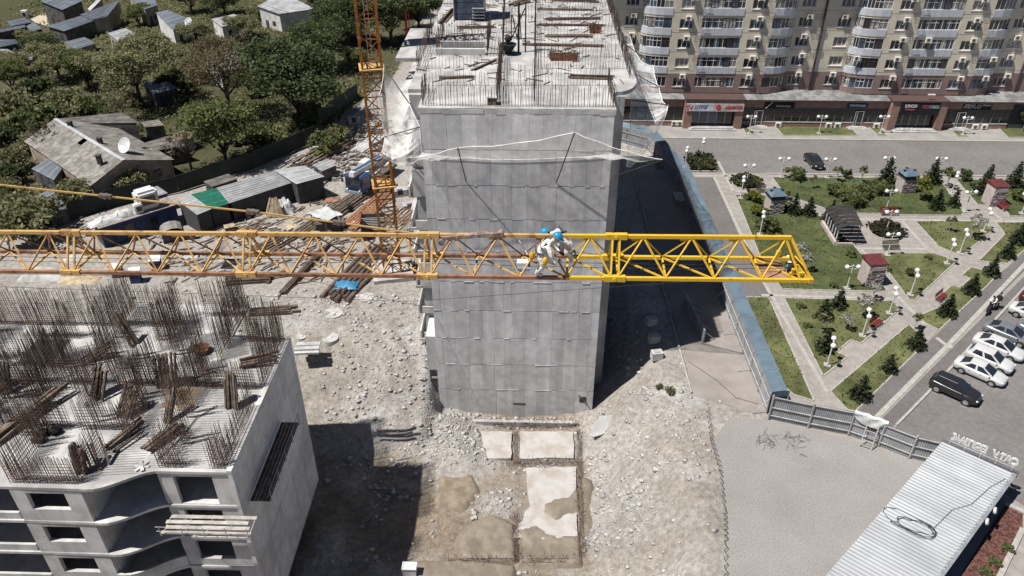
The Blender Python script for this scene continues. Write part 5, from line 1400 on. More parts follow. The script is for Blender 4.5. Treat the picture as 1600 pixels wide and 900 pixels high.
WPANE = [glass_mat('window_glass_dark', (0.025, 0.025, 0.03), rand=0.3), glass_mat('window_glass_blue', (0.06, 0.085, 0.12), rand=0.3), M('window_with_curtain', (0.3, 0.29, 0.27), rough=0.2, var=0.4, scale=2.5, bump=0, rand=0.3)]
ACW = M('air_conditioner_case', (0.6, 0.58, 0.53), rough=0.5, var=0.08, bump=0)
DRAIN = M('dark_drainpipe', (0.06, 0.045, 0.05), bump=0)
ZB, SH_ = 7.6, 2.8
NST = 6
FLOORS = [(4.7, 2.9, BROWN)] + [(ZB + SH_ * k, SH_, BEIGE) for k in range(NST)]
Yp, Ym = AY - 1.5, AY
def fx(px): return (px - 800) * 0.0938 - 3.0
def arc_pts(x0, x1, yA, yB, n, side):
    out = []
    for i in range(n + 1):
        t = i / n * math.pi / 2
        if side == 'L': out.append((x1 - (x1 - x0) * math.cos(t), yA + (yB - yA) * math.sin(t)))
        else: out.append((x0 + (x1 - x0) * math.sin(t), yB + (yA - yB) * math.cos(t) if False else yA + (yB - yA) * (1 - math.cos(t))))
    return out
# plan of one section: list of (points, type)
def section(o):
    L_ = []
    f = lambda v: v + o
    L_.append(([(f(11.6), Ym), (f(13.4), Ym)], 'wall')); L_.append(([(f(13.4), Ym), (f(15.35), Ym)], 'win')); L_.append(([(f(15.35), Ym), (f(15.9), Ym)], 'wall'))
    L_.append((arc_pts(f(15.9), f(20.0), Ym, Yp, 5, 'L'), 'glaz'))
    L_.append(([(f(20.0), Yp), (f(21.1), Yp)], 'wall')); L_.append(([(f(21.1), Yp), (f(23.1), Yp)], 'win')); L_.append(([(f(23.1), Yp), (f(24.3), Yp)], 'wall'))
    n = 6; L_.append(([(f(24.3 + (30.1 - 24.3) * i / n), Yp) for i in range(n + 1)], 'glaz'))
    L_.append(([(f(30.1), Yp), (f(31.1), Yp)], 'wall')); L_.append(([(f(31.1), Yp), (f(33.3), Yp)], 'win')); L_.append(([(f(33.3), Yp), (f(34.3), Yp)], 'wall'))
    L_.append((arc_pts(f(34.3), f(37.9), Yp, Ym, 4, 'R'), 'glaz'))
    L_.append(([(f(37.9), Ym), (f(38.5), Ym)], 'wall')); L_.append(([(f(38.5), Ym), (f(40.5), Ym)], 'win')); L_.append(([(f(40.5), Ym), (f(42.3), Ym)], 'wall'))
    return L_
PLAN = [([(7, Ym), (11.6, Ym)], 'wall')] + section(0) + section(30.7) + section(61.4)[:8]
wb, bb = MB(), MB()
win_cache = {}
ar = random.Random(21)
def window_mesh(w, h):
    key = (round(w, 2), round(h, 2))
    if key in win_cache: return win_cache[key]
    t = 0.09; mb = MB()
    mb.bx(-w / 2, w / 2, 0, 0.1, 0, t); mb.bx(-w / 2, w / 2, 0, 0.1, h - t, h)
    for x in (-w / 2 + t / 2, w / 2 - t / 2, -w / 6, w / 5): mb.bx(x - t / 2, x + t / 2, 0.002, 0.098, t, h - t)
    f_ = mb.mesh('window', WFRAME)
    pm = []
    for m in WPANE:
        mb = MB(); mb.bx(-w / 2 + 0.05, w / 2 - 0.05, 0.04, 0.06, 0.05, h - 0.05); pm.append(mb.mesh('pane', m))
    mb = MB(); mb.bx(-w / 2 - 0.1, w / 2 + 0.1, -0.22, 0.1, -0.1, -0.02); s_ = mb.mesh('sill', WFRAME)
    win_cache[key] = (f_, pm, s_)
    return win_cache[key]
def place_window(cx, cy_, ang, z, w, h, zin=0.16, weights=(5, 3, 2)):
    f_, pm, s_ = window_mesh(w, h)
    o = obj('window', f_, apt); nrm = Vector((math.sin(ang), -math.cos(ang), 0))
    p = Vector((cx, cy_, z)) - nrm * zin
    o.location = p + ainv; o.rotation_euler = (0, 0, ang)
    obj('pane', ar.choices(pm, weights)[0], o)
    s = obj('sill', s_, o)
    return o
ac_mb = MB(); ac_mb.bx(-0.42, 0.42, -0.42, -0.05, 0, 0.6); AC_ME = ac_mb.mesh('air_conditioner', ACW)
fan = MB(); fan.tube((-0.1, -0.435, 0.3), (-0.1, -0.42, 0.3), 0.22, n=14); FAN_ME = fan.mesh('fan_grille', M('fan_dark', (0.08, 0.08, 0.08), bump=0))
brk = MB()
for sx in (-0.42, 0.42):
    brk.beam((sx, 0, -0.02), (sx, -0.5, -0.02), 0.05); brk.beam((sx, 0, -0.5), (sx, -0.48, -0.03), 0.04)
BRK_ME = brk.mesh('bracket', ACW)
basket_mb = MB()
for sx in (-0.45, -0.15, 0.15, 0.45): basket_mb.beam((sx, -0.55, 0), (sx, -0.55, 0.75), 0.03)
for zz in (0.02, 0.38, 0.74):
    basket_mb.beam((-0.46, -0.55, zz), (0.46, -0.55, zz), 0.03)
    for sx in (-0.46, 0.46): basket_mb.beam((sx, 0, zz), (sx, -0.55, zz), 0.03)
BSK_ME = basket_mb.mesh('wall_basket', DRAIN)
def aircon(x, y, z):
    o = obj('air_conditioner', AC_ME, apt); o.location = Vector((x, y, z)) + ainv
    obj('fan_grille', FAN_ME, o); obj('bracket', BRK_ME, o)
for (z0, h, wm) in FLOORS:
    tgt = bb if wm is BROWN else wb
    base = wm is BROWN
    for pts, ty in PLAN:
        for a, b in zip(pts[:-1], pts[1:]):
            A, B = Vector((a[0], a[1], 0)), Vector((b[0], b[1], 0)); d = B - A; w = d.length; ang = math.atan2(d.y, d.x)
            nrm = Vector((math.sin(ang), -math.cos(ang), 0)); c = (A + B) / 2
            def slabp(za, zb_, mbx, inset=0.0, th=0.35, ext=0.0):
                mbx.box(c - nrm * (th / 2 + inset) + Vector((0, 0, (za + zb_) / 2)), (w + ext, th, zb_ - za), ang)
            if ty == 'wall': slabp(z0, z0 + h, tgt, ext=0.004)
            elif ty == 'win':
                sl, hd = z0 + 0.95, z0 + 0.95 + 1.35
                slabp(z0, sl, tgt); slabp(hd, z0 + h, tgt)
                place_window(c.x, c.y, ang, sl, w * 0.985, 1.35)
            else:
                sl = z0 + 1.02; hd = z0 + 2.48
                if base: slabp(z0, sl - 0.1, tgt, ext=0.01); slabp(hd - 0.1, z0 + h, tgt, ext=0.01)
                else:
                    mb = MB(); slabp(z0 + 0.02, sl - 0.02, mb, inset=-0.06, th=0.2, ext=0.02); apart(mb, 'balcony_spandrel', SPAN)
                    slabp(hd + 0.02, z0 + h + 0.0, tgt, ext=0.01)
                mb = MB(); zz0, zz1 = sl - (0.1 if base else 0), hd - (0.1 if base else 0)
                mb.box(c - nrm * 0.12 + Vector((0, 0, (zz0 + zz1) / 2)), (w, 0.05, zz1 - zz0), ang)
                g_ = apart(mb, 'balcony_glazing', ar.choices(WPANE, (4, 4, 3))[0])
                mb = MB()
                for e in (A, c, B): mb.box(e - nrm * 0.09 + Vector((0, 0, (zz0 + zz1) / 2)), (0.06, 0.07, zz1 - zz0), ang)
                for zz in (zz0 + 0.03, zz1 - 0.03): mb.box(c - nrm * 0.085 + Vector((0, 0, zz)), (w, 0.08, 0.06), ang)
                if ar.random() < 0.5: mb.box(c - nrm * 0.085 + Vector((0, 0, zz0 + 0.95)), (w, 0.06, 0.05), ang)
                mb.build('mullion', WFRAME if ar.random() < 0.75 else DRAIN, g_)
apart(wb, 'beige_wall', BEIGE); apart(bb, 'brown_wall', BROWN)
# back, roof and floor ledges of the house
mb = MB(); mb.bx(7, 96, AY + 0.36, AY + 15, 0, ZB + SH_ * NST); apart(mb, 'rear_block', BEIGE)
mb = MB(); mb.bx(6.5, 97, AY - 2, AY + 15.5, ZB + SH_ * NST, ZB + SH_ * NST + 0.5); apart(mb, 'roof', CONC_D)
# air conditioners with their cages, and downpipes
for sec_o in (0, 30.7):
    for k, (z0, h, wm) in enumerate(FLOORS):
        for x, y, pr in ((14.4, Ym, .75), (22.5, Yp, .9), (32.3, Yp, .9), (39.8, Ym, .8), (36.5, Yp + .3, .12), (26.5, Yp - .06, .1), (17.2, Yp + .3, .25)):
            if ar.random() < pr: aircon(x + sec_o + ar.uniform(-.4, .4), y, z0 + h - 0.62 + (0.95 if ar.random() < 0.3 else 0) * 0)
            if x in (14.4, 22.5, 32.3, 39.8) and ar.random() < 0.8:
                o = obj('wall_basket', BSK_ME, apt); o.location = Vector((x + sec_o + 1.35 + ar.uniform(-.1, .2), y, z0 + h - 0.75)) + ainv
for x in (42.0, 72.7):
    mb = MB(); mb.tube((x, Ym - 0.16, 4.5), (x, Ym - 0.16, ZB + SH_ * NST), 0.14, n=8); apart(mb, 'downpipe', DRAIN)
# light fittings and a sign plate between storeys: fine floor joints
for k in range(NST):
    for a, b, y in ((11.6, 15.9, Ym), (20, 24.3, Yp), (30.1, 34.3, Yp), (37.9, 46.6, Ym), (50.7, 55, Yp), (60.8, 65, Yp), (68.6, 77, Ym)):
        mb = MB(); mb.bx(a, b, y - 0.012, y, ZB + SH_ * k + 0.42, ZB + SH_ * k + 0.455); apart(mb, 'facade_joint', BROWN)
# ---------------------------------------------------------------- podium of shops
PY = 112.0
SHOPGL = glass_mat('shop_glass', (0.012, 0.013, 0.015), rough=0.1)
SHOPFR = M('shop_mullion_grey', (0.16, 0.16, 0.165), bump=0)
mb = MB(); mb.bx(7, 100, PY + 0.25, AY + 0.4, 0, 4.25); apart(mb, 'podium_core', DARKHOLE)
mb = MB(); mb.add([(7, PY - 0.35, 4.3), (100, PY - 0.35, 4.3), (100, AY + 0.3, 4.85), (7, AY + 0.3, 4.85), (7, PY - 0.35, 4.2), (100, PY - 0.35, 4.2), (100, AY + 0.3, 4.2), (7, AY + 0.3, 4.2)], [(0, 1, 2, 3), (7, 6, 5, 4), (0, 4, 5, 1), (1, 5, 6, 2), (2, 6, 7, 3), (3, 7, 4, 0)])
apart(mb, 'podium_roof', M('dusty_podium_roof', (0.17, 0.17, 0.168), var=0.3, scale=0.8, bump=0.2))
mb = MB(); mb.bx(7, 100, PY - 0.4, PY - 0.352, 4.08, 4.34); apart(mb, 'roof_edge', TERRA_D)
PORT = [(RY(1067, 197, 110.9).x, RY(1158, 197, 110.9).x), (RY(1386, 197, 110.9).x, RY(1472, 197, 110.9).x)]
segs = [(7, PORT[0][0]), (PORT[0][1], PORT[1][0]), (PORT[1][1], RY(1575, 190, PY).x)]
for a, b in segs:
    mb = MB(); mb.bx(a, b, PY - 0.06, PY + 0.25, 3.1, 4.07); apart(mb, 'fascia', TERRA)
    mb = MB(); mb.bx(a, b, PY - 0.06, PY + 0.25, 0, 0.75); apart(mb, 'plinth', TERRA)
    mb = MB(); mb.bx(a, b, PY - 0.1, PY + 0.2, 0.752, 0.84); apart(mb, 'plinth_sill', KERB)
    n = max(1, int((b - a) / 1.25))
    for i in range(n):
        x0, x1 = lerp(a, b, i / n), lerp(a, b, (i + 1) / n)
        mb = MB(); mb.bx(x0 + 0.03, x1 - 0.03, PY + 0.1, PY + 0.14, 0.85, 3.1); g_ = apart(mb, 'shop_pane', SHOPGL)
        mb = MB(); mb.bx(x0 - 0.03, x0 + 0.03, PY + 0.02, PY + 0.14, 0.85, 3.1); mb.bx(x0 + 0.03, x1 - 0.03, PY + 0.04, PY + 0.098, 2.45, 2.51)
        if i % 4 == 2: mb.bx(x0 + 0.03, x1 - 0.03, PY + 0.04, PY + 0.098, 3.0, 3.06)
        mb.build('mullion', SHOPFR, g_)
def shop_door(x, label=None, w=1.2):
    mb = MB(); mb.bx(x - w / 2, x + w / 2, PY - 0.08, PY + 0.0, 0.25, 2.6); d = apart(mb, 'door', SHOPGL)
    mb = MB()
    for sx in (-w / 2, w / 2, -w / 4): mb.bx(x + sx - 0.04, x + sx + 0.04, PY - 0.13, PY - 0.082, 0.25, 2.64)
    mb.bx(x - w / 2, x + w / 2, PY - 0.13, PY - 0.082, 2.56, 2.64); mb.build('door_frame', M('pale_door_frame', (0.4, 0.4, 0.4), bump=0), d)
    mb = MB()
    for k in range(3): mb.bx(x - 1.0 - 0.25 * (2 - k), x + 1.0 + 0.25 * (2 - k), PY - 0.5 - 0.32 * (2 - k), PY - 0.07, 0.05 + 0.0, 0.1 + 0.07 * (k + 1))
    apart(mb, 'doorstep', CONC_W)
for px in (1184, 1341, 1500): shop_door(RY(px, 185, PY).x)
for (a, b) in PORT:
    Yq = 110.9; pw = 1.15
    for x0, x1 in ((a, a + pw), (b - pw, b)):
        mb = MB(); mb.bx(x0, x1, Yq, PY + 0.3, 0, 3.0); apart(mb, 'portal_pier', TERRA)
    mb = MB(); mb.bx(a, b, Yq + 0.02, AY - 1.6, 3.0, 4.5); apart(mb, 'portal_head', TERRA)
    mb = MB(); mb.bx(a - 0.12, b + 0.12, Yq - 0.12, AY - 1.6, 4.502, 4.66); apart(mb, 'portal_roof', TERRA_D)
    mb = MB(); mb.bx(a + pw - 0.3, b - pw + 0.3, Yq - 0.9, Yq + 1.6, 0.05, 0.2); mb.bx(a + pw, b - pw, Yq - 0.55, Yq + 1.6, 0.2, 0.34); apart(mb, 'portal_steps', CONC_W)
    n = 5
    for i in range(n):
        x0, x1 = lerp(a + pw, b - pw, i / n), lerp(a + pw, b - pw, (i + 1) / n)
        mb = MB(); mb.bx(x0 + .04, x1 - .04, Yq + 0.9, Yq + 0.94, 0.34, 3.0); g_ = apart(mb, 'shop_pane', SHOPGL if a > 40 or i > 2 else WPANE[1])
        mb = MB(); mb.bx(x0 - .04, x0 + .04, Yq + .84, Yq + .95, .34, 3.0); mb.bx(x0, x1, Yq + .85, Yq + .898, 2.4, 2.47); mb.build('mullion', M('bright_mullion', (0.45, 0.45, 0.46), bump=0), g_)
for px in (1216, 1295, 1309, 1370, 1525, 1539): aircon(RY(px, 190, PY).x, PY - 0.08, 0.2)
for px in (1054, 1063): aircon(RY(px, 187, PY).x, PY - 0.08, 0.3)
# ---------------------------------------------------------------- shop signs
RED_S = M('sign_red', (0.4, 0.015, 0.03), bump=0); WHT_S = M('sign_white', (0.55, 0.55, 0.54), bump=0); BLU_S = M('sign_blue', (0.05, 0.2, 0.42), bump=0); CYAN_S = M('sign_pale_blue', (0.45, 0.6, 0.68), bump=0)
BLK_S = M('sign_black', (0.014, 0.014, 0.016), bump=0); GREY_S = M('sign_beige', (0.44, 0.42, 0.38), bump=0); PNK_S = M('sign_pink', (0.45, 0.1, 0.2), bump=0); GRN_S = M('sign_green', (0.25, 0.42, 0.36), bump=0)
def sign(label, x0, x1, z0, z1, y, board, texts, tilt=0.0):
    cx, cz = (x0 + x1) / 2, (z0 + z1) / 2
    t_ = thing('shop_sign', label, 'sign', (cx, y, z0)); t_.rotation_euler = (tilt, 0, 0)
    h = z1 - z0
    mb = MB(); mb.bx(x0 - cx, x1 - cx, -0.08, 0, 0, h); mb.build('board', board, t_)
    for (txt, dx, dz, size, m, bold) in texts:
        o = obj('lettering', text_mesh(txt, size, m, 0.012, bold=bold), t_)
        o.location = (dx, -0.1, h / 2 + dz); o.rotation_euler = (R(90), 0, 0)
    return t_
ya = 110.82
a, b = PORT[0]
mid = lerp(a, b, 0.48)
s1_ = sign('white and pale blue shop sign reading SV in red above the left portal', a + 0.15, mid - 0.02, 2.85, 4.0, ya, WHT_S, [('SV', -1.55, -0.05, 0.95, RED_S, 0.02), ('ON COMFORT', 0.25, 0.3, 0.32, BLU_S, 0.004), ('ARTSTEP', 0.1, -0.08, 0.5, RED_S, 0.008)])
mb = MB(); mb.bx(-0.9, 1.5, -0.092, -0.081, 0.08, 1.1); mb.build('blue_panel', CYAN_S, s1_)
s2_ = sign('beige shop sign reading ASDECOR in dark red above the left portal', mid + 0.02, b - 0.1, 2.85, 4.0, ya, GREY_S, [('ASDECOR', 0.75, 0.0, 0.58, RED_S, 0.022)])
mb = MB(); mb.tube((-1.55, -0.12, 0.62), (-1.55, -0.081, 0.62), 0.38, n=20); em = mb.build('emblem', RED_S, s2_)
mb = MB(); mb.tube((-1.55, -0.13, 0.6), (-1.55, -0.121, 0.6), 0.17, n=12); mb.build('emblem_core', PNK_S, em)
x0, x1 = RY(1196, 155, PY).x, RY(1243, 155, PY).x
s3_ = sign('black sign with a silver slash logo left of the middle shops', x0, x1, 2.9, 4.05, PY - 0.12, BLK_S, [('Aleksandriya', 0.55, -0.1, 0.42, WHT_S, 0.004)])
mb = MB(); mb.beam((-2.0, -0.1, 0.1), (-1.1, -0.1, 1.05), 0.12, 0.02, up=(0, 1, 0)); mb.build('slash_mark', WHT_S, s3_)
x0, x1 = RY(1325, 158, PY).x, RY(1357, 158, PY).x
sign('small dark blue sign with white letters above the middle shop door', x0, x1, 3.2, 3.85, PY - 0.12, M('sign_navy', (0.02, 0.03, 0.09), bump=0), [('FONTANA', 0, 0, 0.5, CYAN_S, 0.02)])
a, b = PORT[1]
sign('black sign reading LOCO in white inside the right portal', a + 1.2, lerp(a, b, .5), 2.55, 4.35, ya + 0.1, BLK_S, [('LOCO', 0.05, 0.42, 0.62, WHT_S, 0.03), ('boutique', 0.0, -0.08, 0.38, PNK_S, 0.006)])
sign('black sign with coloured ring letters inside the right portal', lerp(a, b, .5) + 0.04, b - 1.2, 2.55, 4.35, ya + 0.1, BLK_S, [('CCC', -0.55, 0.3, 0.6, PNK_S, 0.01), ('OBEE', 0.6, 0.3, 0.58, GRN_S, 0.012)])
x0, x1 = RY(1507, 157, PY).x, RY(1552, 157, PY).x
s4_ = sign('black sign with white strip lettering and a ring mark at the right-hand shop', x0, x1, 3.05, 4.05, PY - 0.12, BLK_S, [('DESIGN', -1.25, 0.2, 0.36, WHT_S, 0.01), ('PROJECT', -1.3, -0.12, 0.36, WHT_S, 0.01), ('STUDIO', 1.3, 0.2, 0.36, WHT_S, 0.01), ('LO', 0.0, 0.0, 0.85, WHT_S, 0.006)])
mb = MB(); mb.box(RY(1456, 148, 111.3) , (1.0, 0.3, 0.15)); o = tag(mb.build('floodlight', WHITE), 'small white floodlight box on the roof of the right portal', 'floodlight')
t_ = thing('bicycle_rack', 'thin steel bicycle rack before the right shop portal', 'rack', G(1398, 206))
for k in range(4):
    mb = MB(); mb.path([Vector((k * .7, 0, 0)), Vector((k * .7, 0, .7)), Vector((k * .7 + .5, 0, .7)), Vector((k * .7 + .5, 0, 0))], .03); mb.build('hoop', SHOPFR, t_)
# ================================================================ FENCES, SALES SHED
BLUEM = M('blue_profiled_sheet', (0.1, 0.138, 0.17), rough=0.5, var=0.1, scale=0.8, bump=0.04, rand=0.1)
GREYM = M('grey_profiled_sheet', (0.25, 0.255, 0.265), rough=0.6, var=0.12, scale=0.8, bump=0.05, rand=0.08)
POSTM = M('pale_fence_steel', (0.36, 0.35, 0.34), rough=0.6, var=0.15, bump=0)
def corrugated(mb, p0, p1, up, th=0.03, pitch=0.2):
    """ribbed sheet from p0 to p1, extruded along up"""
    p0, p1, up = Vector(p0), Vector(p1), Vector(up)
    d = p1 - p0; n = max(2, int(d.length / pitch)); nrm = d.cross(up).normalized() * th
    row0, row1 = [], []
    for i in range(n + 1):
        for u, o in ((0.0, 0), (0.2, 1), (0.5, 1), (0.7, 0)):
            t = (i + u) / n
            if t > 1: continue
            q = p0 + d * t + nrm * o
            row0.append(q); row1.append(q + up)
    mb.grid([row0, row1])
fence = thing('blue_fence', 'long site fence with a sloping blue sheet canopy beside the grey tower', 'fence', FENCE_A)
fa = Vector((19.95, 48.1, 0)); fb = Vector((19.1, 91.5, 0)); fc = Vector((16.6, 103, 0)); fd = Vector((11.0, 107, 0))
def frel(p): return Vector(p) - FENCE_A
HF = 2.35
npan = 16
runs = [(fa.lerp(fb, i / npan), fa.lerp(fb, (i + 1) / npan)) for i in range(npan)] + [(fb.lerp(fc, i / 4), fb.lerp(fc, (i + 1) / 4)) for i in range(4)] + [(fc.lerp(fd, i / 2), fc.lerp(fd, (i + 1) / 2)) for i in range(2)]
for i, (a, b) in enumerate(runs):
    d = (b - a).normalized(); out = Vector((d.y, -d.x, 0))
    if out.x < 0 and abs(d.x) < 0.9: out = -out
    up = Vector((0, 0, 1))
    mb = MB(); corrugated(mb, frel(a + up * 0.05), frel(b - d * 0.01 + up * 0.05), (0, 0, HF - 0.05)); mb.build('sheet', GREYM, fence)
    e0, e1 = a + up * (HF + 0.02), b - d * 0.02 + up * (HF + 0.02)
    sl = out * 1.25 + Vector((0, 0, 0.22))
    # canopy sheet: ribs run along the fence
    mb = MB(); rows_ = []
    nn = 9
    for k in range(nn + 1):
        for u, o in ((0, 0), (0.25, .035), (0.55, .035), (0.8, 0)):
            t = (k + u) / nn
            if t > 1: continue
            rows_.append([frel(e0 + sl * t + Vector((0, 0, o))), frel(e1 + sl * t + Vector((0, 0, o)))])
    mb.grid(rows_); mb.build('canopy_sheet', BLUEM, fence)
    mb = MB(); mb.beam(frel(a - out * 0.06), frel(a - out * 0.06 + up * HF), 0.08); mb.beam(frel(a - out * 0.06 + up * 1.9), frel(a + out * 1.3 + up * (HF + 0.25)), 0.05); mb.build('post', POSTM, fence)
    for h in (0.6, 1.7):
        mb = MB(); mb.beam(frel(a - out * 0.07 + up * h), frel(b - out * 0.07 + up * h), 0.06); mb.build('rail', POSTM, fence)
    if i % 2 == 0:
        mb = MB(); mb.tube(frel(a - out * 0.1 + up * 1.6), frel(a - out * 1.2 + up * 0.02), 0.03); mb.build('stay', POSTM, fence)
# gable of the near canopy end
mb = MB(); mb.add([frel(fa + Vector((-.02, -.03, HF))), frel(fa + Vector((1.42, -.03, HF + .28))), frel(fa + Vector((1.42, -.03, HF - .35))), frel(fa + Vector((0, -.03, HF - .5)))], [(0, 1, 2, 3)]); mb.build('end_gable', BLUEM, fence)
mb = MB(); mb.beam(frel(fa + Vector((1.4, 0, 0))), frel(fa + Vector((1.4, 0, HF + .25))), 0.08); mb.build('outer_post', POSTM, fence)
# grey fence towards the car park
gf_pts = [(1200, 655), (1262, 668), (1325, 680), (1372, 697), (1420, 716), (1478, 730)]
GP = [G(*p) for p in gf_pts]
gfn = thing('grey_fence', 'grey sheet fence with pale posts running from the blue canopy to the shed', 'fence', GP[0])
hts = [2.5, 2.5, 2.4, 2.3, 2.3]
for i, (a, b) in enumerate(zip(GP[:-1], GP[1:])):
    d = (b - a).normalized(); n_ = Vector((d.y, -d.x, 0)); up = Vector((0, 0, 1)); h = hts[i]
    mb = MB(); corrugated(mb, a - GP[0] + up * .06 - n_ * .04, b - d * .05 - GP[0] + up * .06 - n_ * .04, (0, 0, h - .1), 0.025, 0.16); mb.build('sheet', GREYM, gfn)
    for q in ((a,) if i < 4 else (a, b)):
        mb = MB(); mb.beam(q - GP[0] + n_ * .06, q - GP[0] + n_ * .06 + up * (h + .15), 0.11); mb.build('post', POSTM, gfn)
    for hh in (.5, 1.35, h - .08):
        mb = MB(); mb.beam(a - GP[0] + n_ * .05 + up * hh, b - GP[0] + n_ * .05 + up * hh, 0.07); mb.build('rail', POSTM, gfn)
# white cloth over the top rail
ca, cb_ = GP[2] + Vector((0, 0, 2.5)), GP[3] + Vector((0, 0, 2.45))
d = (cb_ - ca); n_ = Vector((d.y, -d.x, 0)).normalized(); rows_ = []
for j in range(6):
    v = j / 5; row = []
    for i in range(13):
        u = i / 12; p = ca + d * (u * 1.08 - .02) + n_ * (0.12 + 0.05 * math.sin(u * 14 + j)) 
        p.z = 2.56 - v * (0.25 + 0.7 * math.sin(math.pi * min(1, u * 1.02)) ** .7) + 0.03 * math.sin(u * 20 + j * 2)
        row.append(p - ca)
    rows_.append(row)
mb = MB(); mb.grid(rows_); mb.grid([[p + n_ * -.32 + Vector((0, 0, .01)) for p in rows_[0]], rows_[0]])
o = mb.build('white_cloth', M('white_cloth', (0.5, 0.5, 0.5), bump=0.1), smooth=True); o.location = ca; tag(o, 'white cloth draped over the top of the grey fence', 'cloth')
# ladder against the grey fence
la = G(1352, 700); t_ = thing('ladder', 'short wooden ladder leaning on the grey fence below the white cloth', 'ladder', la, math.atan2(d.y, d.x))
for s_ in (-.42, .42):
    mb = MB(); mb.beam((s_, -.1, 0), (s_, .55, 2.0), .07, .07); mb.build('stile', POSTM, t_)
for k in range(5):
    mb = MB(); mb.beam((-.42, -.1 + .13 * (k + .6), .4 * (k + .6)), (.42, -.1 + .13 * (k + .6), .4 * (k + .6)), .06, .05); mb.build('rung', POSTM, t_)
# ---------------------------------------------------------------- sales shed with ribbed tin roof
SC1, SC2, SC3 = G(1472, 690, 2.7), G(1586, 738, 2.7), G(1288, 902, 2.7)
sd1 = (SC2 - SC1); sd2 = (SC3 - SC1)
sd1n = sd1.normalized(); sd2n = (sd2 - sd1n * sd2.dot(sd1n)).normalized()
WID = sd1.length; LEN = sd2.length + 6.0
# follow the photographed corner angles closely: keep the long side's own direction
sd2n = sd2.normalized()
shed = thing('sales_shed', 'long shed with shiny ribbed tin roof at the lower right', 'shed', Vector((SC1.x, SC1.y, 0)))
TIN = M('bright_tin_roof', (0.36, 0.37, 0.385), rough=0.42, var=0.06, scale=0.5, bump=0.02, metal=0.3, rand=0.1)
ns_ = 24
for i in range(ns_):
    a = sd2n * (LEN * i / ns_) + Vector((0, 0, 2.7)); 
    mb = MB(); row0, row1 = [], []
    n = 3; l = LEN / ns_
    for k in range(n):
        for u, o in ((0, 0), (.2, .075), (.48, .075), (.7, 0)):
            q = a + sd2n * (l * (k + u) / n) + Vector((0, 0, o + (0.006 if i % 2 else 0)))
            row0.append(q); row1.append(q + sd1n * WID + Vector((0, 0, -.18)))
    q = a + sd2n * (l + .02); row0.append(q); row1.append(q + sd1n * WID + Vector((0, 0, -.18)))
    mb.grid([row0, row1]); mb.build('roof_sheet', TIN, shed)
def srel(u, v, z): return sd1n * u + sd2n * v + Vector((0, 0, z))
for (u0, v0, u1, v1, nm, m) in ((0.1, 0.15, WID - .1, 0.15, 'end_wall', GREYM), (WID - .12, .15, WID - .12, LEN, 'side_wall', M('navy_cladding', (0.03, 0.035, 0.06), var=0.4, scale=1.0, bump=0.1)), (0.1, .15, 0.1, LEN, 'yard_wall', M('shed_grey_wall', (0.3, 0.3, 0.3)))):
    mb = MB(); mb.beam(srel(u0, v0, 1.22), srel(u1, v1, 1.22), .08, 2.44); mb.build(nm, m, shed)
mb = MB(); mb.beam(srel(WID + .02, -.1, 2.56), srel(WID + .02, LEN, 2.56), .3, .03); mb.build('gutter_flashing', STEEL, shed)
mb = MB()
for k in range(40): mb.box(srel(WID - .05, .2 + k * .5, 2.6), (.05, .05, .02))
kind(mb.build('roof_screw', BLACK, shed), 'stuff')
mb = MB(); mb.beam(srel(-.1, -.16, 2.52), srel(WID + .2, -.16, 2.5), .26, .44); mb.build('end_parapet', M('dark_grey_fascia', (0.1, 0.105, 0.12), bump=0), shed)
for v in (4.2, 5.6):
    mb = MB(); mb.tube(srel(WID + .25, v, 2.2), srel(WID + .4, v, 2.25), .26, .22, n=14); mb.tube(srel(WID, v, 2.0), srel(WID + .3, v, 2.2), .03); mb.build('lamp_dish', WHITE, shed)
# Kazakh sales-office letters standing along the street edge, seen from behind
lt = thing('roof_letters', 'white sign letters on a frame above the tin roof, seen from behind', 'sign', Vector((SC1.x, SC1.y, 0)) + sd1n * 0.35 - sd2n * 0.35 + Vector((0, 0, 2.7)))
txt = 'САТУ БӨЛІМІ'
me = text_mesh('САТУ БӨЛІМІ', 0.78, WHITE, 0.05, bold=0.02)
# one object per letter
bpy.data.meshes.remove(me)
n = len(txt); span = WID - 0.5
az = math.atan2(sd1n.y, sd1n.x)
for i, ch in enumerate(txt):
    if ch == ' ': continue
    o = obj('letter', text_mesh(ch, 0.78, WHITE, 0.07, bold=0.03), lt)
    u = span * (1 - (i + .5) / n)
    o.location = sd1n * u + Vector((0, 0, .55)); o.rotation_euler = (R(90), 0, az + math.pi)
for h in (.12,):
    mb = MB(); mb.beam(sd2n * .08 + Vector((0, 0, h)), sd1n * span + sd2n * .08 + Vector((0, 0, h)), .05); mb.build('rail', POSTM, lt)
for k in range(5):
    q = sd1n * (span * (k + .1) / 4.2); mb = MB(); mb.beam(q + sd2n * .08 + Vector((0, 0, -.3)), q + sd2n * .08 + Vector((0, 0, .3)), .04); mb.beam(q + sd2n * .08 + Vector((0, 0, .3)), q + sd2n * .4 + Vector((0, 0, .02)), .025); mb.build('strut', POSTM, lt)
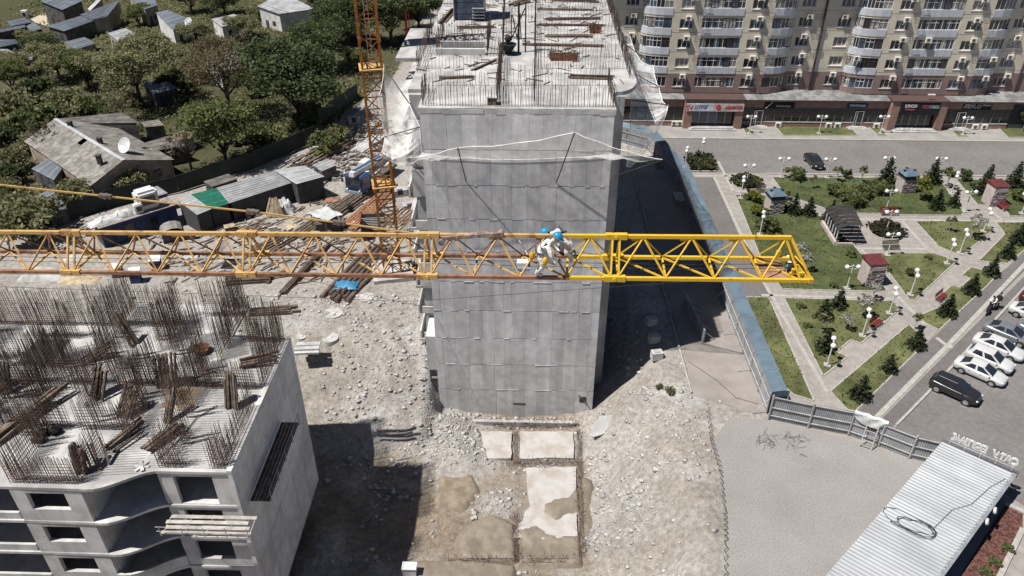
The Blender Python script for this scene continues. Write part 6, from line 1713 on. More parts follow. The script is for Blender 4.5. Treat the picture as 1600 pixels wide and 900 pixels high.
# loose cable coil on the roof
pts = []
for i in range(60):
    a = i * .33; r_ = .75 + .25 * math.sin(i * .7) + (0.35 if i > 30 else 0)
    pts.append(Vector((r_ * math.cos(a) * 1.25 - (0.5 if i > 30 else 0), r_ * math.sin(a) * .8, 0.06 + .004 * (i % 7))))
q = srel(WID * .45, 9.6, 2.7)
mb = MB(); mb.path(pts, .022, 4); o = mb.build('cable_coil', BLACK); o.location = Vector((SC1.x, SC1.y, 0)) + q; o.rotation_euler = (0, 0, az); tag(o, 'black cable coil lying on the tin roof of the shed', 'cable')
cable('thin cable trailing up the tin roof from the coil to the corner', [Vector((SC1.x, SC1.y, 0)) + srel(WID * .62, 9.0, 2.72), Vector((SC1.x, SC1.y, 0)) + srel(WID * .66, 6.5, 2.72), Vector((SC1.x, SC1.y, 0)) + srel(WID * .8, 5.2, 2.7), Vector((SC1.x, SC1.y, 0)) + srel(WID * .86, 2.6, 2.68), Vector((SC1.x, SC1.y, 0)) + srel(WID * .95, 1.0, 2.66)], .014)
# red mulch bed beside the shed
mp = pxs([(1570, 790), (1598, 800), (1597, 830), (1560, 900), (1530, 960), (1440, 960), (1500, 900)])
sheet('mulch_bed', mp, 0.05, M('red_mulch', (0.095, 0.042, 0.034), var=0.5, scale=5, bump=0.8, bscale=12, world_co=True), .06)
mb = MB()
for a, b in (((1597, 828), (1562, 900)), ((1562, 900), (1530, 965)), ((1570, 788), (1600, 802))): mb.beam(G(*a) + Vector((0, 0, .08)), G(*b) + Vector((0, 0, .08)), .35, .2)
kind(mb.build('bed_kerb', KERB), 'structure')
sheet('side_path', pxs([(1600, 832), (1640, 820), (1680, 960), (1540, 965)]), 0.01, PAVE)
# coiled barbed wire along the gravel edge
pts = []
for a, b in zip(LOT_EDGE[:-1], LOT_EDGE[1:]):
    for i in range(36):
        u = i / 36; p = a.lerp(b, u); w = math.sin(i * 1.05 + a.y * 3) * .14
        pts.append(Vector((p.x + w, p.y, gz(p.x, p.y) + .22 + .1 * math.cos(i * 1.05))))
o0 = pts[0].copy(); mb = MB(); mb.path([p - o0 for p in pts], .022, 4); o = mb.build('barbed_wire', BLACK); o.location = o0; tag(o, 'wavy black wire coil lying along the edge of the gravel yard', 'wire')
cable('thin black cable curving over the concrete strip beside the fence', [G(1075, 565) + Vector((0, 0, .05)), G(1120, 595) + Vector((0, 0, .05)), G(1150, 622) + Vector((0, 0, .05)), G(1185, 632) + Vector((0, 0, .05))], .02)
# ================================================================ TREES AND SHRUBS
def leaf_mat(name, lo, hi, sc=0.8):
    m = M(name, hi, rough=0.75, scale=sc, bump=0, col2=lo, mixlo=0.35, mixhi=0.68, spec=0.15, detail=8)
    b = m.node_tree.nodes['Principled BSDF']
    N = m.node_tree.nodes; L = m.node_tree.links
    tl = N.new('ShaderNodeBsdfTranslucent'); mx = N.new('ShaderNodeMixShader'); mx.inputs['Fac'].default_value = 0.38
    src = b.inputs['Base Color'].links[0].from_socket
    L.new(src, tl.inputs['Color']); L.new(b.outputs['BSDF'], mx.inputs[1]); L.new(tl.outputs['BSDF'], mx.inputs[2]); L.new(mx.outputs['Shader'], N['Material Output'].inputs['Surface'])
    return m
LEAF_OLIVE = leaf_mat('olive_leaf', (0.12, 0.124, 0.06), (0.31, 0.3, 0.165))
LEAF_DARK = leaf_mat('dark_green_leaf', (0.04, 0.055, 0.025), (0.13, 0.158, 0.07))
LEAF_GREEN = leaf_mat('mid_green_leaf', (0.07, 0.092, 0.034), (0.2, 0.22, 0.09))
LEAF_BROWN = leaf_mat('brownish_leaf', (0.085, 0.07, 0.04), (0.2, 0.165, 0.1))
LEAF_YEL = leaf_mat('yellow_green_leaf', (0.1, 0.12, 0.022), (0.24, 0.24, 0.05))
LEAF_SPRUCE = leaf_mat('spruce_needles', (0.024, 0.034, 0.018), (0.065, 0.08, 0.04), 2.0)
LEAF_BLOSSOM = leaf_mat('pale_blossom', (0.2, 0.2, 0.17), (0.55, 0.53, 0.48), 2.5)
LEAF_BED = leaf_mat('clipped_bed_leaf', (0.03, 0.034, 0.02), (0.09, 0.085, 0.05), 3)
BARK = M('bark', (0.06, 0.048, 0.038), var=0.35, scale=5, bump=0.4)
BARK_P = M('pale_trunk', (0.4, 0.38, 0.34), var=0.2, bump=0.1)
def leaves(centres, size, rs, flat=0.0, aspect=1.7):
    """mesh data for many leaf-shaped quads"""
    n = len(centres)
    a = rs.normal(size=(n, 3)); a[:, 2] *= (1 - flat); a /= np.linalg.norm(a, axis=1)[:, None] + 1e-9
    b = rs.normal(size=(n, 3)); b -= a * (a * b).sum(1)[:, None]; b /= np.linalg.norm(b, axis=1)[:, None] + 1e-9
    s_ = size * rs.uniform(0.6, 1.35, size=(n, 1))
    A = a * s_ * aspect * 0.5; B = b * s_ * 0.5
    nrm = np.cross(a, b) * s_ * 0.16
    v = np.stack([centres - A, centres + B + nrm, centres + A, centres - B + nrm], 1).reshape(-1, 3)
    return v
def quads_mesh(name, v, m):
    n = len(v) // 4
    me = bpy.data.meshes.new(name)
    me.vertices.add(len(v)); me.vertices.foreach_set('co', v.astype(np.float32).ravel())
    me.loops.add(n * 4); me.loops.foreach_set('vertex_index', np.arange(n * 4, dtype=np.int32))
    me.polygons.add(n); me.polygons.foreach_set('loop_start', (np.arange(n) * 4).astype(np.int32))
    me.update(calc_edges=True); me.materials.append(m)
    return me
def crown_points(lobes, n, rs, clump=0.16, hollow=0.55):
    """points clustered in tufts around the surfaces of ellipsoid lobes"""
    w = np.array([l[1][0] * l[1][1] + l[1][0] * l[1][2] for l in lobes], float); w /= w.sum()
    ntuft = max(6, n // 26)
    li = rs.choice(len(lobes), ntuft, p=w)
    d = rs.normal(size=(ntuft, 3)); d /= np.linalg.norm(d, axis=1)[:, None]
    d[:, 2] = np.where(d[:, 2] < -0.45, -d[:, 2], d[:, 2])
    rr = (hollow + (1 - hollow) * rs.uniform(size=ntuft) ** 0.6) * rs.uniform(0.82, 1.14, ntuft)
    C = np.array([lobes[i][0] for i in li]); Rr = np.array([lobes[i][1] for i in li])
    T = C + d * Rr * rr[:, None]
    ti = rs.integers(0, ntuft, n)
    mean = float(np.mean([np.mean(l[1]) for l in lobes]))
    return T[ti] + rs.normal(size=(n, 3)) * mean * clump * np.array([1, 1, 0.7])
def make_tree(name, seed, h, w, nleaf, size, lm, trunk_h=0.35, nlobe=7, bare=False, bark=None, clump=0.16, hollow=0.55, tr_r=None):
    rs = np.random.default_rng(seed); rg = random.Random(seed)
    lobes = []
    cz = h * (trunk_h + (1 - trunk_h) * 0.5)
    for i in range(nlobe):
        a = 2 * math.pi * i / nlobe + rg.uniform(-.4, .4); r_ = w * 0.5 * rg.uniform(.3, .62)
        zz = lerp(h * trunk_h + h * .1, h * .84, rg.random())
        rad = w * 0.5 * rg.uniform(.34, .52)
        lobes.append(((r_ * math.cos(a), r_ * math.sin(a), zz), (rad, rad, rad * rg.uniform(.6, .85))))
    lobes.append(((0, 0, cz), (w * .3, w * .3, h * (1 - trunk_h) * .42)))
    v = leaves(crown_points(lobes, nleaf, rs, clump, hollow), size, rs)
    cm = quads_mesh('crown', v, lm)
    mb = MB(); r0 = tr_r or h * 0.028
    top = Vector((0, 0, h * trunk_h))
    mb.tube((0, 0, -0.3), top, r0, r0 * .75, n=7)
    for c_, rad in lobes:
        e = Vector(c_); m1 = top.lerp(e, .5) + Vector((rg.uniform(-.3, .3), rg.uniform(-.3, .3), h * .03))
        mb.tube(top - Vector((0, 0, .1)), m1, r0 * .5, r0 * .32, n=5); mb.tube(m1, e, r0 * .32, r0 * .12, n=5)
        for k in range(9 if bare else 3):
            d = Vector((rg.gauss(0, 1), rg.gauss(0, 1), rg.gauss(.4, .7))).normalized() * rad[0] * rg.uniform(.6, 1.1)
            s0 = m1.lerp(e, rg.uniform(.2, 1)); mb.tube(s0, s0 + d, r0 * .12, r0 * .03, n=4, cap=False)
            if bare:
                for q in range(3):
                    s2 = s0 + d * rg.uniform(.3, .9); mb.tube(s2, s2 + Vector((rg.gauss(0, 1), rg.gauss(0, 1), rg.gauss(.3, .6))) * rad[0] * .25, r0 * .04, r0 * .015, n=3, cap=False)
    tm = mb.mesh('trunk', bark or BARK)
    return tm, cm
def make_spruce(seed, h, w, lm=None):
    rs = np.random.default_rng(seed); rg = random.Random(seed)
    mb = MB(); mb.tube((0, 0, 0), (0, 0, h * .96), h * .025, .01, n=6)
    C = []
    lev = int(h / .3)
    for k in range(lev):
        t = k / lev; z = h * (.06 + .9 * t); r_ = w * .5 * (1 - t) ** .85 * rg.uniform(.85, 1.1) + .05
        nb = max(4, int(10 * (1 - t) + 3))
        for j in range(nb):
            a = 2 * math.pi * (j + rg.random()) / nb; L_ = r_ * rg.uniform(.75, 1.12)
            mm = max(3, int(L_ / .085))
            for q in range(mm):
                u = (q + .5) / mm
                C.append((L_ * u * math.cos(a) + rg.gauss(0, .05), L_ * u * math.sin(a) + rg.gauss(0, .05), z - .32 * L_ * u + rg.gauss(0, .04)))
    v = leaves(np.array(C), .2, rs, flat=.3, aspect=2.0)
    return mb.mesh('trunk', BARK), quads_mesh('crown', v, lm or LEAF_SPRUCE)
def make_shrub(seed, w, h, n, size, lm, stems=True):
    rs = np.random.default_rng(seed); rg = random.Random(seed)
    lobes = [((rg.uniform(-.25, .25) * w, rg.uniform(-.25, .25) * w, h * rg.uniform(.4, .62)), (w * rg.uniform(.24, .36),) * 2 + (h * rg.uniform(.28, .4),)) for _ in range(6)]
    v = leaves(crown_points(lobes, n, rs, .2, .5), size, rs); v[:, 2] = np.maximum(v[:, 2], .02)
    mb = MB()
    for l in lobes: mb.tube((rg.uniform(-.1, .1), rg.uniform(-.1, .1), -.05), l[0], .03, .015, n=4)
    return mb.mesh('stem', BARK), quads_mesh('foliage', v, lm)
def plant(name, label, cat, loc, meshes, rz, sc=1.0, group=None, szz=None):
    t_ = thing(name, label, cat, loc, rz, group); t_.scale = (sc, sc, szz or sc)
    obj(meshes[0].name.split('.')[0], meshes[0], t_); obj(meshes[1].name.split('.')[0], meshes[1], t_)
    return t_
pr = random.Random(77)
# ---- big trees of the old quarter: variants in metres, scaled on placing
V_OL = [make_tree('t', 1, 12, 15, 11000, .25, LEAF_OLIVE, .3, 9), make_tree('t', 2, 11, 12, 8000, .25, LEAF_OLIVE, .3, 8)]
V_DK = [make_tree('t', 3, 13, 13, 14000, .27, LEAF_DARK, .2, 10, clump=.2), make_tree('t', 4, 12, 11, 11000, .27, LEAF_DARK, .2, 9, clump=.2)]
V_BR = [make_tree('t', 5, 13, 14, 6500, .2, LEAF_BROWN, .3, 9, bare=True)]
V_GR = [make_tree('t', 6, 9, 9, 8000, .22, LEAF_GREEN, .18, 8, clump=.2), make_tree('t', 7, 8, 9, 8000, .22, LEAF_GREEN, .15, 8, clump=.2)]
V_BARE = [make_tree('t', 8, 7, 7, 260, .2, LEAF_BROWN, .25, 8, bare=True)]
BIG = [(222, 166, V_OL[0], 16, 'broad olive-green tree with dark trunk left of the middle of the old quarter'), (362, 184, V_BR[0], 15.5, 'tall half-bare brownish tree with forked trunk behind the round green bush'), (470, 196, V_DK[0], 16, 'large dark green tree left of the orange crane mast'),
       (500, 112, V_DK[1], 11, 'dark green tree behind the large one, close to the crane mast'), (545, 70, V_DK[0], 14, 'dark tree at the top of the photo just left of the crane mast'), (612, 70, V_DK[1], 15, 'dark green tree between the crane mast and the red pole'), (655, 48, V_DK[0], 12, 'dark green tree right of the red pole behind the tower'),
       (95, 126, V_OL[1], 10, 'green tree below the grey tin roofs at the upper left'), (140, 138, V_GR[1], 9, 'bushy green tree between the left thicket and the broad olive tree'), (55, 78, V_OL[1], 6, 'pale olive tree beside the small flat roofs at the far left'), (288, 128, V_OL[1], 9, 'olive tree between the broad tree and the half-bare brown one'),
       (355, 258, V_GR[0], 11, 'round dense green bush-like tree by the dark mesh fence'), (310, 70, V_OL[1], 8, 'olive tree beside the house with brown walls at the top'), (352, 24, V_DK[0], 9, 'dark tree at the top edge right of the brown-walled house'),
       (440, 135, V_DK[0], 8, 'dark tree over the small shed roofs left of the crane'), (218, 40, V_GR[1], 7, 'green tree between the two tin roofs at the top'), (22, 146, V_GR[0], 6.5, 'green tree at the left edge in the overgrown garden'), (0, 118, V_OL[1], 7, 'dark green tree on the left edge below the low roof'),
       (572, 14, V_DK[0], 15, 'dark tree at the top edge right of the crane mast'), (505, 28, V_DK[1], 9, 'dark tree between the pale roof and the crane mast'), (392, 150, V_GR[1], 6, 'green tree right of the forked brown trunk')]
BIG += [(385, 62, V_OL[1], 8, 'olive tree in front of the pale broad roof at the top'), (525, 62, V_DK[0], 10, 'dark tree close left of the mast near the top edge'), (560, 112, V_GR[1], 7, 'green tree directly behind the crane mast'), (75, 98, V_DK[1], 7, 'dark tree in the left thicket below the long low tin roof'), (245, 92, V_GR[1], 8, 'green tree right behind the broad olive tree'), (30, 118, V_OL[1], 7, 'olive tree in the left thicket above the garden'), (625, 26, V_DK[1], 10, 'dark tree beside the red pole at the top edge'), (300, 20, V_GR[0], 8, 'green tree at the top edge right of the small dark roof')]
def mpp(p): # metres per photo pixel at a point
    v = Vector(p) - cam.location
    d = v.y * _c * 1.0 - v.z * _s
    return d / FPX
for i, (x, y, v, wid, lb) in enumerate(BIG):
    p = G(x, y); base = {id(V_OL[0]): 15, id(V_OL[1]): 12, id(V_DK[0]): 13, id(V_DK[1]): 11, id(V_BR[0]): 14, id(V_GR[0]): 9, id(V_GR[1]): 9}[id(v)]
    plant('leafy_tree', lb, 'tree', p, v, pr.uniform(0, 6.28), wid / base, 'trees of the old quarter', wid / base * (.72 if y < 130 else .84))
for x, y, wid, lb in ((193, 205, 8, 'bare thin tree growing behind the slate roof'), (300, 268, 8, 'leafless small tree at the right end of the slate house'), (78, 248, 7, 'leafless shrubby tree left of the slate roof'), (118, 330, 4, 'thin bare sapling beside the tin lean-to')):
    plant('bare_tree', lb, 'tree', G(x, y), V_BARE[0], pr.uniform(0, 6), wid / 7, 'leafless trees of the old quarter')
S_GR = [make_shrub(21, 3, 2.2, 1500, .17, LEAF_GREEN), make_shrub(22, 3, 2.4, 1500, .17, LEAF_OLIVE), make_shrub(23, 3, 2, 1500, .17, LEAF_DARK)]
SHR = [(62, 372, 1, 2.3, 'fine-leaved olive shrub left of the fence behind the jib'), (128, 322, 1, 1.6, 'olive shrub against the dark mesh fence below the slate house'), (188, 305, 0, 1.2, 'green shrub under the gable of the slate house'), (180, 232, 0, 1.4, 'green shrub in the courtyard between the slate roofs'), (70, 212, 0, 2.4, 'green shrub at the upper corner of the slate roof'),
       (150, 185, 0, 1.7, 'bright green shrub in the overgrown garden'), (110, 182, 1, 2.0, 'olive shrub in the overgrown garden left of the bright green one'), (30, 195, 1, 2.4, 'olive shrub low in the overgrown garden'), (60, 165, 2, 2.2, 'dark shrub in the overgrown garden'), (12, 235, 2, 2.0, 'dark shrub at the left edge beside the slate roof'), (5, 330, 0, 1.7, 'green shrub on the left edge above the jib'), (25, 285, 2, 1.4, 'dark shrub below the tin lean-to at the left edge'),
       (420, 230, 0, 1.7, 'green shrub by the corner of the dark mesh fence'), (508, 240, 0, 1.5, 'green shrub beside the rubble behind the truck'), (265, 150, 2, 1.8, 'dark shrub under the olive trees by the yard'), (40, 350, 1, 1.8, 'olive shrub at the left edge just above the jib'), (90, 205, 1, 1.8, 'olive shrub nestled against the slate roof'), (530, 222, 1, 1.2, 'olive shrub on the rubble bank near the crane mast'),
       (1045, 612, 1, .3, 'small green weed tuft at the spoil heap edge'), (1030, 600, 0, .25, 'green weeds beside the kerb near the tower shadow')]
for x, y, k, s_, lb in SHR:
    p = G(x, y); plant('shrub', lb, 'shrub', (p.x, p.y, gz(p.x, p.y)), S_GR[k], pr.uniform(0, 6), s_, 'shrubs of the old quarter')
# thickets of the gardens
tk = random.Random(14); k = 0
while k < 40:
    x, y = tk.uniform(-20, 560), tk.uniform(30, 330)
    p = G(x, y)
    if not in_poly(np.array([p.x]), np.array([p.y]), [(q.x, q.y) for q in GREEN_POLY])[0]: continue
    if 45 < x < 300 and 178 < y < 300: continue
    if x < 200 and y < 52: continue
    zone = 'left of the slate house' if x < 90 and y > 100 else ('behind the slate house' if y > 110 else 'near the top edge among the tin roofs')
    plant('shrub', 'unkempt garden shrub growing ' + zone, 'shrub', p, S_GR[tk.choice([0, 1, 1, 2])], tk.uniform(0, 6), tk.uniform(.7, 1.5), 'garden shrubs ' + zone); k += 1
# rough ground cover in the overgrown gardens
rs = np.random.default_rng(5)
npt = 60000
gx = rs.uniform(-120, -18, npt); gy = rs.uniform(60, 190, npt)
ok = in_poly(gx, gy, [(p.x, p.y) for p in GREEN_POLY]) & (fbm(gx, gy, 9, 41) > .44)
gx, gy = gx[ok], gy[ok]
cen = np.stack([gx, gy, ground_z(gx, gy) + rs.uniform(.05, .5, len(gx))], 1)
kind(obj('ground_cover', quads_mesh('ground_cover', leaves(cen, .3, rs), LEAF_OLIVE)), 'stuff')
# ---- park planting
V_SP = [make_spruce(31, 3.2, 2.4), make_spruce(32, 2.4, 2.0), make_spruce(33, 4.4, 3.2)]
SPR = [(1239, 334, 2, .85, 'spruce right of the left blue-roofed pillar'), (1263, 336, 0, 1.05, 'spruce between the left pillar and the canopy shelter'), (1296, 345, 0, 1.15, 'dark spruce touching the canopy shelter'), (1382, 290, 2, 1.2, 'tall spruce left of the blue-roofed pillar near the road'), (1455, 285, 2, 1.05, 'tall spruce right of the blue-roofed pillar near the road'), (1462, 326, 0, 1.1, 'spruce on the lawn below the road-side pillar'),
       (1489, 322, 0, .95, 'spruce beside the narrow path above the plaza'), (1536, 302, 2, 1.2, 'tall spruce left behind the red-roofed pillar'), (1582, 293, 2, 1.1, 'tall spruce right behind the red-roofed pillar'), (1590, 380, 0, 1.15, 'spruce at the right edge above the walkway'), (1572, 402, 0, 1.0, 'spruce next to the pale pad at the walkway'), (1548, 430, 0, 1.0, 'spruce on the stepped lawn right of the diagonal path'), (1516, 458, 0, 1.0, 'spruce on the stepped lawn near the red bench'), (1478, 492, 0, 1.05, 'spruce at the lower tip of the stepped lawn'),
       (1430, 543, 0, 1.0, 'spruce at the upper end of the long strip lawn'), (1388, 580, 1, 1.05, 'spruce in the middle of the long strip lawn'), (1343, 622, 0, 1.05, 'spruce at the lower end of the long strip lawn'), (1309, 480, 1, 1.2, 'spruce at the top of the triangular lawn'), (1286, 498, 1, 1.3, 'dark rounded spruce on the left of the triangular lawn'), (1288, 548, 1, 1.35, 'dark spruce at the lower left of the triangular lawn'),
       (1365, 452, 1, .6, 'little conifer at the foot of the lower stone pillar'), (1089, 251, 1, .9, 'small conifer in the rectangular bed by the blue fence'), (1420, 280, 1, .8, 'slim young conifer just behind the road-side pillar')]
for x, y, k, s_, lb in SPR: plant('spruce_tree', lb, 'tree', G(x, y), V_SP[k], pr.uniform(0, 6), s_ * .82, 'spruces of the park')
P_SM = [make_tree('t', 51, 2.6, 1.9, 800, .15, LEAF_GREEN, .42, 5, bark=BARK_P, tr_r=.045), make_tree('t', 52, 2.4, 2.2, 800, .15, LEAF_YEL, .3, 5, bark=BARK_P, tr_r=.045), make_tree('t', 53, 2.5, 1.8, 700, .12, LEAF_BLOSSOM, .4, 5, bark=BARK_P, tr_r=.04), make_tree('t', 54, 2.4, 1.5, 600, .14, LEAF_OLIVE, .45, 5, bark=BARK_P, tr_r=.04)]
SMT = [(1268, 294, 3, .8, 'slim pale-stemmed sapling in front of the dark car'), (1306, 284, 3, 1.0, 'brown-leaved sapling right of the lamp by the road'), (1344, 288, 3, 1.2, 'leaning sapling on the road-side lawn'), (1478, 294, 0, 1.2, 'round young tree beside the narrow path'), (1438, 312, 1, 1.35, 'yellow-green young tree right of the road-side pillar'), (1516, 372, 2, 1.35, 'white-flowering young tree on the middle lawn'), (1482, 362, 3, .9, 'thin sapling on the left of the middle lawn'), (1246, 408, 2, 1.0, 'upper white-flowering bush beyond the jib tip'), (1255, 425, 2, 1.0, 'lower white-flowering bush beyond the jib tip'),
       (1344, 497, 2, 1.15, 'white-flowering young tree beside the red bench on the triangular lawn'), (1318, 516, 2, .8, 'small pale flowering sapling in the triangular lawn'), (1362, 470, 2, .9, 'pale flowering sapling by the cross path'), (1282, 520, 3, 1.0, 'thin brown sapling between the dark conifers'), (1428, 516, 3, .9, 'brown sapling by the pad at the long strip lawn'), (1597, 205, 0, 1.3, 'young tree on the shop-front lawn at the right edge')]
for x, y, k, s_, lb in SMT: plant('young_tree', lb, 'tree', G(x, y), P_SM[k], pr.uniform(0, 6), s_, 'young trees of the park')
S_PK = [make_shrub(61, 2.2, 1.5, 1000, .14, LEAF_GREEN), make_shrub(62, 1.8, 1.3, 900, .13, LEAF_YEL), make_shrub(63, 1.6, 1.2, 800, .13, LEAF_DARK), make_shrub(64, 1.2, .5, 300, .13, LEAF_GREEN)]
SHP = [(1246, 281, 0, 1.25, 'round green shrub between the corner lamp and the dark car'), (1321, 279, 2, 1.1, 'dark maroon-green shrub by the road right of the sapling'), (1300, 304, 0, 1.15, 'green shrub on the lawn above the winding path'), (1335, 322, 0, 1.5, 'large green shrub left of the lamp by the red bench'), (1350, 308, 0, 1.3, 'green shrub behind the large one on the road-side lawn'), (1376, 304, 0, 1.3, 'green shrub left of the road-side pillar'), (1176, 314, 1, 1.2, 'yellow-green shrub left of the left stone pillar'), (1224, 313, 1, 1.0, 'yellow shrub right of the left stone pillar'), (1185, 338, 1, 1.1, 'yellow-green shrub below the left stone pillar'),
       (1188, 354, 0, .8, 'green shrub below the yellow ones on the left lawn'), (1503, 281, 2, 1.4, 'dark round shrub by the road left of the red-roofed pillar'), (1518, 290, 3, 1.0, 'low green shrub left of the right stone pillar'), (1588, 311, 0, 1.1, 'green shrub right of the red bench by the right pillar'), (1332, 400, 3, 1.2, 'low green plant beside the path below the shelter'), (1205, 360, 0, 1.2, 'loose olive shrub on the left lawn beside the end-on lamp'), (1300, 447, 3, 1.0, 'low plant left of the red-roofed pillar'), (1450, 405, 3, .9, 'low green tuft on the lawn below the plaza'), (1422, 430, 2, .7, 'dark tuft on the lawn below the plaza'), (1252, 482, 3, 1.0, 'low green tuft at the top left of the triangular lawn'), (1262, 512, 3, .9, 'low tuft in the left of the triangular lawn'), (1390, 424, 3, .8, 'low plant near the path right of the red-roofed pillar')]
for x, y, k, s_, lb in SHP: plant('shrub', lb, 'shrub', G(x, y), S_PK[k], pr.uniform(0, 6), s_, 'shrubs of the park')
# bed planting: each clump a part of its bed
bed_sh = [make_shrub(71, 1.0, .7, 320, .12, LEAF_BED), make_shrub(72, 1.0, .75, 320, .12, LEAF_GREEN)]
def bed_fill(t_, pts, k0):
    for i, (x, y) in enumerate(pts):
        o = obj('bed_shrub', bed_sh[0 if i % 4 else k0][1], t_); o.location = (x, y, .05); o.rotation_euler = (0, 0, pr.uniform(0, 6)); s_ = pr.uniform(.9, 1.3); o.scale = (s_, s_, s_)
for (t_, ex, ey), k0 in ((BED1, 1), (BED2, 0)):
    pts = []
    for rr, n in ((.25, 4), (.55, 8), (.84, 13)):
        for j in range(n):
            a = 2 * math.pi * (j + pr.random() * .4) / n; pts.append((ex * rr * math.cos(a), ey * rr * math.sin(a)))
    bed_fill(t_, pts, k0)
t_, bp_ = BED3; pts = []
for i in range(8):
    for j in range(7):
        u, v_ = (i + .5) / 8, (j + .5) / 7; p = bp_[0].lerp(bp_[1], u).lerp(bp_[3].lerp(bp_[2], u), v_); pts.append((p.x, p.y))
bed_fill(t_, pts, 1)
for x, y in ((1574, 862), (1554, 884), (1540, 899)):
    plant('shrub', {1574: 'dry green clump in the red mulch nearest the path', 1554: 'dry green clump in the middle of the red mulch', 1540: 'dry green clump at the lower edge of the red mulch'}[x], 'shrub', G(x, y), S_PK[3], 1.0, .9)
# short grass blades over the lawns
rs = np.random.default_rng(8); gb = []
for pl, m in LAWNS:
    P_ = pxs(pl); xs = [p.x for p in P_]; ys = [p.y for p in P_]
    n = int((max(xs) - min(xs)) * (max(ys) - min(ys)) * 9)
    X = rs.uniform(min(xs), max(xs), n); Y = rs.uniform(min(ys), max(ys), n)
    k = in_poly(X, Y, [(p.x, p.y) for p in P_]) & (fbm(X, Y, 2.2, 61) > .4)
    gb.append(np.stack([X[k], Y[k], np.full(k.sum(), .09)], 1))
kind(obj('lawn_tufts', quads_mesh('lawn_tufts', leaves(np.concatenate(gb), .13, rs, aspect=1.6), leaf_mat('lawn_tuft', (0.045, 0.056, 0.02), (0.125, 0.13, 0.052), .5))), 'stuff')
# ================================================================ OLD QUARTER AND SITE YARD
yr = random.Random(5)
SLATE = M('weathered_slate_sheet', (0.2, 0.186, 0.17), rough=0.9, var=0.25, scale=1.2, bump=0.25, bscale=14, rand=0.16)
TINR = M('old_tin_roof', (0.185, 0.205, 0.235), rough=0.5, var=0.12, scale=0.6, bump=0.04, metal=0.2, rand=0.08)
TINP = M('pale_tin_roof', (0.36, 0.365, 0.37), rough=0.55, var=0.15, scale=0.6, bump=0.05, metal=0.1, rand=0.08)
MUDW = M('mud_plaster_wall', (0.30, 0.25, 0.2), var=0.2, scale=0.8, bump=0.2)
WHITEW = M('whitewashed_wall', (0.55, 0.54, 0.52), var=0.15, scale=0.8, bump=0.15)
DARKW = M('dark_shed_wall', (0.085, 0.08, 0.075), var=0.3, scale=1.2, bump=0.2)
def roof_house(label, quad, m, wall=MUDW, nsheet=5, name='tin_roof_house', cat='house', overhang=0.25, wallz=None, door=True):
    """quad: four (px, py, z) roof corners in order; walls drop to the ground"""
    Q = [G(x, y, z) for x, y, z in quad]; c = sum(Q, Vector()) / 4; o0 = Vector((c.x, c.y, 0))
    t_ = thing(name, label, cat, o0)
    for i in range(nsheet):
        u0, u1 = i / nsheet + .002, (i + 1) / nsheet - .002
        a, b = Q[0].lerp(Q[1], u0), Q[0].lerp(Q[1], u1); d_, c_ = Q[3].lerp(Q[2], u0), Q[3].lerp(Q[2], u1)
        up = Vector((0, 0, .03 + .012 * (i % 2))); mb = MB(); P8 = [a, b, c_, d_]
        mb.add([p - o0 for p in P8] + [p - o0 + up for p in P8], [(3, 2, 1, 0), (4, 5, 6, 7), (0, 1, 5, 4), (1, 2, 6, 5), (2, 3, 7, 6), (3, 0, 4, 7)])
        for k in range(1, 4): mb.beam(a.lerp(b, k / 4) - o0 + up * 1.2, d_.lerp(c_, k / 4) - o0 + up * 1.2, .06, .05)
        mb.build('roof_sheet', m, t_)
    W = [c.lerp(q, .93) for q in Q]
    for i in range(4):
        a, b = W[i], W[(i + 1) % 4]; mb = MB()
        mb.add([(a.x - o0.x, a.y - o0.y, -.3), (b.x - o0.x, b.y - o0.y, -.3), (b.x - o0.x, b.y - o0.y, b.z - .03), (a.x - o0.x, a.y - o0.y, a.z - .03)], [(0, 1, 2, 3)]); mb.build('wall', wall, t_)
    if door:
        fr = sorted(range(4), key=lambda i: (W[i].y + W[(i + 1) % 4].y))[0]
        a, b = W[fr], W[(fr + 1) % 4]; d = (b - a); d.z = 0; l = d.length; d.normalize(); n_ = Vector((d.y, -d.x, 0)); n_ = n_ if n_.y < 0 else -n_
        for k, (u, w, z0, h) in enumerate(((.3, .8, 0, 1.8), (.65, .9, .9, .9))):
            if l < 3 and k: continue
            p = a + d * l * u - o0; p.z = z0 + h / 2
            mb = MB(); mb.box(p + n_ * .03, (w, .05, h), math.atan2(d.y, d.x)); mb.build('door' if k == 0 else 'window', DARKHOLE, t_)
    return t_
roof_house('grey-blue tin roof house at the top left beside the paved yard', [(63, 2, 5), (97, 15.7, 4), (129, 1, 4), (95, -12, 5)], TINR, DARKW)
roof_house('long low tin roof below the gabled tin roof at the upper left', [(73, 41, 3), (100, 49, 2.8), (150, 31, 2.8), (126, 25, 3.2)], TINR, DARKW)
roof_house('gabled grey tin roof house with chimney at the top left', [(125, 23, 3.4), (143, 31, 3), (167, 26, 3), (188, 0, 4.5)], TINR, MUDW, 6)
roof_house('bright narrow tin slope left of the gabled grey roof', [(137, 14, 3.4), (153, -2, 5), (160, -2, 5.2), (141, 17, 3.4)], TINP, MUDW, 2, door=False)
roof_house('small flat tin roof beside the white bin at the far left', [(10, 33, 2.6), (18, 41, 2.5), (50, 35, 2.5), (38, 28, 2.7)], TINR, DARKW, 4)
roof_house('square tin roof right below the small flat roof at the far left', [(41, 41, 2.6), (49, 49, 2.5), (66, 45, 2.5), (53, 35, 2.7)], TINR, DARKW, 3)
roof_house('narrow tin strip roof at the left edge', [(-30, 52, 2.5), (-30, 57, 2.4), (40, 43, 2.4), (39, 39, 2.5)], TINR, DARKW, 6, door=False)
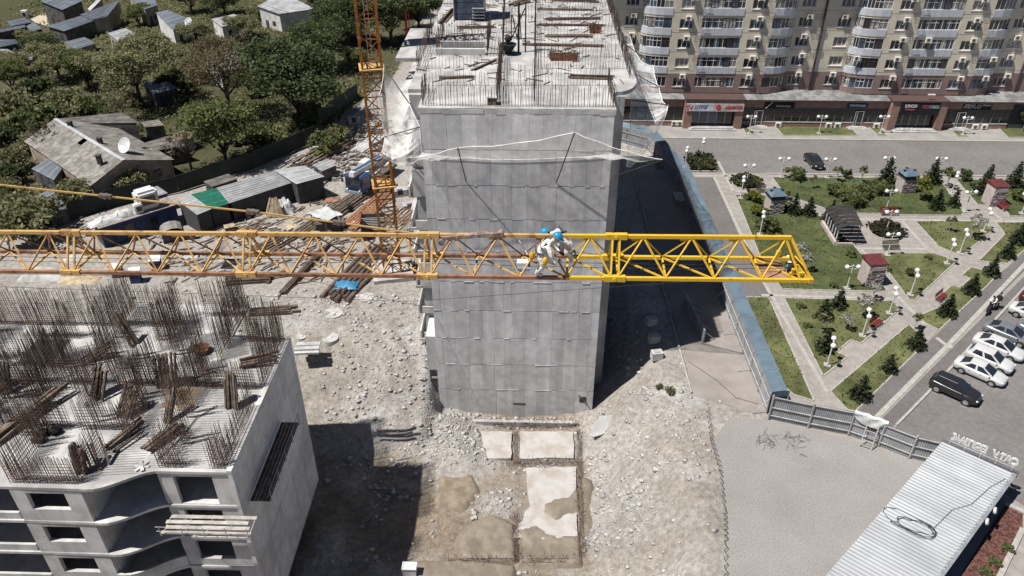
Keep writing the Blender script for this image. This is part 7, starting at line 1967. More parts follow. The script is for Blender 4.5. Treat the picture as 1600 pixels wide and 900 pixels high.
roof_house('blue-grey tin roof cut by the left edge above the thicket', [(-30, 62, 3), (-30, 80, 2.6), (33, 67, 2.6), (24, 62, 3)], TINR, DARKW, 5)
roof_house('pale weathered roof cut by the left edge', [(-40, 76, 3), (-40, 86, 2.6), (31, 86, 2.6), (12, 77, 3)], TINP, DARKW, 5)
roof_house('pale patched roof corner beside the left thicket', [(26, 82, 2.6), (41, 96, 2.4), (51, 93, 2.4), (54, 79, 2.6)], TINP, MUDW, 3)
roof_house('dark-roofed house with cream gable wall near the satellite dish at the top', [(243, 20, 4), (270, 47, 3), (303, 33, 3), (262, 16, 4.2)], TINR, WHITEW, 5)
roof_house('pale broad roof house at the top left of the crane mast', [(402, 10, 4.4), (436, 22, 3.6), (492, 14, 3.8), (440, -12, 5)], TINP, WHITEW, 6)
roof_house('grey tin roof at the top edge over green trees', [(200, -6, 4.4), (226, 15, 3.6), (246, 8, 3.6), (236, -12, 4.6)], TINR, MUDW, 4)
roof_house('grey tin canopy under the broad olive tree', [(222, 128, 2.6), (240, 147, 2.4), (276, 138, 2.4), (262, 126, 2.6)], TINR, DARKW, 4)
roof_house('pale roof house half hidden behind the half-bare brown tree', [(320, 100, 3.4), (345, 112, 3), (402, 104, 3), (383, 72, 3.8)], TINP, WHITEW, 6)
roof_house('pale roof patch showing through the dark tree left of the crane', [(410, 84, 3.4), (428, 110, 3), (444, 98, 3), (425, 80, 3.4)], TINP, MUDW, 3)
roof_house('small blue-white shed roof beneath the large dark tree', [(488, 106, 2.6), (494, 119, 2.4), (512, 112, 2.4), (503, 103, 2.6)], TINP, DARKW, 3)
roof_house('small slate hut behind the slate house beside the garden wall', [(221, 191, 2.4), (226, 199, 2.2), (257, 196, 2.2), (248, 187, 2.4)], SLATE, DARKW, 3)
roof_house('sandy yard wall and low roof left of the tall brown tree', [(258, 215, 2.0), (262, 226, 1.9), (303, 212, 1.9), (290, 202, 2.0)], M('sandy_roof', (0.22, 0.175, 0.12), var=0.2), MUDW, 4)
roof_house('blue tin lean-to at the lower left of the slate house', [(49, 264, 2.0), (84, 282, 1.8), (98, 262, 2.2), (80, 245, 2.6)], TINR, DARKW, 4)
roof_house('pale blue tin shed roof standing apart below the slate house', [(38, 313, 2.0), (82, 335, 1.8), (104, 325, 1.8), (84, 295, 2.1)], TINR, DARKW, 5)
# ---- slate house: two slopes of separate slate sheets
ha, hb = G(193, 251, 4.6), G(86, 186, 4.6)
house = thing('slate_house', 'old house with patched grey slate roof and satellite dish', 'house', Vector((ha.x, ha.y, 0)))
hd = (hb - ha); hl = hd.length; hd.normalize(); hp = Vector((-hd.y, hd.x, 0)); hp = hp if hp.y < 0 else -hp   # towards the viewer
def slope(sign, width, drop, rows_n, cols, start=0.0, end=1.0, ztop=4.6):
    for r_ in range(rows_n):
        for c_ in range(cols):
            if yr.random() < .02: continue
            u0, u1 = lerp(start, end, c_ / cols), lerp(start, end, (c_ + 1) / cols); v0, v1 = r_ / rows_n, (r_ + 1.06) / rows_n
            mb = MB(); P4 = []
            jz = yr.uniform(0, .03)
            for u, v_ in ((u0, v0), (u1, v0), (u1, v1), (u0, v1)):
                p = hd * hl * (u + .003) + hp * sign * width * v_ + Vector((0, 0, ztop - drop * v_ + .05 * (rows_n - r_) * 0 + jz + (.03 if v_ == v1 else 0)))
                P4.append(p)
            up = Vector((0, 0, .025)); mb.add(P4 + [p + up for p in P4], [(3, 2, 1, 0), (4, 5, 6, 7), (0, 1, 5, 4), (1, 2, 6, 5), (2, 3, 7, 6), (3, 0, 4, 7)])
            for k in range(1, 5): mb.beam(P4[0].lerp(P4[1], k / 5) + up, P4[3].lerp(P4[2], k / 5) + up, .05, .03)
            mb.build('slate', SLATE, house)
slope(1, 4.6, 1.9, 4, 17); slope(-1, 6.2, 2.0, 4, 17)
mb = MB(); mb.beam(Vector((0, 0, 4.66)), hd * hl + Vector((0, 0, 4.66)), .5, .06); mb.build('ridge_cap', TINP, house)
for u in (0.02, .98):
    mb = MB(); b_ = hd * hl * u; mb.add([b_ + hp * 4.3 + Vector((0, 0, -.3)), b_ - hp * 5.8 + Vector((0, 0, -.3)), b_ - hp * 5.8 + Vector((0, 0, 2.7)), b_ + Vector((0, 0, 4.5)), b_ + hp * 4.3 + Vector((0, 0, 2.8))], [(0, 1, 2, 3, 4)]); mb.build('gable_wall', MUDW, house)
for s_, w_, z_ in ((1, 4.3, 2.75), (-1, 5.8, 2.7)):
    mb = MB(); mb.beam(hp * s_ * w_ + Vector((0, 0, 1.2)) + hd * .3, hd * hl * .98 + hp * s_ * w_ + Vector((0, 0, 1.2)), .2, 3.0); mb.build('wall', MUDW, house)
for u, v_ in ((.12, 1.9), (.38, -.6), (.8, -.4)):
    q = hd * hl * u + hp * v_ + Vector((0, 0, 4.2)); mb = MB(); mb.box(q + Vector((0, 0, .4)), (.5, .5, 1.1)); ch_ = mb.build('chimney', M('sooty_brick', (0.07, 0.06, 0.055), var=0.3), house)
    mb = MB(); mb.box(q + Vector((0, 0, 1.0)), (.62, .62, .14)); mb.build('chimney_cap', M('sooty_brick', (0, 0, 0)), ch_)
for k, u in enumerate((3.0, 5.0)):
    mb = MB(); b_ = hd * (-.02 + .02 * hl) - hp * (u - 1.6); mb.box(b_ - hd * .03 - hp * .4 * k + Vector((0, 0, 1.5)), (.06, 1.0, 1.0), math.atan2(hd.y, hd.x)); mb.build('window', WPANE[0], house)
roof_house('slate wing behind the slate house with a dark eave', [(90, 186, 4.2), (108, 193, 3.6), (217, 192, 3.4), (190, 176, 4.0)], SLATE, DARKW, 8)
roof_house('low slate lean-to right of the satellite dish', [(196, 232, 3.0), (212, 240, 2.6), (292, 228, 2.4), (262, 213, 2.8)], SLATE, DARKW, 6)
def dish(px, py, z, r_, label, on):
    q = G(px, py, z); t_ = thing('satellite_dish', label, 'dish', q)
    ax = Vector((-.35, -.75, .55)).normalized(); u = ax.cross(Vector((0, 0, 1))).normalized(); v_ = u.cross(ax)
    rows_ = []
    for j in range(6):
        rr = r_ * j / 5; rows_.append([u * rr * math.cos(a * math.pi / 9) + v_ * rr * math.sin(a * math.pi / 9) + ax * (rr * rr / r_ * .3) + Vector((0, 0, r_ * .9)) for a in range(19)])
    mb = MB(); mb.grid(rows_); mb.build('reflector', WHITE, t_, True)
    mb = MB(); mb.tube((0, 0, -.6), (0, 0, r_ * .9), .05); mb.tube((0, 0, r_ * .9), ax * r_ * .9 + Vector((0, 0, r_ * .9)), .02); mb.build('mount', STEEL, t_)
dish(200, 238, 4.0, 1.05, 'big white satellite dish on the right slope of the slate house', 0)
dish(297, 42, 3.6, .95, 'white satellite dish beside the dark-roofed house at the top', 0)
t_ = thing('white_bin', 'white tank with black mouth in the paved yard at the far left', 'tank', G(41, 27))
mb = MB(); mb.bx(-.6, .6, -.5, .5, 0, 1.5); mb.build('tank', WHITE, t_); mb = MB(); mb.bx(-.4, .4, -.52, -.505, .3, 1.1); mb.build('mouth', BLACK, t_)
sheet('yard_paving', pxs([(48, 30), (70, 20), (100, 30), (78, 42), (56, 36)]), .03, M('sandy_paving', (0.4, 0.34, 0.26), var=.15, world_co=True))
# ---- dark mesh fence between gardens and site
MESHF = M('dark_green_mesh', (0.028, 0.036, 0.032), rough=0.8, var=0.2, scale=0.6, bump=0.1, rand=0.15)
df = thing('mesh_fence', 'dark green mesh fence running between the gardens and the building site', 'fence', G(82, 352))
o0 = G(82, 352)
pl = [G(60, 358), G(172, 325), G(280, 300), G(400, 262), G(505, 216)]
pl2 = [G(500, 196), G(535, 170), G(560, 152)]
for run in (pl, pl2):
    for a, b in zip(run[:-1], run[1:]):
        n = max(1, int((b - a).length / 3.2))
        for i in range(n):
            p, q = a.lerp(b, i / n), a.lerp(b, (i + 1) / n); h = 2.3 + yr.uniform(-.15, .2)
            d = (q - p).normalized()
            mb = MB(); mb.beam(p - o0 + Vector((0, 0, h / 2)), q - d * .06 - o0 + Vector((0, 0, h / 2 + yr.uniform(-.03, .03))), .05, h); mb.build('mesh_panel', MESHF, df)
            mb = MB(); mb.tube(p - o0, p - o0 + Vector((0, 0, h + .15)), .05); mb.build('post', DRAIN, df)
# ---- blue site cabin
def obox(name, label, cat, pa, pb, depth, h, m, roofm, parts=True):
    a, b = G(*pa), G(*pb); d = (b - a); l = d.length; az = math.atan2(d.y, d.x); t_ = thing(name, label, cat, a, az)
    mb = MB(); mb.bx(0, l, 0, depth, 0, h); mb.build('body', m, t_)
    mb = MB(); mb.bx(-.08, l + .08, -.08, depth + .08, h, h + .08); mb.build('roof', roofm, t_)
    if parts:
        for k in range(int(l / .6)):
            mb = MB(); mb.bx(k * .6 + .1, k * .6 + .25, -.04, 0, .1, h - .08); mb.build('wall_rib', m, t_)
        mb = MB(); mb.bx(l * .3, l * .3 + .9, -.07, -.041, .1, 2.0); mb.build('door', DARKW, t_)
        mb = MB(); mb.bx(l * .6, l * .6 + 1.1, -.07, -.041, 1.0, 1.9); mb.build('window', WPANE[0], t_)
    return t_
NAVY = M('navy_cabin_paint', (0.03, 0.045, 0.1), var=0.25, scale=1.0, bump=0.05)
cabin = obox('site_cabin', 'long navy blue site cabin with junk on its roof', 'cabin', (165, 388), (282, 350), 2.6, 2.5, NAVY, M('pinkish_roof_dust', (0.22, 0.19, 0.18), var=0.2))
def on_cabin(u, v_): return cabin.matrix_basis @ Vector((u, v_, 2.58))
bpy.context.view_layer.update()
cl = (G(282, 350) - G(165, 388)).length
def wbox(label, p, w, d, h, rz, win=True):
    t_ = thing('white_box', label, 'box', p, rz)
    bm = bmesh.new(); bmesh.ops.create_cube(bm, size=1)
    for v_ in bm.verts: v_.co = Vector((v_.co.x * w, v_.co.y * d, (v_.co.z + .5) * h))
    bmesh.ops.bevel(bm, geom=list(bm.edges), offset=.12 * min(w, h), segments=3, affect='EDGES'); me = bpy.data.meshes.new('shell'); bm.to_mesh(me); bm.free(); me.materials.append(WHITE); obj('shell', me, t_)
    if win:
        mb = MB(); mb.bx(-w * .33, w * .33, -d / 2 - .02, -d / 2 + .01, h * .3, h * .75); mb.build('window', WPANE[0], t_)
caz_ = cabin.rotation_euler.z
wbox('large white box with a dark window on the far end of the navy cabin', on_cabin(cl * .70, 1.4), 2.4, 1.8, 2.3, caz_)
wbox('small white box beside the large one on the navy cabin', on_cabin(cl * .55, .7), .95, .8, 1.2, caz_)
SHEETW = M('white_plastic_sheet', (0.45, 0.45, 0.445), rough=0.5, var=0.12, scale=2, bump=0.3, bscale=4)
def crumple(label, p, w, d, h, m, seed, cat='sheet', name='plastic_sheet', rz=0.0):
    rg = random.Random(seed); rows_ = []
    for j in range(11):
        row = []
        for i in range(13):
            u, v_ = i / 12 - .5, j / 10 - .5; e = max(0, 1 - (2 * abs(u)) ** 3) * max(0, 1 - (2 * abs(v_)) ** 3)
            row.append(Vector((u * w + rg.uniform(-.06, .06) * w * .6, v_ * d + rg.uniform(-.06, .06) * d * .6, .03 + e * h * rg.uniform(.45, 1.0))))
        rows_.append(row)
    mb = MB(); mb.grid(rows_); o = mb.build(name, m, None, True); o.location = p; o.rotation_euler = (0, 0, rz); return tag(o, label, cat)
crumple('crumpled white plastic sheet at the near end of the navy cabin roof', on_cabin(cl * .12, 1.2), 3.4, 1.6, .7, SHEETW, 1, rz=caz_)
crumple('second crumpled white sheet in the middle of the navy cabin roof', on_cabin(cl * .36, 1.2), 2.6, 1.3, .9, SHEETW, 2, rz=caz_)
crumple('pale tan sheet of boards thrown beside the navy cabin behind the jib', G(158, 398), 4.2, 2.6, .5, M('tan_sheet', (0.32, 0.27, 0.19), var=.12), 3, rz=.3)
crumple('bright blue tarpaulin lying on the pipe pile', Vector((0, 0, 0)), 2.3, 1.5, .45, M('blue_tarpaulin', (0.035, 0.17, 0.3), rough=.5, var=.15, scale=3, bump=.3, bscale=5), 4, 'tarpaulin', 'blue_tarpaulin')
tarp = bpy.data.objects['blue_tarpaulin']; tarp.location = G(541, 447, .55); tarp.location.z = .62
# ---- open tin-roofed store; near-black walls paint in the shade of its open front
GREENT = M('green_tin_roof', (0.018, 0.13, 0.085), rough=0.5, var=0.15, bump=0.05)
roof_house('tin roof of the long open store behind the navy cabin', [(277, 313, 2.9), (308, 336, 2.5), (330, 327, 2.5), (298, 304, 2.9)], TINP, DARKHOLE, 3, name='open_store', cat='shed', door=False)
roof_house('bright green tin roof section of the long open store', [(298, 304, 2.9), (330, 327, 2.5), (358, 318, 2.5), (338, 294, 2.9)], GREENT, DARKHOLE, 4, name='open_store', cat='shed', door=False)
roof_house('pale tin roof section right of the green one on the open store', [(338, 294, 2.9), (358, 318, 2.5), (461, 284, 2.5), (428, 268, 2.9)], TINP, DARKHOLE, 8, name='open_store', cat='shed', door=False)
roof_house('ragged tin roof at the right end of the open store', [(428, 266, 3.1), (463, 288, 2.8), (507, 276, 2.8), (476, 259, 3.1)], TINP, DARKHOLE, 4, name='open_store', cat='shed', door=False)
# ---- white tin canopy on posts
def canopy(label, quad, m):
    Q = [G(x, y, z) for x, y, z in quad]; c = sum(Q, Vector()) / 4; o_ = Vector((c.x, c.y, 0)); t_ = thing('tin_canopy', label, 'canopy', o_)
    rows_ = []
    for j in range(7):
        rows_.append([Q[0].lerp(Q[1], i / 8).lerp(Q[3].lerp(Q[2], i / 8), j / 6) - o_ + Vector((0, 0, .08 * math.sin(i * 1.3 + j) + yr.uniform(-.03, .03))) for i in range(9)])
    mb = MB(); mb.grid(rows_); mb.build('roof_sheet', m, t_, True)
    for q in Q:
        p = c.lerp(q, .85) - o_; mb = MB(); mb.tube((p.x, p.y, 0), (p.x, p.y, p.z), .06); mb.build('post', WOOD, t_)
    mb = MB(); mb.box((0, 0, .55), (2.6, 1.6, 1.1), .3); mb.build('workbench', DARKW, t_)
    return t_
canopy('bright white tin canopy over a dark workbench in the yard', [(482, 334, 2.0), (508, 345, 1.9), (536, 335, 1.9), (508, 322, 2.1)], M('white_tin', (0.42, 0.435, 0.435), rough=.45, bump=.05))
t_ = thing('tin_hutch', 'small hutch with bent corrugated tin roof beside the navy cabin', 'hutch', G(272, 372), .5)
for k in range(6):
    a0_, a1_ = math.pi * k / 6, math.pi * (k + 1) / 6; mb = MB()
    mb.grid([[Vector((1.25 * math.cos(a), y, 1.0 + .75 * math.sin(a))) for a in (a0_, a1_)] for y in (-1.0, 1.0)]); mb.build('roof_sheet', SLATE, t_)
mb = MB(); mb.bx(-1.2, 1.2, -.9, .9, 0, 1.0); mb.build('body', DARKW, t_)
# ---- pallets, planks, stacks
def stack(label, pa, pb, n, w, h, m, lay=2, spread=.7, name='timber_pile', cat='timber', z=0.0, tube=False, seed=1):
    rg = random.Random(seed); a, b = G(*pa), G(*pb); a.z += z; d = b - a; t_ = thing(name, label, cat, a); sd = Vector((-d.y, d.x, 0)).normalized()
    per = max(1, n // lay)
    for i in range(n):
        L_ = i // per; k = i % per; off = (k - (per - 1) / 2) * (spread * 2 / max(1, per)) + (spread / per if L_ % 2 else 0)
        e0 = sd * off + Vector((0, 0, h / 2 + L_ * h * (.87 if tube else 1.0))) + d * rg.uniform(-.05, .05); e1 = e0 + d * rg.uniform(.88, 1.05) + sd * rg.uniform(-.12, .12)
        mb = MB()
        if tube: mb.tube(e0, e1, h / 2, n=10)
        else: mb.beam(e0, e1, w, h)
        mb.build('pipe' if tube else 'beam', m, t_)
    return t_
PIPE = M('rusty_pipe', (0.1, 0.075, 0.06), rough=0.7, var=0.3, scale=2, bump=0.1, rand=0.25)
stack('pile of thick dark pipes with a blue tarpaulin on it', (525, 468), (600, 388), 6, 0, .5, PIPE, 1, 1.7, 'pipe_pile', 'pipes', tube=True, seed=3)
stack('second layer of dark pipes lying on the thick pipe pile', (530, 463), (590, 395), 3, 0, .42, PIPE, 1, .8, 'pipe_pile', 'pipes', .42, True, 4)
stack('long narrow bundle of dark pipes left of the pipe pile', (442, 462), (512, 384), 6, 0, .22, PIPE, 2, .35, 'pipe_pile', 'pipes', tube=True, seed=5)
stack('long stack of dark beams running toward the blue truck', (470, 372), (592, 288), 10, .3, .25, WOOD, 2, 1.1, seed=6)
stack('rusty channel beams lying beside the crane mast foot', (545, 356), (622, 290), 7, .28, .22, RUST, 1, 1.2, seed=7)
stack('short dark beams lying on the yard left of the white canopy', (410, 392), (465, 360), 6, .22, .18, WOOD, 1, 1.4, seed=8)
stack('scattered thin planks on the yard between store and jib', (330, 372), (380, 350), 7, .2, .06, WOOD_L, 1, 1.8, seed=9)
stack('second row of thin planks on the yard behind the jib', (385, 366), (420, 346), 6, .2, .06, WOOD, 1, 1.3, seed=10)
stack('brown sleepers lying behind the rebar deck', (355, 442), (425, 438), 6, .3, .25, WOOD, 2, .6, seed=11)
stack('flat concrete planks lying beside the dirt track', (462, 549), (500, 548), 4, .5, .2, CONC_D, 2, .6, name='concrete_planks', cat='planks', seed=12)
stack('timber scraps heaped along the bank behind the truck', (470, 262), (540, 222), 14, .2, .18, WOOD, 3, 1.8, seed=13)
stack('dark boards strewn under the big dark tree by the mesh fence', (515, 250), (560, 205), 10, .25, .12, WOOD, 2, 1.6, seed=14)
stack('long white bars leaning in a rack beside the tower', (628, 372), (652, 345), 9, .07, .07, KERB, 1, .8, seed=15)
stack('thin rails on the ground right of the crane mast', (615, 350), (650, 318), 7, .1, .08, RUST, 1, 1.6, seed=16)
stack('dark girders lying at the foot of the tower wall', (620, 432), (668, 412), 6, .2, .2, WOOD, 2, .6, seed=17)
t_ = thing('plank_stack', 'raw planks leaning in a fan on a wrapped pallet in the yard', 'planks', G(430, 338))
for i in range(11):
    u = i / 10 - .5; mb = MB(); mb.beam((u * 2.2, -.3, .05), (u * .9, .5, 2.3 + yr.uniform(-.2, .1)), .16, .05); mb.build('plank', WOOD_L, t_)
crumple('grey wrapped pallet behind the fan of raw planks', G(446, 330), 2.4, 1.8, 2.0, M('grey_wrap', (0.4, 0.4, 0.4), var=.15, bump=.2), 9, 'pallet', 'wrapped_pallet')
# ---- red formwork panel with pale ribs
fp = thing('formwork_panel_stack', 'dark red shutter panel with pale ribs standing by the crane mast', 'formwork', G(588, 372), R(8))
mb = MB(); mb.bx(-1.6, -1.45, -.6, 1.6, 0, 2.6); mb.build('panel', M('dark_red_panel', (0.12, 0.03, 0.03), var=.3), fp)
for k in range(8):
    mb = MB(); mb.beam((-1.45, 0.2 + .12 * k, 2.5 - k * .28), (1.1, .35 + .12 * k, 2.4 - k * .28), .1, .08); mb.build('rib', KERB, fp)
mb = MB(); mb.bx(-1.45, 1.1, 1.5, 1.6, 0, 2.4); mb.build('back_panel', DARKW, fp)
# dark steel trestle by the tower
t_ = thing('steel_trestle', 'rusty steel trestle frame standing at the foot of the tower', 'trestle', G(655, 402))
for x in (-.9, -.3, .3, .9):
    mb = MB(); mb.beam((x, 0, 0), (x, .5, 3.4), .12); mb.build('post', RUST, t_)
for z in (.6, 1.4, 2.2, 3.0):
    mb = MB(); mb.beam((-1, .08 + z * .13, z), (1, .08 + z * .13, z), .08); mb.build('rung', RUST, t_)
RUBD = M('dusty_disc', (0.37, 0.355, 0.34), var=.15, scale=2)
# concrete lids on the ground
for i, (x, y, r_, lb) in enumerate(((521, 489, 1.15, 'pale round concrete lid on the upper dirt track'), (517, 536, 1.0, 'pale round concrete lid beside the flat concrete planks'), (572, 464, 1.0, 'round concrete lid with raised hub near the pipe pile'), (473, 534, .6, 'small pale concrete lid next to the rebar block'))):
    p = G(x, y); z = gz(p.x, p.y); p = G(x, y, z); t_ = thing('concrete_disc', lb, 'disc', (p.x, p.y, gz(p.x, p.y)))
    mb = MB(); mb.tube((0, 0, -.3), (0, 0, .05), r_ * .85, r_ * .8, n=24); mb.build('slab', RUBD, t_)
    mb = MB(); mb.tube((0, 0, .05), (0, 0, .1), r_ * .25, n=14); mb.build('hub', CONC_L, t_)
# bins and boxes behind the jib
for x, y, lb, m in ((214, 440, 'blue bin with white lid behind the jib', NAVY), (246, 420, 'second blue bin with white lid nearer the yard', NAVY), (186, 432, 'third lidded bin at the left behind the jib', DARKW)):
    t_ = thing('lidded_bin', lb, 'bin', G(x, y), .2); mb = MB(); mb.bx(-.5, .5, -.4, .4, 0, 1.2); mb.build('body', m, t_)
    mb = MB(); mb.box((0, .05, 1.3), (1.2, 1.0, .12), rot=Matrix.Rotation(.25, 3, 'X')); mb.build('lid', WHITE, t_)
crumple('heap of grey sacks and scrap behind the jib at the left', G(70, 432), 5, 2.2, 1.1, CONC_D, 12, 'heap', 'scrap_heap')
crumple('tan boards heaped at the back of the rebar deck yard', G(125, 440), 4.5, 2.2, .6, WOOD_L, 13, 'heap', 'board_heap')
# concrete blocks near the truck
for i, (x, y, lb) in enumerate(((625, 305, 'pale concrete block with a notch beside the beams near the truck'), (640, 322, 'flat pale concrete block at the tower flank'), (553, 192, 'grey concrete cube in the rubble behind the crane mast'))):
    t_ = thing('concrete_block', lb, 'block', G(x, y), .4); mb = MB(); mb.bx(-.9, .9, -.6, .6, 0, .9 if i != 1 else .4); mb.build('block', CONC_W, t_)
    mb = MB(); mb.bx(-.4, .3, -.61, -.1, .3, .91 if i != 1 else .41); mb.build('notch', DARKHOLE, t_)
# ---- blue truck with white boom
tp = G(562, 302); td = (G(640, 240) - G(562, 300)); taz = math.atan2(td.y, td.x)
truck = thing('crane_truck', 'blue cab truck with pale boom parked in the yard behind the mast', 'truck', tp, taz + R(180))
TB = paint('blue_truck_paint', (0.03, 0.075, 0.19), rough=.4)
bm = bmesh.new(); bmesh.ops.create_cube(bm, size=1)
for v_ in bm.verts:
    v_.co = Vector((v_.co.x * 2.1 + .2, v_.co.y * 2.5, (v_.co.z + .5) * 2.3 + .55))
    if v_.co.z > 2 and v_.co.x > 1: v_.co.x -= .22
bmesh.ops.bevel(bm, geom=list(bm.edges), offset=.12, segments=2, affect='EDGES'); me = bpy.data.meshes.new('cab'); bm.to_mesh(me); bm.free(); me.materials.append(TB); obj('cab', me, truck)
mb = MB(); mb.box((1.2, 0, 2.15), (.06, 2.15, .8), rot=Matrix.Rotation(-.1, 3, 'Y')); mb.build('windscreen', CGLASS, truck)
for s_ in (-1, 1):
    mb = MB(); mb.box((.35, s_ * 1.255, 2.15), (1.0, .03, .7)); mb.build('side_window', CGLASS, truck)
    mb = MB(); mb.ball((1.26, s_ * .9, 1.0), .14, 8, 6); mb.build('headlight', HEADL, truck, True)
    mb = MB(); mb.box((1.35, s_ * 1.4, 2.2), (.1, .25, .5)); mb.build('mirror', BLACK, truck)
mb = MB(); mb.box((1.3, 0, .7), (.2, 2.5, .35)); mb.build('bumper', STEEL, truck)
mb = MB(); mb.box((1.27, 0, 1.3), (.04, 1.5, .3)); mb.build('grille', BLACK, truck)
mb = MB(); mb.box((-4.2, 0, .95), (7.0, 2.3, .35)); mb.build('chassis', DARKW, truck)
mb = MB(); mb.box((-4.6, 0, 1.6), (6.0, 2.4, .9)); mb.build('deck_box', M('pale_truck_body', (0.5, 0.52, 0.54), var=.15, bump=0), truck)
mb = MB(); mb.beam((-6.5, .2, 2.6), (1.6, .2, 3.3), .7, .6); mb.build('boom', WHITE, truck)
mb = MB(); mb.beam((-5.5, .2, 2.95), (1.0, .2, 3.55), .5, .12); mb.build('boom_stripe', TB, truck)
mb = MB(); mb.box((-3.0, -.8, 2.5), (1.5, .9, 1.3)); mb.build('operator_cab', WHITE, truck)
for x in (.2, -4.6, -6.0):
    for s_ in (-1, 1):
        mb = MB(); mb.tube((x, s_ * .85, .52), (x, s_ * 1.22, .52), .52, n=18); w = mb.build('wheel', TYRE, truck)
        mb = MB(); mb.tube((x, s_ * 1.1, .52), (x, s_ * 1.24, .52), .26, n=12); mb.build('rim', STEEL, w)
# utility poles at the top
for x, y, lb in ((343, 28, 'thin pale utility pole at the top between the trees'),):
    t_ = thing('utility_pole', lb, 'pole', G(x, y)); mb = MB(); mb.tube((0, 0, 0), (0, 0, 9), .14, .1, n=8); mb.build('post', BARK_P, t_); mb = MB(); mb.beam((-1, 0, 8.5), (1, 0, 8.5), .1); mb.build('cross_arm', BARK_P, t_)
cable('power line crossing the old quarter at the top', [G(343, 28) + Vector((0, 0, 8.5)), G(470, 90) + Vector((0, 0, 8))], .03, sag=.8)

# ---- further shacks, loose sheets, barrels and pallets
roof_house('patchy pale tin roof of the shack behind the navy cabin', [(214, 300, 2.3), (228, 312, 2.1), (262, 302, 2.1), (246, 291, 2.3)], TINP, DARKW, 4, name='shack', cat='shed')
roof_house('dark board shack against the mesh fence behind the open store', [(318, 284, 2.2), (332, 292, 2.0), (372, 279, 2.0), (356, 272, 2.2)], SLATE, DARKW, 4, name='shack', cat='shed')
roof_house('low sheet-roofed shack left of the truck on the bank', [(488, 258, 1.8), (502, 268, 1.6), (526, 258, 1.6), (512, 248, 1.8)], TINP, DARKW, 3, name='shack', cat='shed')
roof_house('pale flat-roofed shed at the top between trees', [(330, 30, 3.0), (346, 42, 2.8), (386, 34, 2.8), (366, 22, 3.0)], TINP, WHITEW, 4)
roof_house('grey tin roof peeping out above the left thicket', [(100, 66, 2.8), (116, 78, 2.5), (150, 68, 2.5), (132, 58, 2.8)], TINR, MUDW, 4)
roof_house('pale roof corner behind the broad olive tree', [(168, 52, 2.8), (184, 64, 2.5), (214, 54, 2.5), (196, 44, 2.8)], TINP, MUDW, 4)
for i, (x, y, w, lb, m_) in enumerate(((300, 398, 2.4, 'loose pale tin sheet on the yard just behind the jib', TINP), (345, 385, 2.0, 'loose grey sheet on the yard right of the pale one', SLATE), (472, 306, 2.2, 'bent tin sheet lying before the end of the open store', TINP), (520, 312, 1.8, 'rusty sheet lying between the truck and the white canopy', RUST), (118, 402, 2.6, 'pale sheet lying left of the navy cabin behind the jib', TINP), (455, 352, 2.0, 'wooden sheet lying left of the white canopy', WOOD_L))):
    crumple(lb, G(x, y), w, w * .7, .18, m_, 40 + i, 'sheet', 'loose_sheet', rz=.4 + i)
for i, (x, y, lb, m_) in enumerate(((388, 340, 'rusty barrel at the open front of the store', RUST), (398, 336, 'blue barrel beside the rusty one at the store', NAVY), (302, 372, 'rusty barrel near the bent tin hutch', RUST), (548, 330, 'dark barrel beside the red shutter panel', BLACK))):
    t_ = thing('barrel', lb, 'barrel', G(x, y)); mb = MB(); mb.tube((0, 0, 0), (0, 0, .9), .32, n=16); mb.build('drum', m_, t_)
    mb = MB()
    for z in (.05, .32, .6, .86): mb.tube((0, 0, z - .02), (0, 0, z + .02), .345, n=16)
    mb.build('hoop', m_, t_)
for i, (x, y, lb) in enumerate(((360, 360, 'pallet stack between the planks and the open store'), (492, 372, 'pallet stack below the white canopy'), (640, 300, 'pallet stack by the tower flank near the truck'))):
    t_ = thing('pallet_stack', lb, 'pallets', G(x, y), .5 + i)
    for k in range(4):
        mb = MB(); mb.bx(-.6, .6, -.5, .5, k * .17 + .04, k * .17 + .12); mb.build('pallet', WOOD_L if k % 2 else WOOD, t_)
stack('grey concrete planks stacked on the bank behind the mast', (560, 240), (596, 214), 8, .5, .18, CONC_W, 2, 1.0, name='concrete_planks', cat='planks', seed=31)
stack('long timber row along the foot of the mesh fence', (340, 310), (440, 276), 9, .22, .2, WOOD, 2, .8, seed=32)
# ---- loose scraps strewn over the yard: too many and too small to pick apart
dr = random.Random(91); mb = MB()
YP = [(p.x, p.y) for p in pxs([(230, 372), (420, 330), (560, 300), (640, 330), (650, 440), (470, 450), (250, 450)])]
YB = [(p.x, p.y) for p in pxs([(430, 262), (520, 215), (590, 190), (610, 235), (520, 285), (470, 300)])]
def strew(poly, n, m_, l0, l1, nm, th):
    xs = [p[0] for p in poly]; ys = [p[1] for p in poly]; mb = MB(); k = 0
    while k < n:
        x, y = dr.uniform(min(xs), max(xs)), dr.uniform(min(ys), max(ys))
        if not in_poly(np.array([x]), np.array([y]), poly)[0]: continue
        a = dr.gauss(.75, .5); l = dr.uniform(l0, l1); z = gz(x, y) + th
        mb.beam((x, y, z), (x + l * math.cos(a), y + l * math.sin(a), z + dr.uniform(0, .12)), dr.uniform(.06, .22), th); k += 1
    kind(mb.build(nm, m_), 'stuff')
strew(YP, 340, WOOD, .4, 2.6, 'timber_scraps', .07)
strew(YP, 110, CONC_W, .3, 1.2, 'concrete_scraps', .12)
strew(YB, 150, WOOD, .6, 3.0, 'bank_timber', .12)
strew(YB, 160, CONC_W, .3, 1.4, 'bank_rubble', .25)
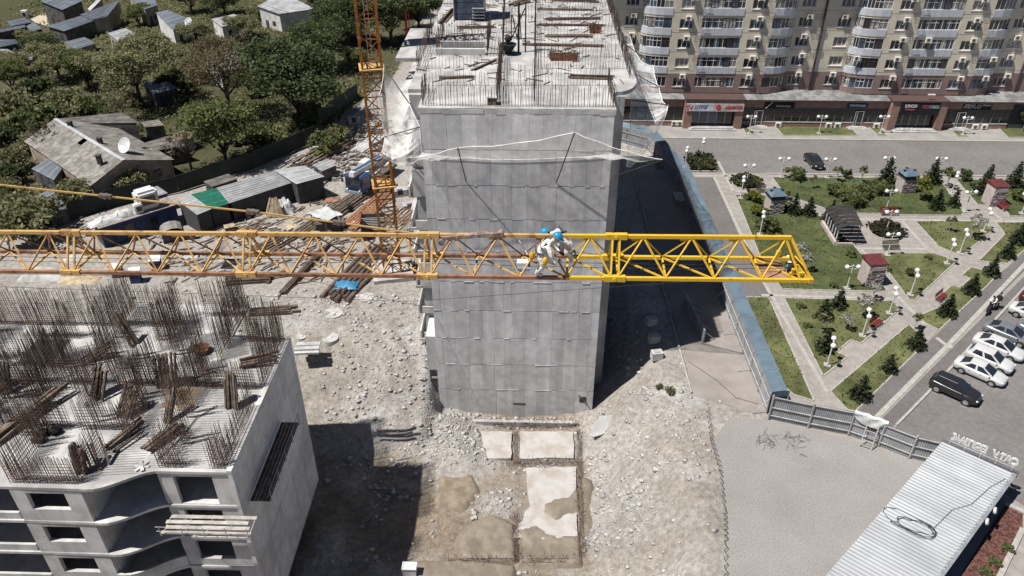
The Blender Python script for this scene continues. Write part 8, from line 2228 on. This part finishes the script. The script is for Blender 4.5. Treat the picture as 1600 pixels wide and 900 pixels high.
# ================================================================ PIT: FOOTING, RUBBLE, LOOSE STONES
PZ = -5.72
FSLAB = M('fresh_footing_concrete', (0.385, 0.37, 0.355), col2=(0.3, 0.27, 0.235), mixlo=0.36, mixhi=0.56, rough=0.85, scale=0.7, bump=0.06, world_co=True, detail=9)
MUD = M('wet_brown_silt', (0.185, 0.155, 0.122), rough=0.55, var=0.14, scale=0.8, bump=0.1, world_co=True, detail=9)
def wob(pts, amt, seed, n=5):
    rg = random.Random(seed); out = []
    for a, b in zip(pts, pts[1:] + pts[:1]):
        for i in range(n):
            p = a.lerp(b, i / n); out.append(Vector((p.x + rg.uniform(-amt, amt), p.y + rg.uniform(-amt, amt), 0)))
    return out
def pit_sheet(name, label, cat, px, z, m, amt, seed, th=.5):
    P_ = [G(x, y, z) for x, y in px]
    if name == 'footing_slab': P_ = wob(P_, amt, seed)
    o0 = P_[0].copy(); o0.z = z
    if name == 'footing_slab':
        mb = MB(); mb.prism([(p.x - o0.x, p.y - o0.y) for p in P_], -th, 0)
    else:   # low uneven lens of silt whose edge is where it runs out over the slab
        xs = [p.x for p in P_]; ys = [p.y for p in P_]; st = .12
        gx = np.arange(min(xs) - .6, max(xs) + .6, st); gy = np.arange(min(ys) - .6, max(ys) + .6, st)
        X_, Y_ = np.meshgrid(gx, gy); ins = in_poly(X_, Y_, [(p.x, p.y) for p in P_])
        dist = np.full(X_.shape, 1e9)
        for a, b in zip(P_, P_[1:] + P_[:1]):
            ex, ey = b.x - a.x, b.y - a.y; t = np.clip(((X_ - a.x) * ex + (Y_ - a.y) * ey) / (ex * ex + ey * ey + 1e-9), 0, 1)
            dist = np.minimum(dist, np.hypot(X_ - a.x - t * ex, Y_ - a.y - t * ey))
        sd_ = np.where(ins, dist, -dist)
        Z_ = np.where(sd_ > 0, np.clip(sd_ * .2, 0, .07), sd_ * .9) + (fbm(X_, Y_, 1.1, seed + 90, 4) - .5) * .3
        mb = MB(); mb.grid([[Vector((X_[i, j] - o0.x, Y_[i, j] - o0.y, Z_[i, j])) for j in range(X_.shape[1])] for i in range(X_.shape[0])])
    o = mb.build(name, m, None, name != 'footing_slab'); o.location = o0
    return tag(o, label, cat)
pit_sheet('footing_slab', 'small pale footing slab left of the short mud strip below the tower', 'slab', [(752, 674), (799, 674), (799, 716), (757, 716)], PZ, FSLAB, .06, 1)
pit_sheet('footing_slab', 'wide pale footing slab directly below the tower face', 'slab', [(812, 674), (895, 674), (897, 715), (812, 716)], PZ, FSLAB, .06, 2)
pit_sheet('footing_slab', 'large pale footing slab half covered by brown silt', 'slab', [(822, 731), (898, 729), (902, 842), (800, 842), (826, 790)], PZ - .02, FSLAB, .12, 3)
pit_sheet('silt_patch', 'brown silt tongue covering the middle of the large footing slab', 'silt', [(853, 787), (868, 779), (888, 778), (900, 765), (903, 800), (868, 812), (850, 800)], PZ + .01, MUD, .12, 4, .2)
pit_sheet('silt_patch', 'broad brown silt pool at the bottom of the pit', 'silt', [(808, 828), (838, 820), (870, 838), (903, 838), (905, 880), (810, 880), (826, 850)], PZ + .012, MUD, .14, 5, .25)
pit_sheet('silt_patch', 'brown silt pool left of the footing slab with two pale stones', 'silt', [(730, 820), (770, 805), (800, 820), (802, 872), (726, 872), (718, 845)], PZ + .02, MUD, .16, 6, .4)
pit_sheet('silt_patch', 'tan silt patch beside the shadow edge in the pit', 'silt', [(690, 745), (735, 740), (745, 765), (720, 790), (690, 780)], PZ + .06, M('tan_silt', (0.19, 0.155, 0.115), var=.2, scale=1.2, world_co=True, detail=9), .25, 7, .6)
pit_sheet('silt_patch', 'narrow wet strip along the right rebar line of the pit', 'silt', [(908, 745), (922, 750), (927, 830), (912, 835)], PZ + .03, MUD, .06, 8, .4)
pit_sheet('silt_patch', 'strip of brown silt at the lower edge of the pit', 'silt', [(640, 880), (720, 876), (800, 884), (800, 930), (640, 930)], PZ + .01, MUD, .15, 9, .4)
mb = MB(); mb.bx(-5.0, 4.4, 52.3, 52.62, -6.4, -5.45); o = mb.build('footing_beam', CONC_W); tag(o, 'low pale kerb beam along the foot of the tower face', 'beam')
# tangles of projecting bars round the slabs
def fringe(label, a, b, n, l, seed, z=PZ):
    rg = random.Random(seed); A, B = G(*a, z), G(*b, z); mb = MB(); d = (B - A).normalized(); sd = Vector((-d.y, d.x, 0))
    for i in range(n):
        p = A.lerp(B, i / n) + sd * rg.uniform(-.22, .22) - A; q = p + sd * rg.uniform(-l, l) + d * rg.uniform(-.3, .3) + Vector((0, 0, rg.uniform(.1, .7)))
        mb.tube(p, q, .014, n=3, cap=False)
    for k in range(5): mb.tube(sd * (k - 2) * .1, B - A + sd * (k - 2) * .1 + Vector((0, 0, rg.uniform(0, .2))), .014, n=3, cap=False)
    o = mb.build('bar_tangle', REBAR); o.location = A; tag(o, label, 'rebar'); kind(o, 'stuff')
fringe('line of rusty bar ends along the right side of the footing', (905, 672), (908, 870), 190, .42, 1)
fringe('row of rusty bar ends between the two upper slabs and the lower one', (790, 724), (902, 722), 110, .4, 2)
fringe('short row of bar ends between the two upper slabs', (805, 674), (805, 722), 50, .3, 3)
fringe('rusty bar ends along the tower foot', (770, 664), (905, 664), 130, .35, 4)
fringe('bar ends crossing the silt at the lower left of the footing', (805, 800), (806, 880), 60, .4, 5)
fringe('bar ends along the lower edge of the silt pools', (700, 876), (900, 876), 110, .4, 6)
# ---- rubble
def stones_mesh(C, S, rs, m, name):
    n = len(C)
    cube = np.array([[x, y, z] for z in (-.5, .5) for y in (-.5, .5) for x in (-.5, .5)])
    V = cube[None] * (1 + rs.uniform(-.38, .38, (n, 8, 3)))
    q = rs.normal(size=(n, 4)); q /= np.linalg.norm(q, axis=1)[:, None]
    w, x, y, z = q.T
    Rm = np.stack([np.stack([1 - 2 * (y * y + z * z), 2 * (x * y - z * w), 2 * (x * z + y * w)], -1), np.stack([2 * (x * y + z * w), 1 - 2 * (x * x + z * z), 2 * (y * z - x * w)], -1), np.stack([2 * (x * z - y * w), 2 * (y * z + x * w), 1 - 2 * (x * x + y * y)], -1)], 1)
    V = np.einsum('nij,nkj->nki', Rm, V) * (S[:, None, None] * np.array([1.2, 1.0, .75]))
    V = (V + C[:, None]).reshape(-1, 3)
    F = np.array([(0, 2, 3, 1), (4, 5, 7, 6), (0, 1, 5, 4), (2, 6, 7, 3), (0, 4, 6, 2), (1, 3, 7, 5)])
    F = (F[None] + (np.arange(n) * 8)[:, None, None]).reshape(-1)
    me = bpy.data.meshes.new(name); me.vertices.add(len(V)); me.vertices.foreach_set('co', V.astype(np.float32).ravel())
    me.loops.add(len(F)); me.loops.foreach_set('vertex_index', F.astype(np.int32)); me.polygons.add(n * 6); me.polygons.foreach_set('loop_start', (np.arange(n * 6) * 4).astype(np.int32))
    me.update(calc_edges=True); me.materials.append(m)
    return me
RUB = M('pale_rubble', (0.35, 0.335, 0.318), rough=0.95, var=0.22, scale=0.9, bump=0.2, world_co=True, detail=10)
rs = np.random.default_rng(17)
X = rs.uniform(-45, 14.5, 260000); Y = rs.uniform(30, 72, 260000)
dens = np.clip((fbm(X, Y, 4.0, 71) - .40) * 3.2, 0.03, 1) * rough_mask(X, Y)
def hot(cx, cy_, rx, ry, a): return a * np.exp(-(((X - cx) / rx) ** 2 + ((Y - cy_) / ry) ** 2))
dens = dens * .5 + hot(-6.8, 50.5, 2.6, 2.6, 1) + hot(-3.0, 43.2, 1.8, 1.6, 1) + hot(-8.8, 56.5, 1.2, 4, .7) + hot(8.5, 43, 1.3, 6, .6) + hot(6.2, 45, 1.0, 6, .6) + hot(-12.5, 54.8, 2, 2.8, .7) + hot(0.5, 53, 7, .5, .9) + hot(9.5, 51.5, 3.5, 2, .3) + hot(-1.0, 39.0, 2.4, 1.2, .6)+ hot(4.0, 39.5, 2.4, 1.2, .6)
inslab = np.zeros(X.shape, bool)
for px in ([(752, 674), (799, 674), (799, 716), (757, 716)], [(812, 674), (895, 674), (897, 715), (812, 716)], [(822, 731), (898, 729), (902, 842), (800, 842), (826, 790)], [(808, 828), (870, 838), (905, 838), (905, 880), (810, 880)], [(730, 820), (770, 805), (800, 820), (802, 872), (726, 872)]):
    inslab |= in_poly(X, Y, [(p.x, p.y) for p in (G(a, b, PZ) for a, b in px)])
occ = ((X < -17) & (Y < 48.2)) | ((X > -9.3) & (X < 8.2) & (Y > 53.9)) | (Y > 66)
keep = (rs.uniform(size=X.shape) < dens * .55) & ~occ & ~(inslab & (rs.uniform(size=X.shape) > .02))
X, Y = X[keep], Y[keep]
S = .03 + .05 * rs.uniform(size=len(X)) ** 2 + .26 * rs.uniform(size=len(X)) ** 14
C = np.stack([X, Y, ground_z(X, Y) + S * .12], 1)
kind(obj('rubble', stones_mesh(C, S, rs, RUB, 'rubble')), 'stuff')
# larger blocks lying loose: each its own thing
br = random.Random(9)
bmeshes = []
for k in range(6):
    c8 = MB(); c8.ball((0, 0, 0), .5, 7, 5, (1, .8, .6), .28, random.Random(300 + k)); bmeshes.append(c8.mesh('boulder', RUB))
BLD = [(742, 803, .45), (772, 845, .7), (758, 858, .35), (985, 640, .75), (1012, 645, .5), (1062, 627, .5), (1078, 705, .45), (1105, 738, .75), (1002, 752, .7), (1000, 788, .8), (988, 740, .5), (1125, 628, .45), (585, 655, .8), (560, 632, .9), (545, 622, .6), (535, 640, .7), (575, 640, .5), (515, 655, .6), (600, 520, .7), (625, 508, .9), (610, 545, .5), (640, 600, .5), (660, 610, .5), (585, 600, .4), (570, 570, .4), (520, 600, .5), (630, 560, .4), (1000, 830, .5), (1010, 845, .4), (960, 700, .4), (1180, 620, .3), (880, 870, .6), (865, 880, .5), (640, 530, .5), (530, 605, .45), (555, 650, .7)]
for i, (x, y, s_) in enumerate(BLD):
    s_ *= .75
    z = -3.0
    for _ in range(8):
        p = G(x, y, z); z = gz(p.x, p.y)
    o = obj('boulder', br.choice(bmeshes)); o.location = (p.x, p.y, z + s_ * .12); o.rotation_euler = (br.uniform(-.3, .3), br.uniform(-.3, .3), br.uniform(0, 6)); o.scale = (s_, s_, s_)
    if x > 940: lb, gr = 'pale broken stone lying loose on the earth slope right of the footing', 'loose stones right of the footing'
    elif y > 760: lb, gr = 'pale broken stone lying on the silt floor of the pit', 'loose stones on the pit floor'
    elif x < 605: lb, gr = 'pale broken stone lying in the rubble beside the rebar block', 'loose stones beside the rebar block'
    else: lb, gr = 'pale broken stone lying between the dirt track and the tower', 'loose stones between track and tower'
    tag(o, lb, 'stone', gr)
# broken slab tipped at the tower corner
p = G(942, 640, -2.4); t_ = thing('broken_slab', 'broken concrete slab tipped against the right corner of the tower', 'slab', (p.x, p.y, gz(p.x, p.y)))
mb = MB(); rg = random.Random(4); pts = [(-1.2, -.5), (-.3, -.75), (1.1, -.3), (1.35, .4), (.4, .75), (-.9, .5)]
mb.prism(pts, 0, .25); o = mb.build('slab', CONC_W, t_); o.rotation_euler = (.35, -.35, .4); o.location = (0, 0, .35)
# branches on the gravel
for i, (x, y, lb) in enumerate(((1196, 688, 'dry brushwood scattered on the gravel yard at the left'), (1242, 690, 'second heap of dry brushwood on the gravel yard'), (1255, 712, 'small dark clump on the gravel yard'))):
    mb = MB()
    for k in range(26 if i < 2 else 10):
        a = br.uniform(0, 6.28); q = Vector((br.uniform(-.8, .8), br.uniform(-.6, .6), .05)) * (1 if i < 2 else .25); mb.tube(q, q + Vector((math.cos(a), math.sin(a), br.uniform(.0, .25))) * br.uniform(.3, 1.1) * (1 if i < 2 else .3), .014, .006, n=3)
    o = mb.build('brushwood', BARK); o.location = G(x, y); tag(o, lb, 'brushwood'); kind(o, 'stuff')
# white block at the lower edge of the pit and a plank panel in the shade
p = G(641, 897, PZ); t_ = thing('white_block', 'white capped post at the bottom edge of the photo in the shade', 'post', p); mb = MB(); mb.bx(-.5, .5, -.3, .3, -.3, .9); mb.build('post', CONC_L, t_); mb = MB(); mb.bx(-.55, .55, -.35, .35, .9, 1.0); mb.build('cap', WHITE, t_)
t_ = thing('leaning_panel', 'long dark panel propped on struts in the shadow beside the tower', 'panel', G(1082, 505), R(8))
mb = MB(); mb.bx(-.06, .06, -3.2, 3.2, .1, 1.5); mb.build('panel', STEEL, t_)
for k in range(5):
    mb = MB(); mb.tube((.05, -3 + k * 1.5, 1.2), (1.3, -2.8 + k * 1.5, .03), .04); mb.build('strut', POSTM, t_)
for i, (x, y, lb) in enumerate(((1018, 503, 'upper pale concrete block in the tower shadow'), (1026, 556, 'lower pale concrete block in the tower shadow'), (1022, 530, 'middle concrete block in the tower shadow'))):
    t_ = thing('concrete_block', lb, 'block', G(x, y), .2); mb = MB(); mb.bx(-.5, .5, -.35, .35, -.3, .5); mb.build('block', CONC_L, t_); mb = MB(); mb.bx(-.3, .3, -.2, .2, .5, .56); mb.build('top_pad', CONC_W, t_)
# stacked pallets by the fence in the sun gap
t_ = thing('pallet_stack', 'weathered pallets stacked against the blue fence in a gap of sun', 'pallets', G(1060, 315))
for k in range(5):
    mb = MB(); mb.bx(-.6, .6, -1.2, 1.2, k * .16, k * .16 + .1); mb.build('pallet', WOOD_L if k % 2 else CONC_D, t_)
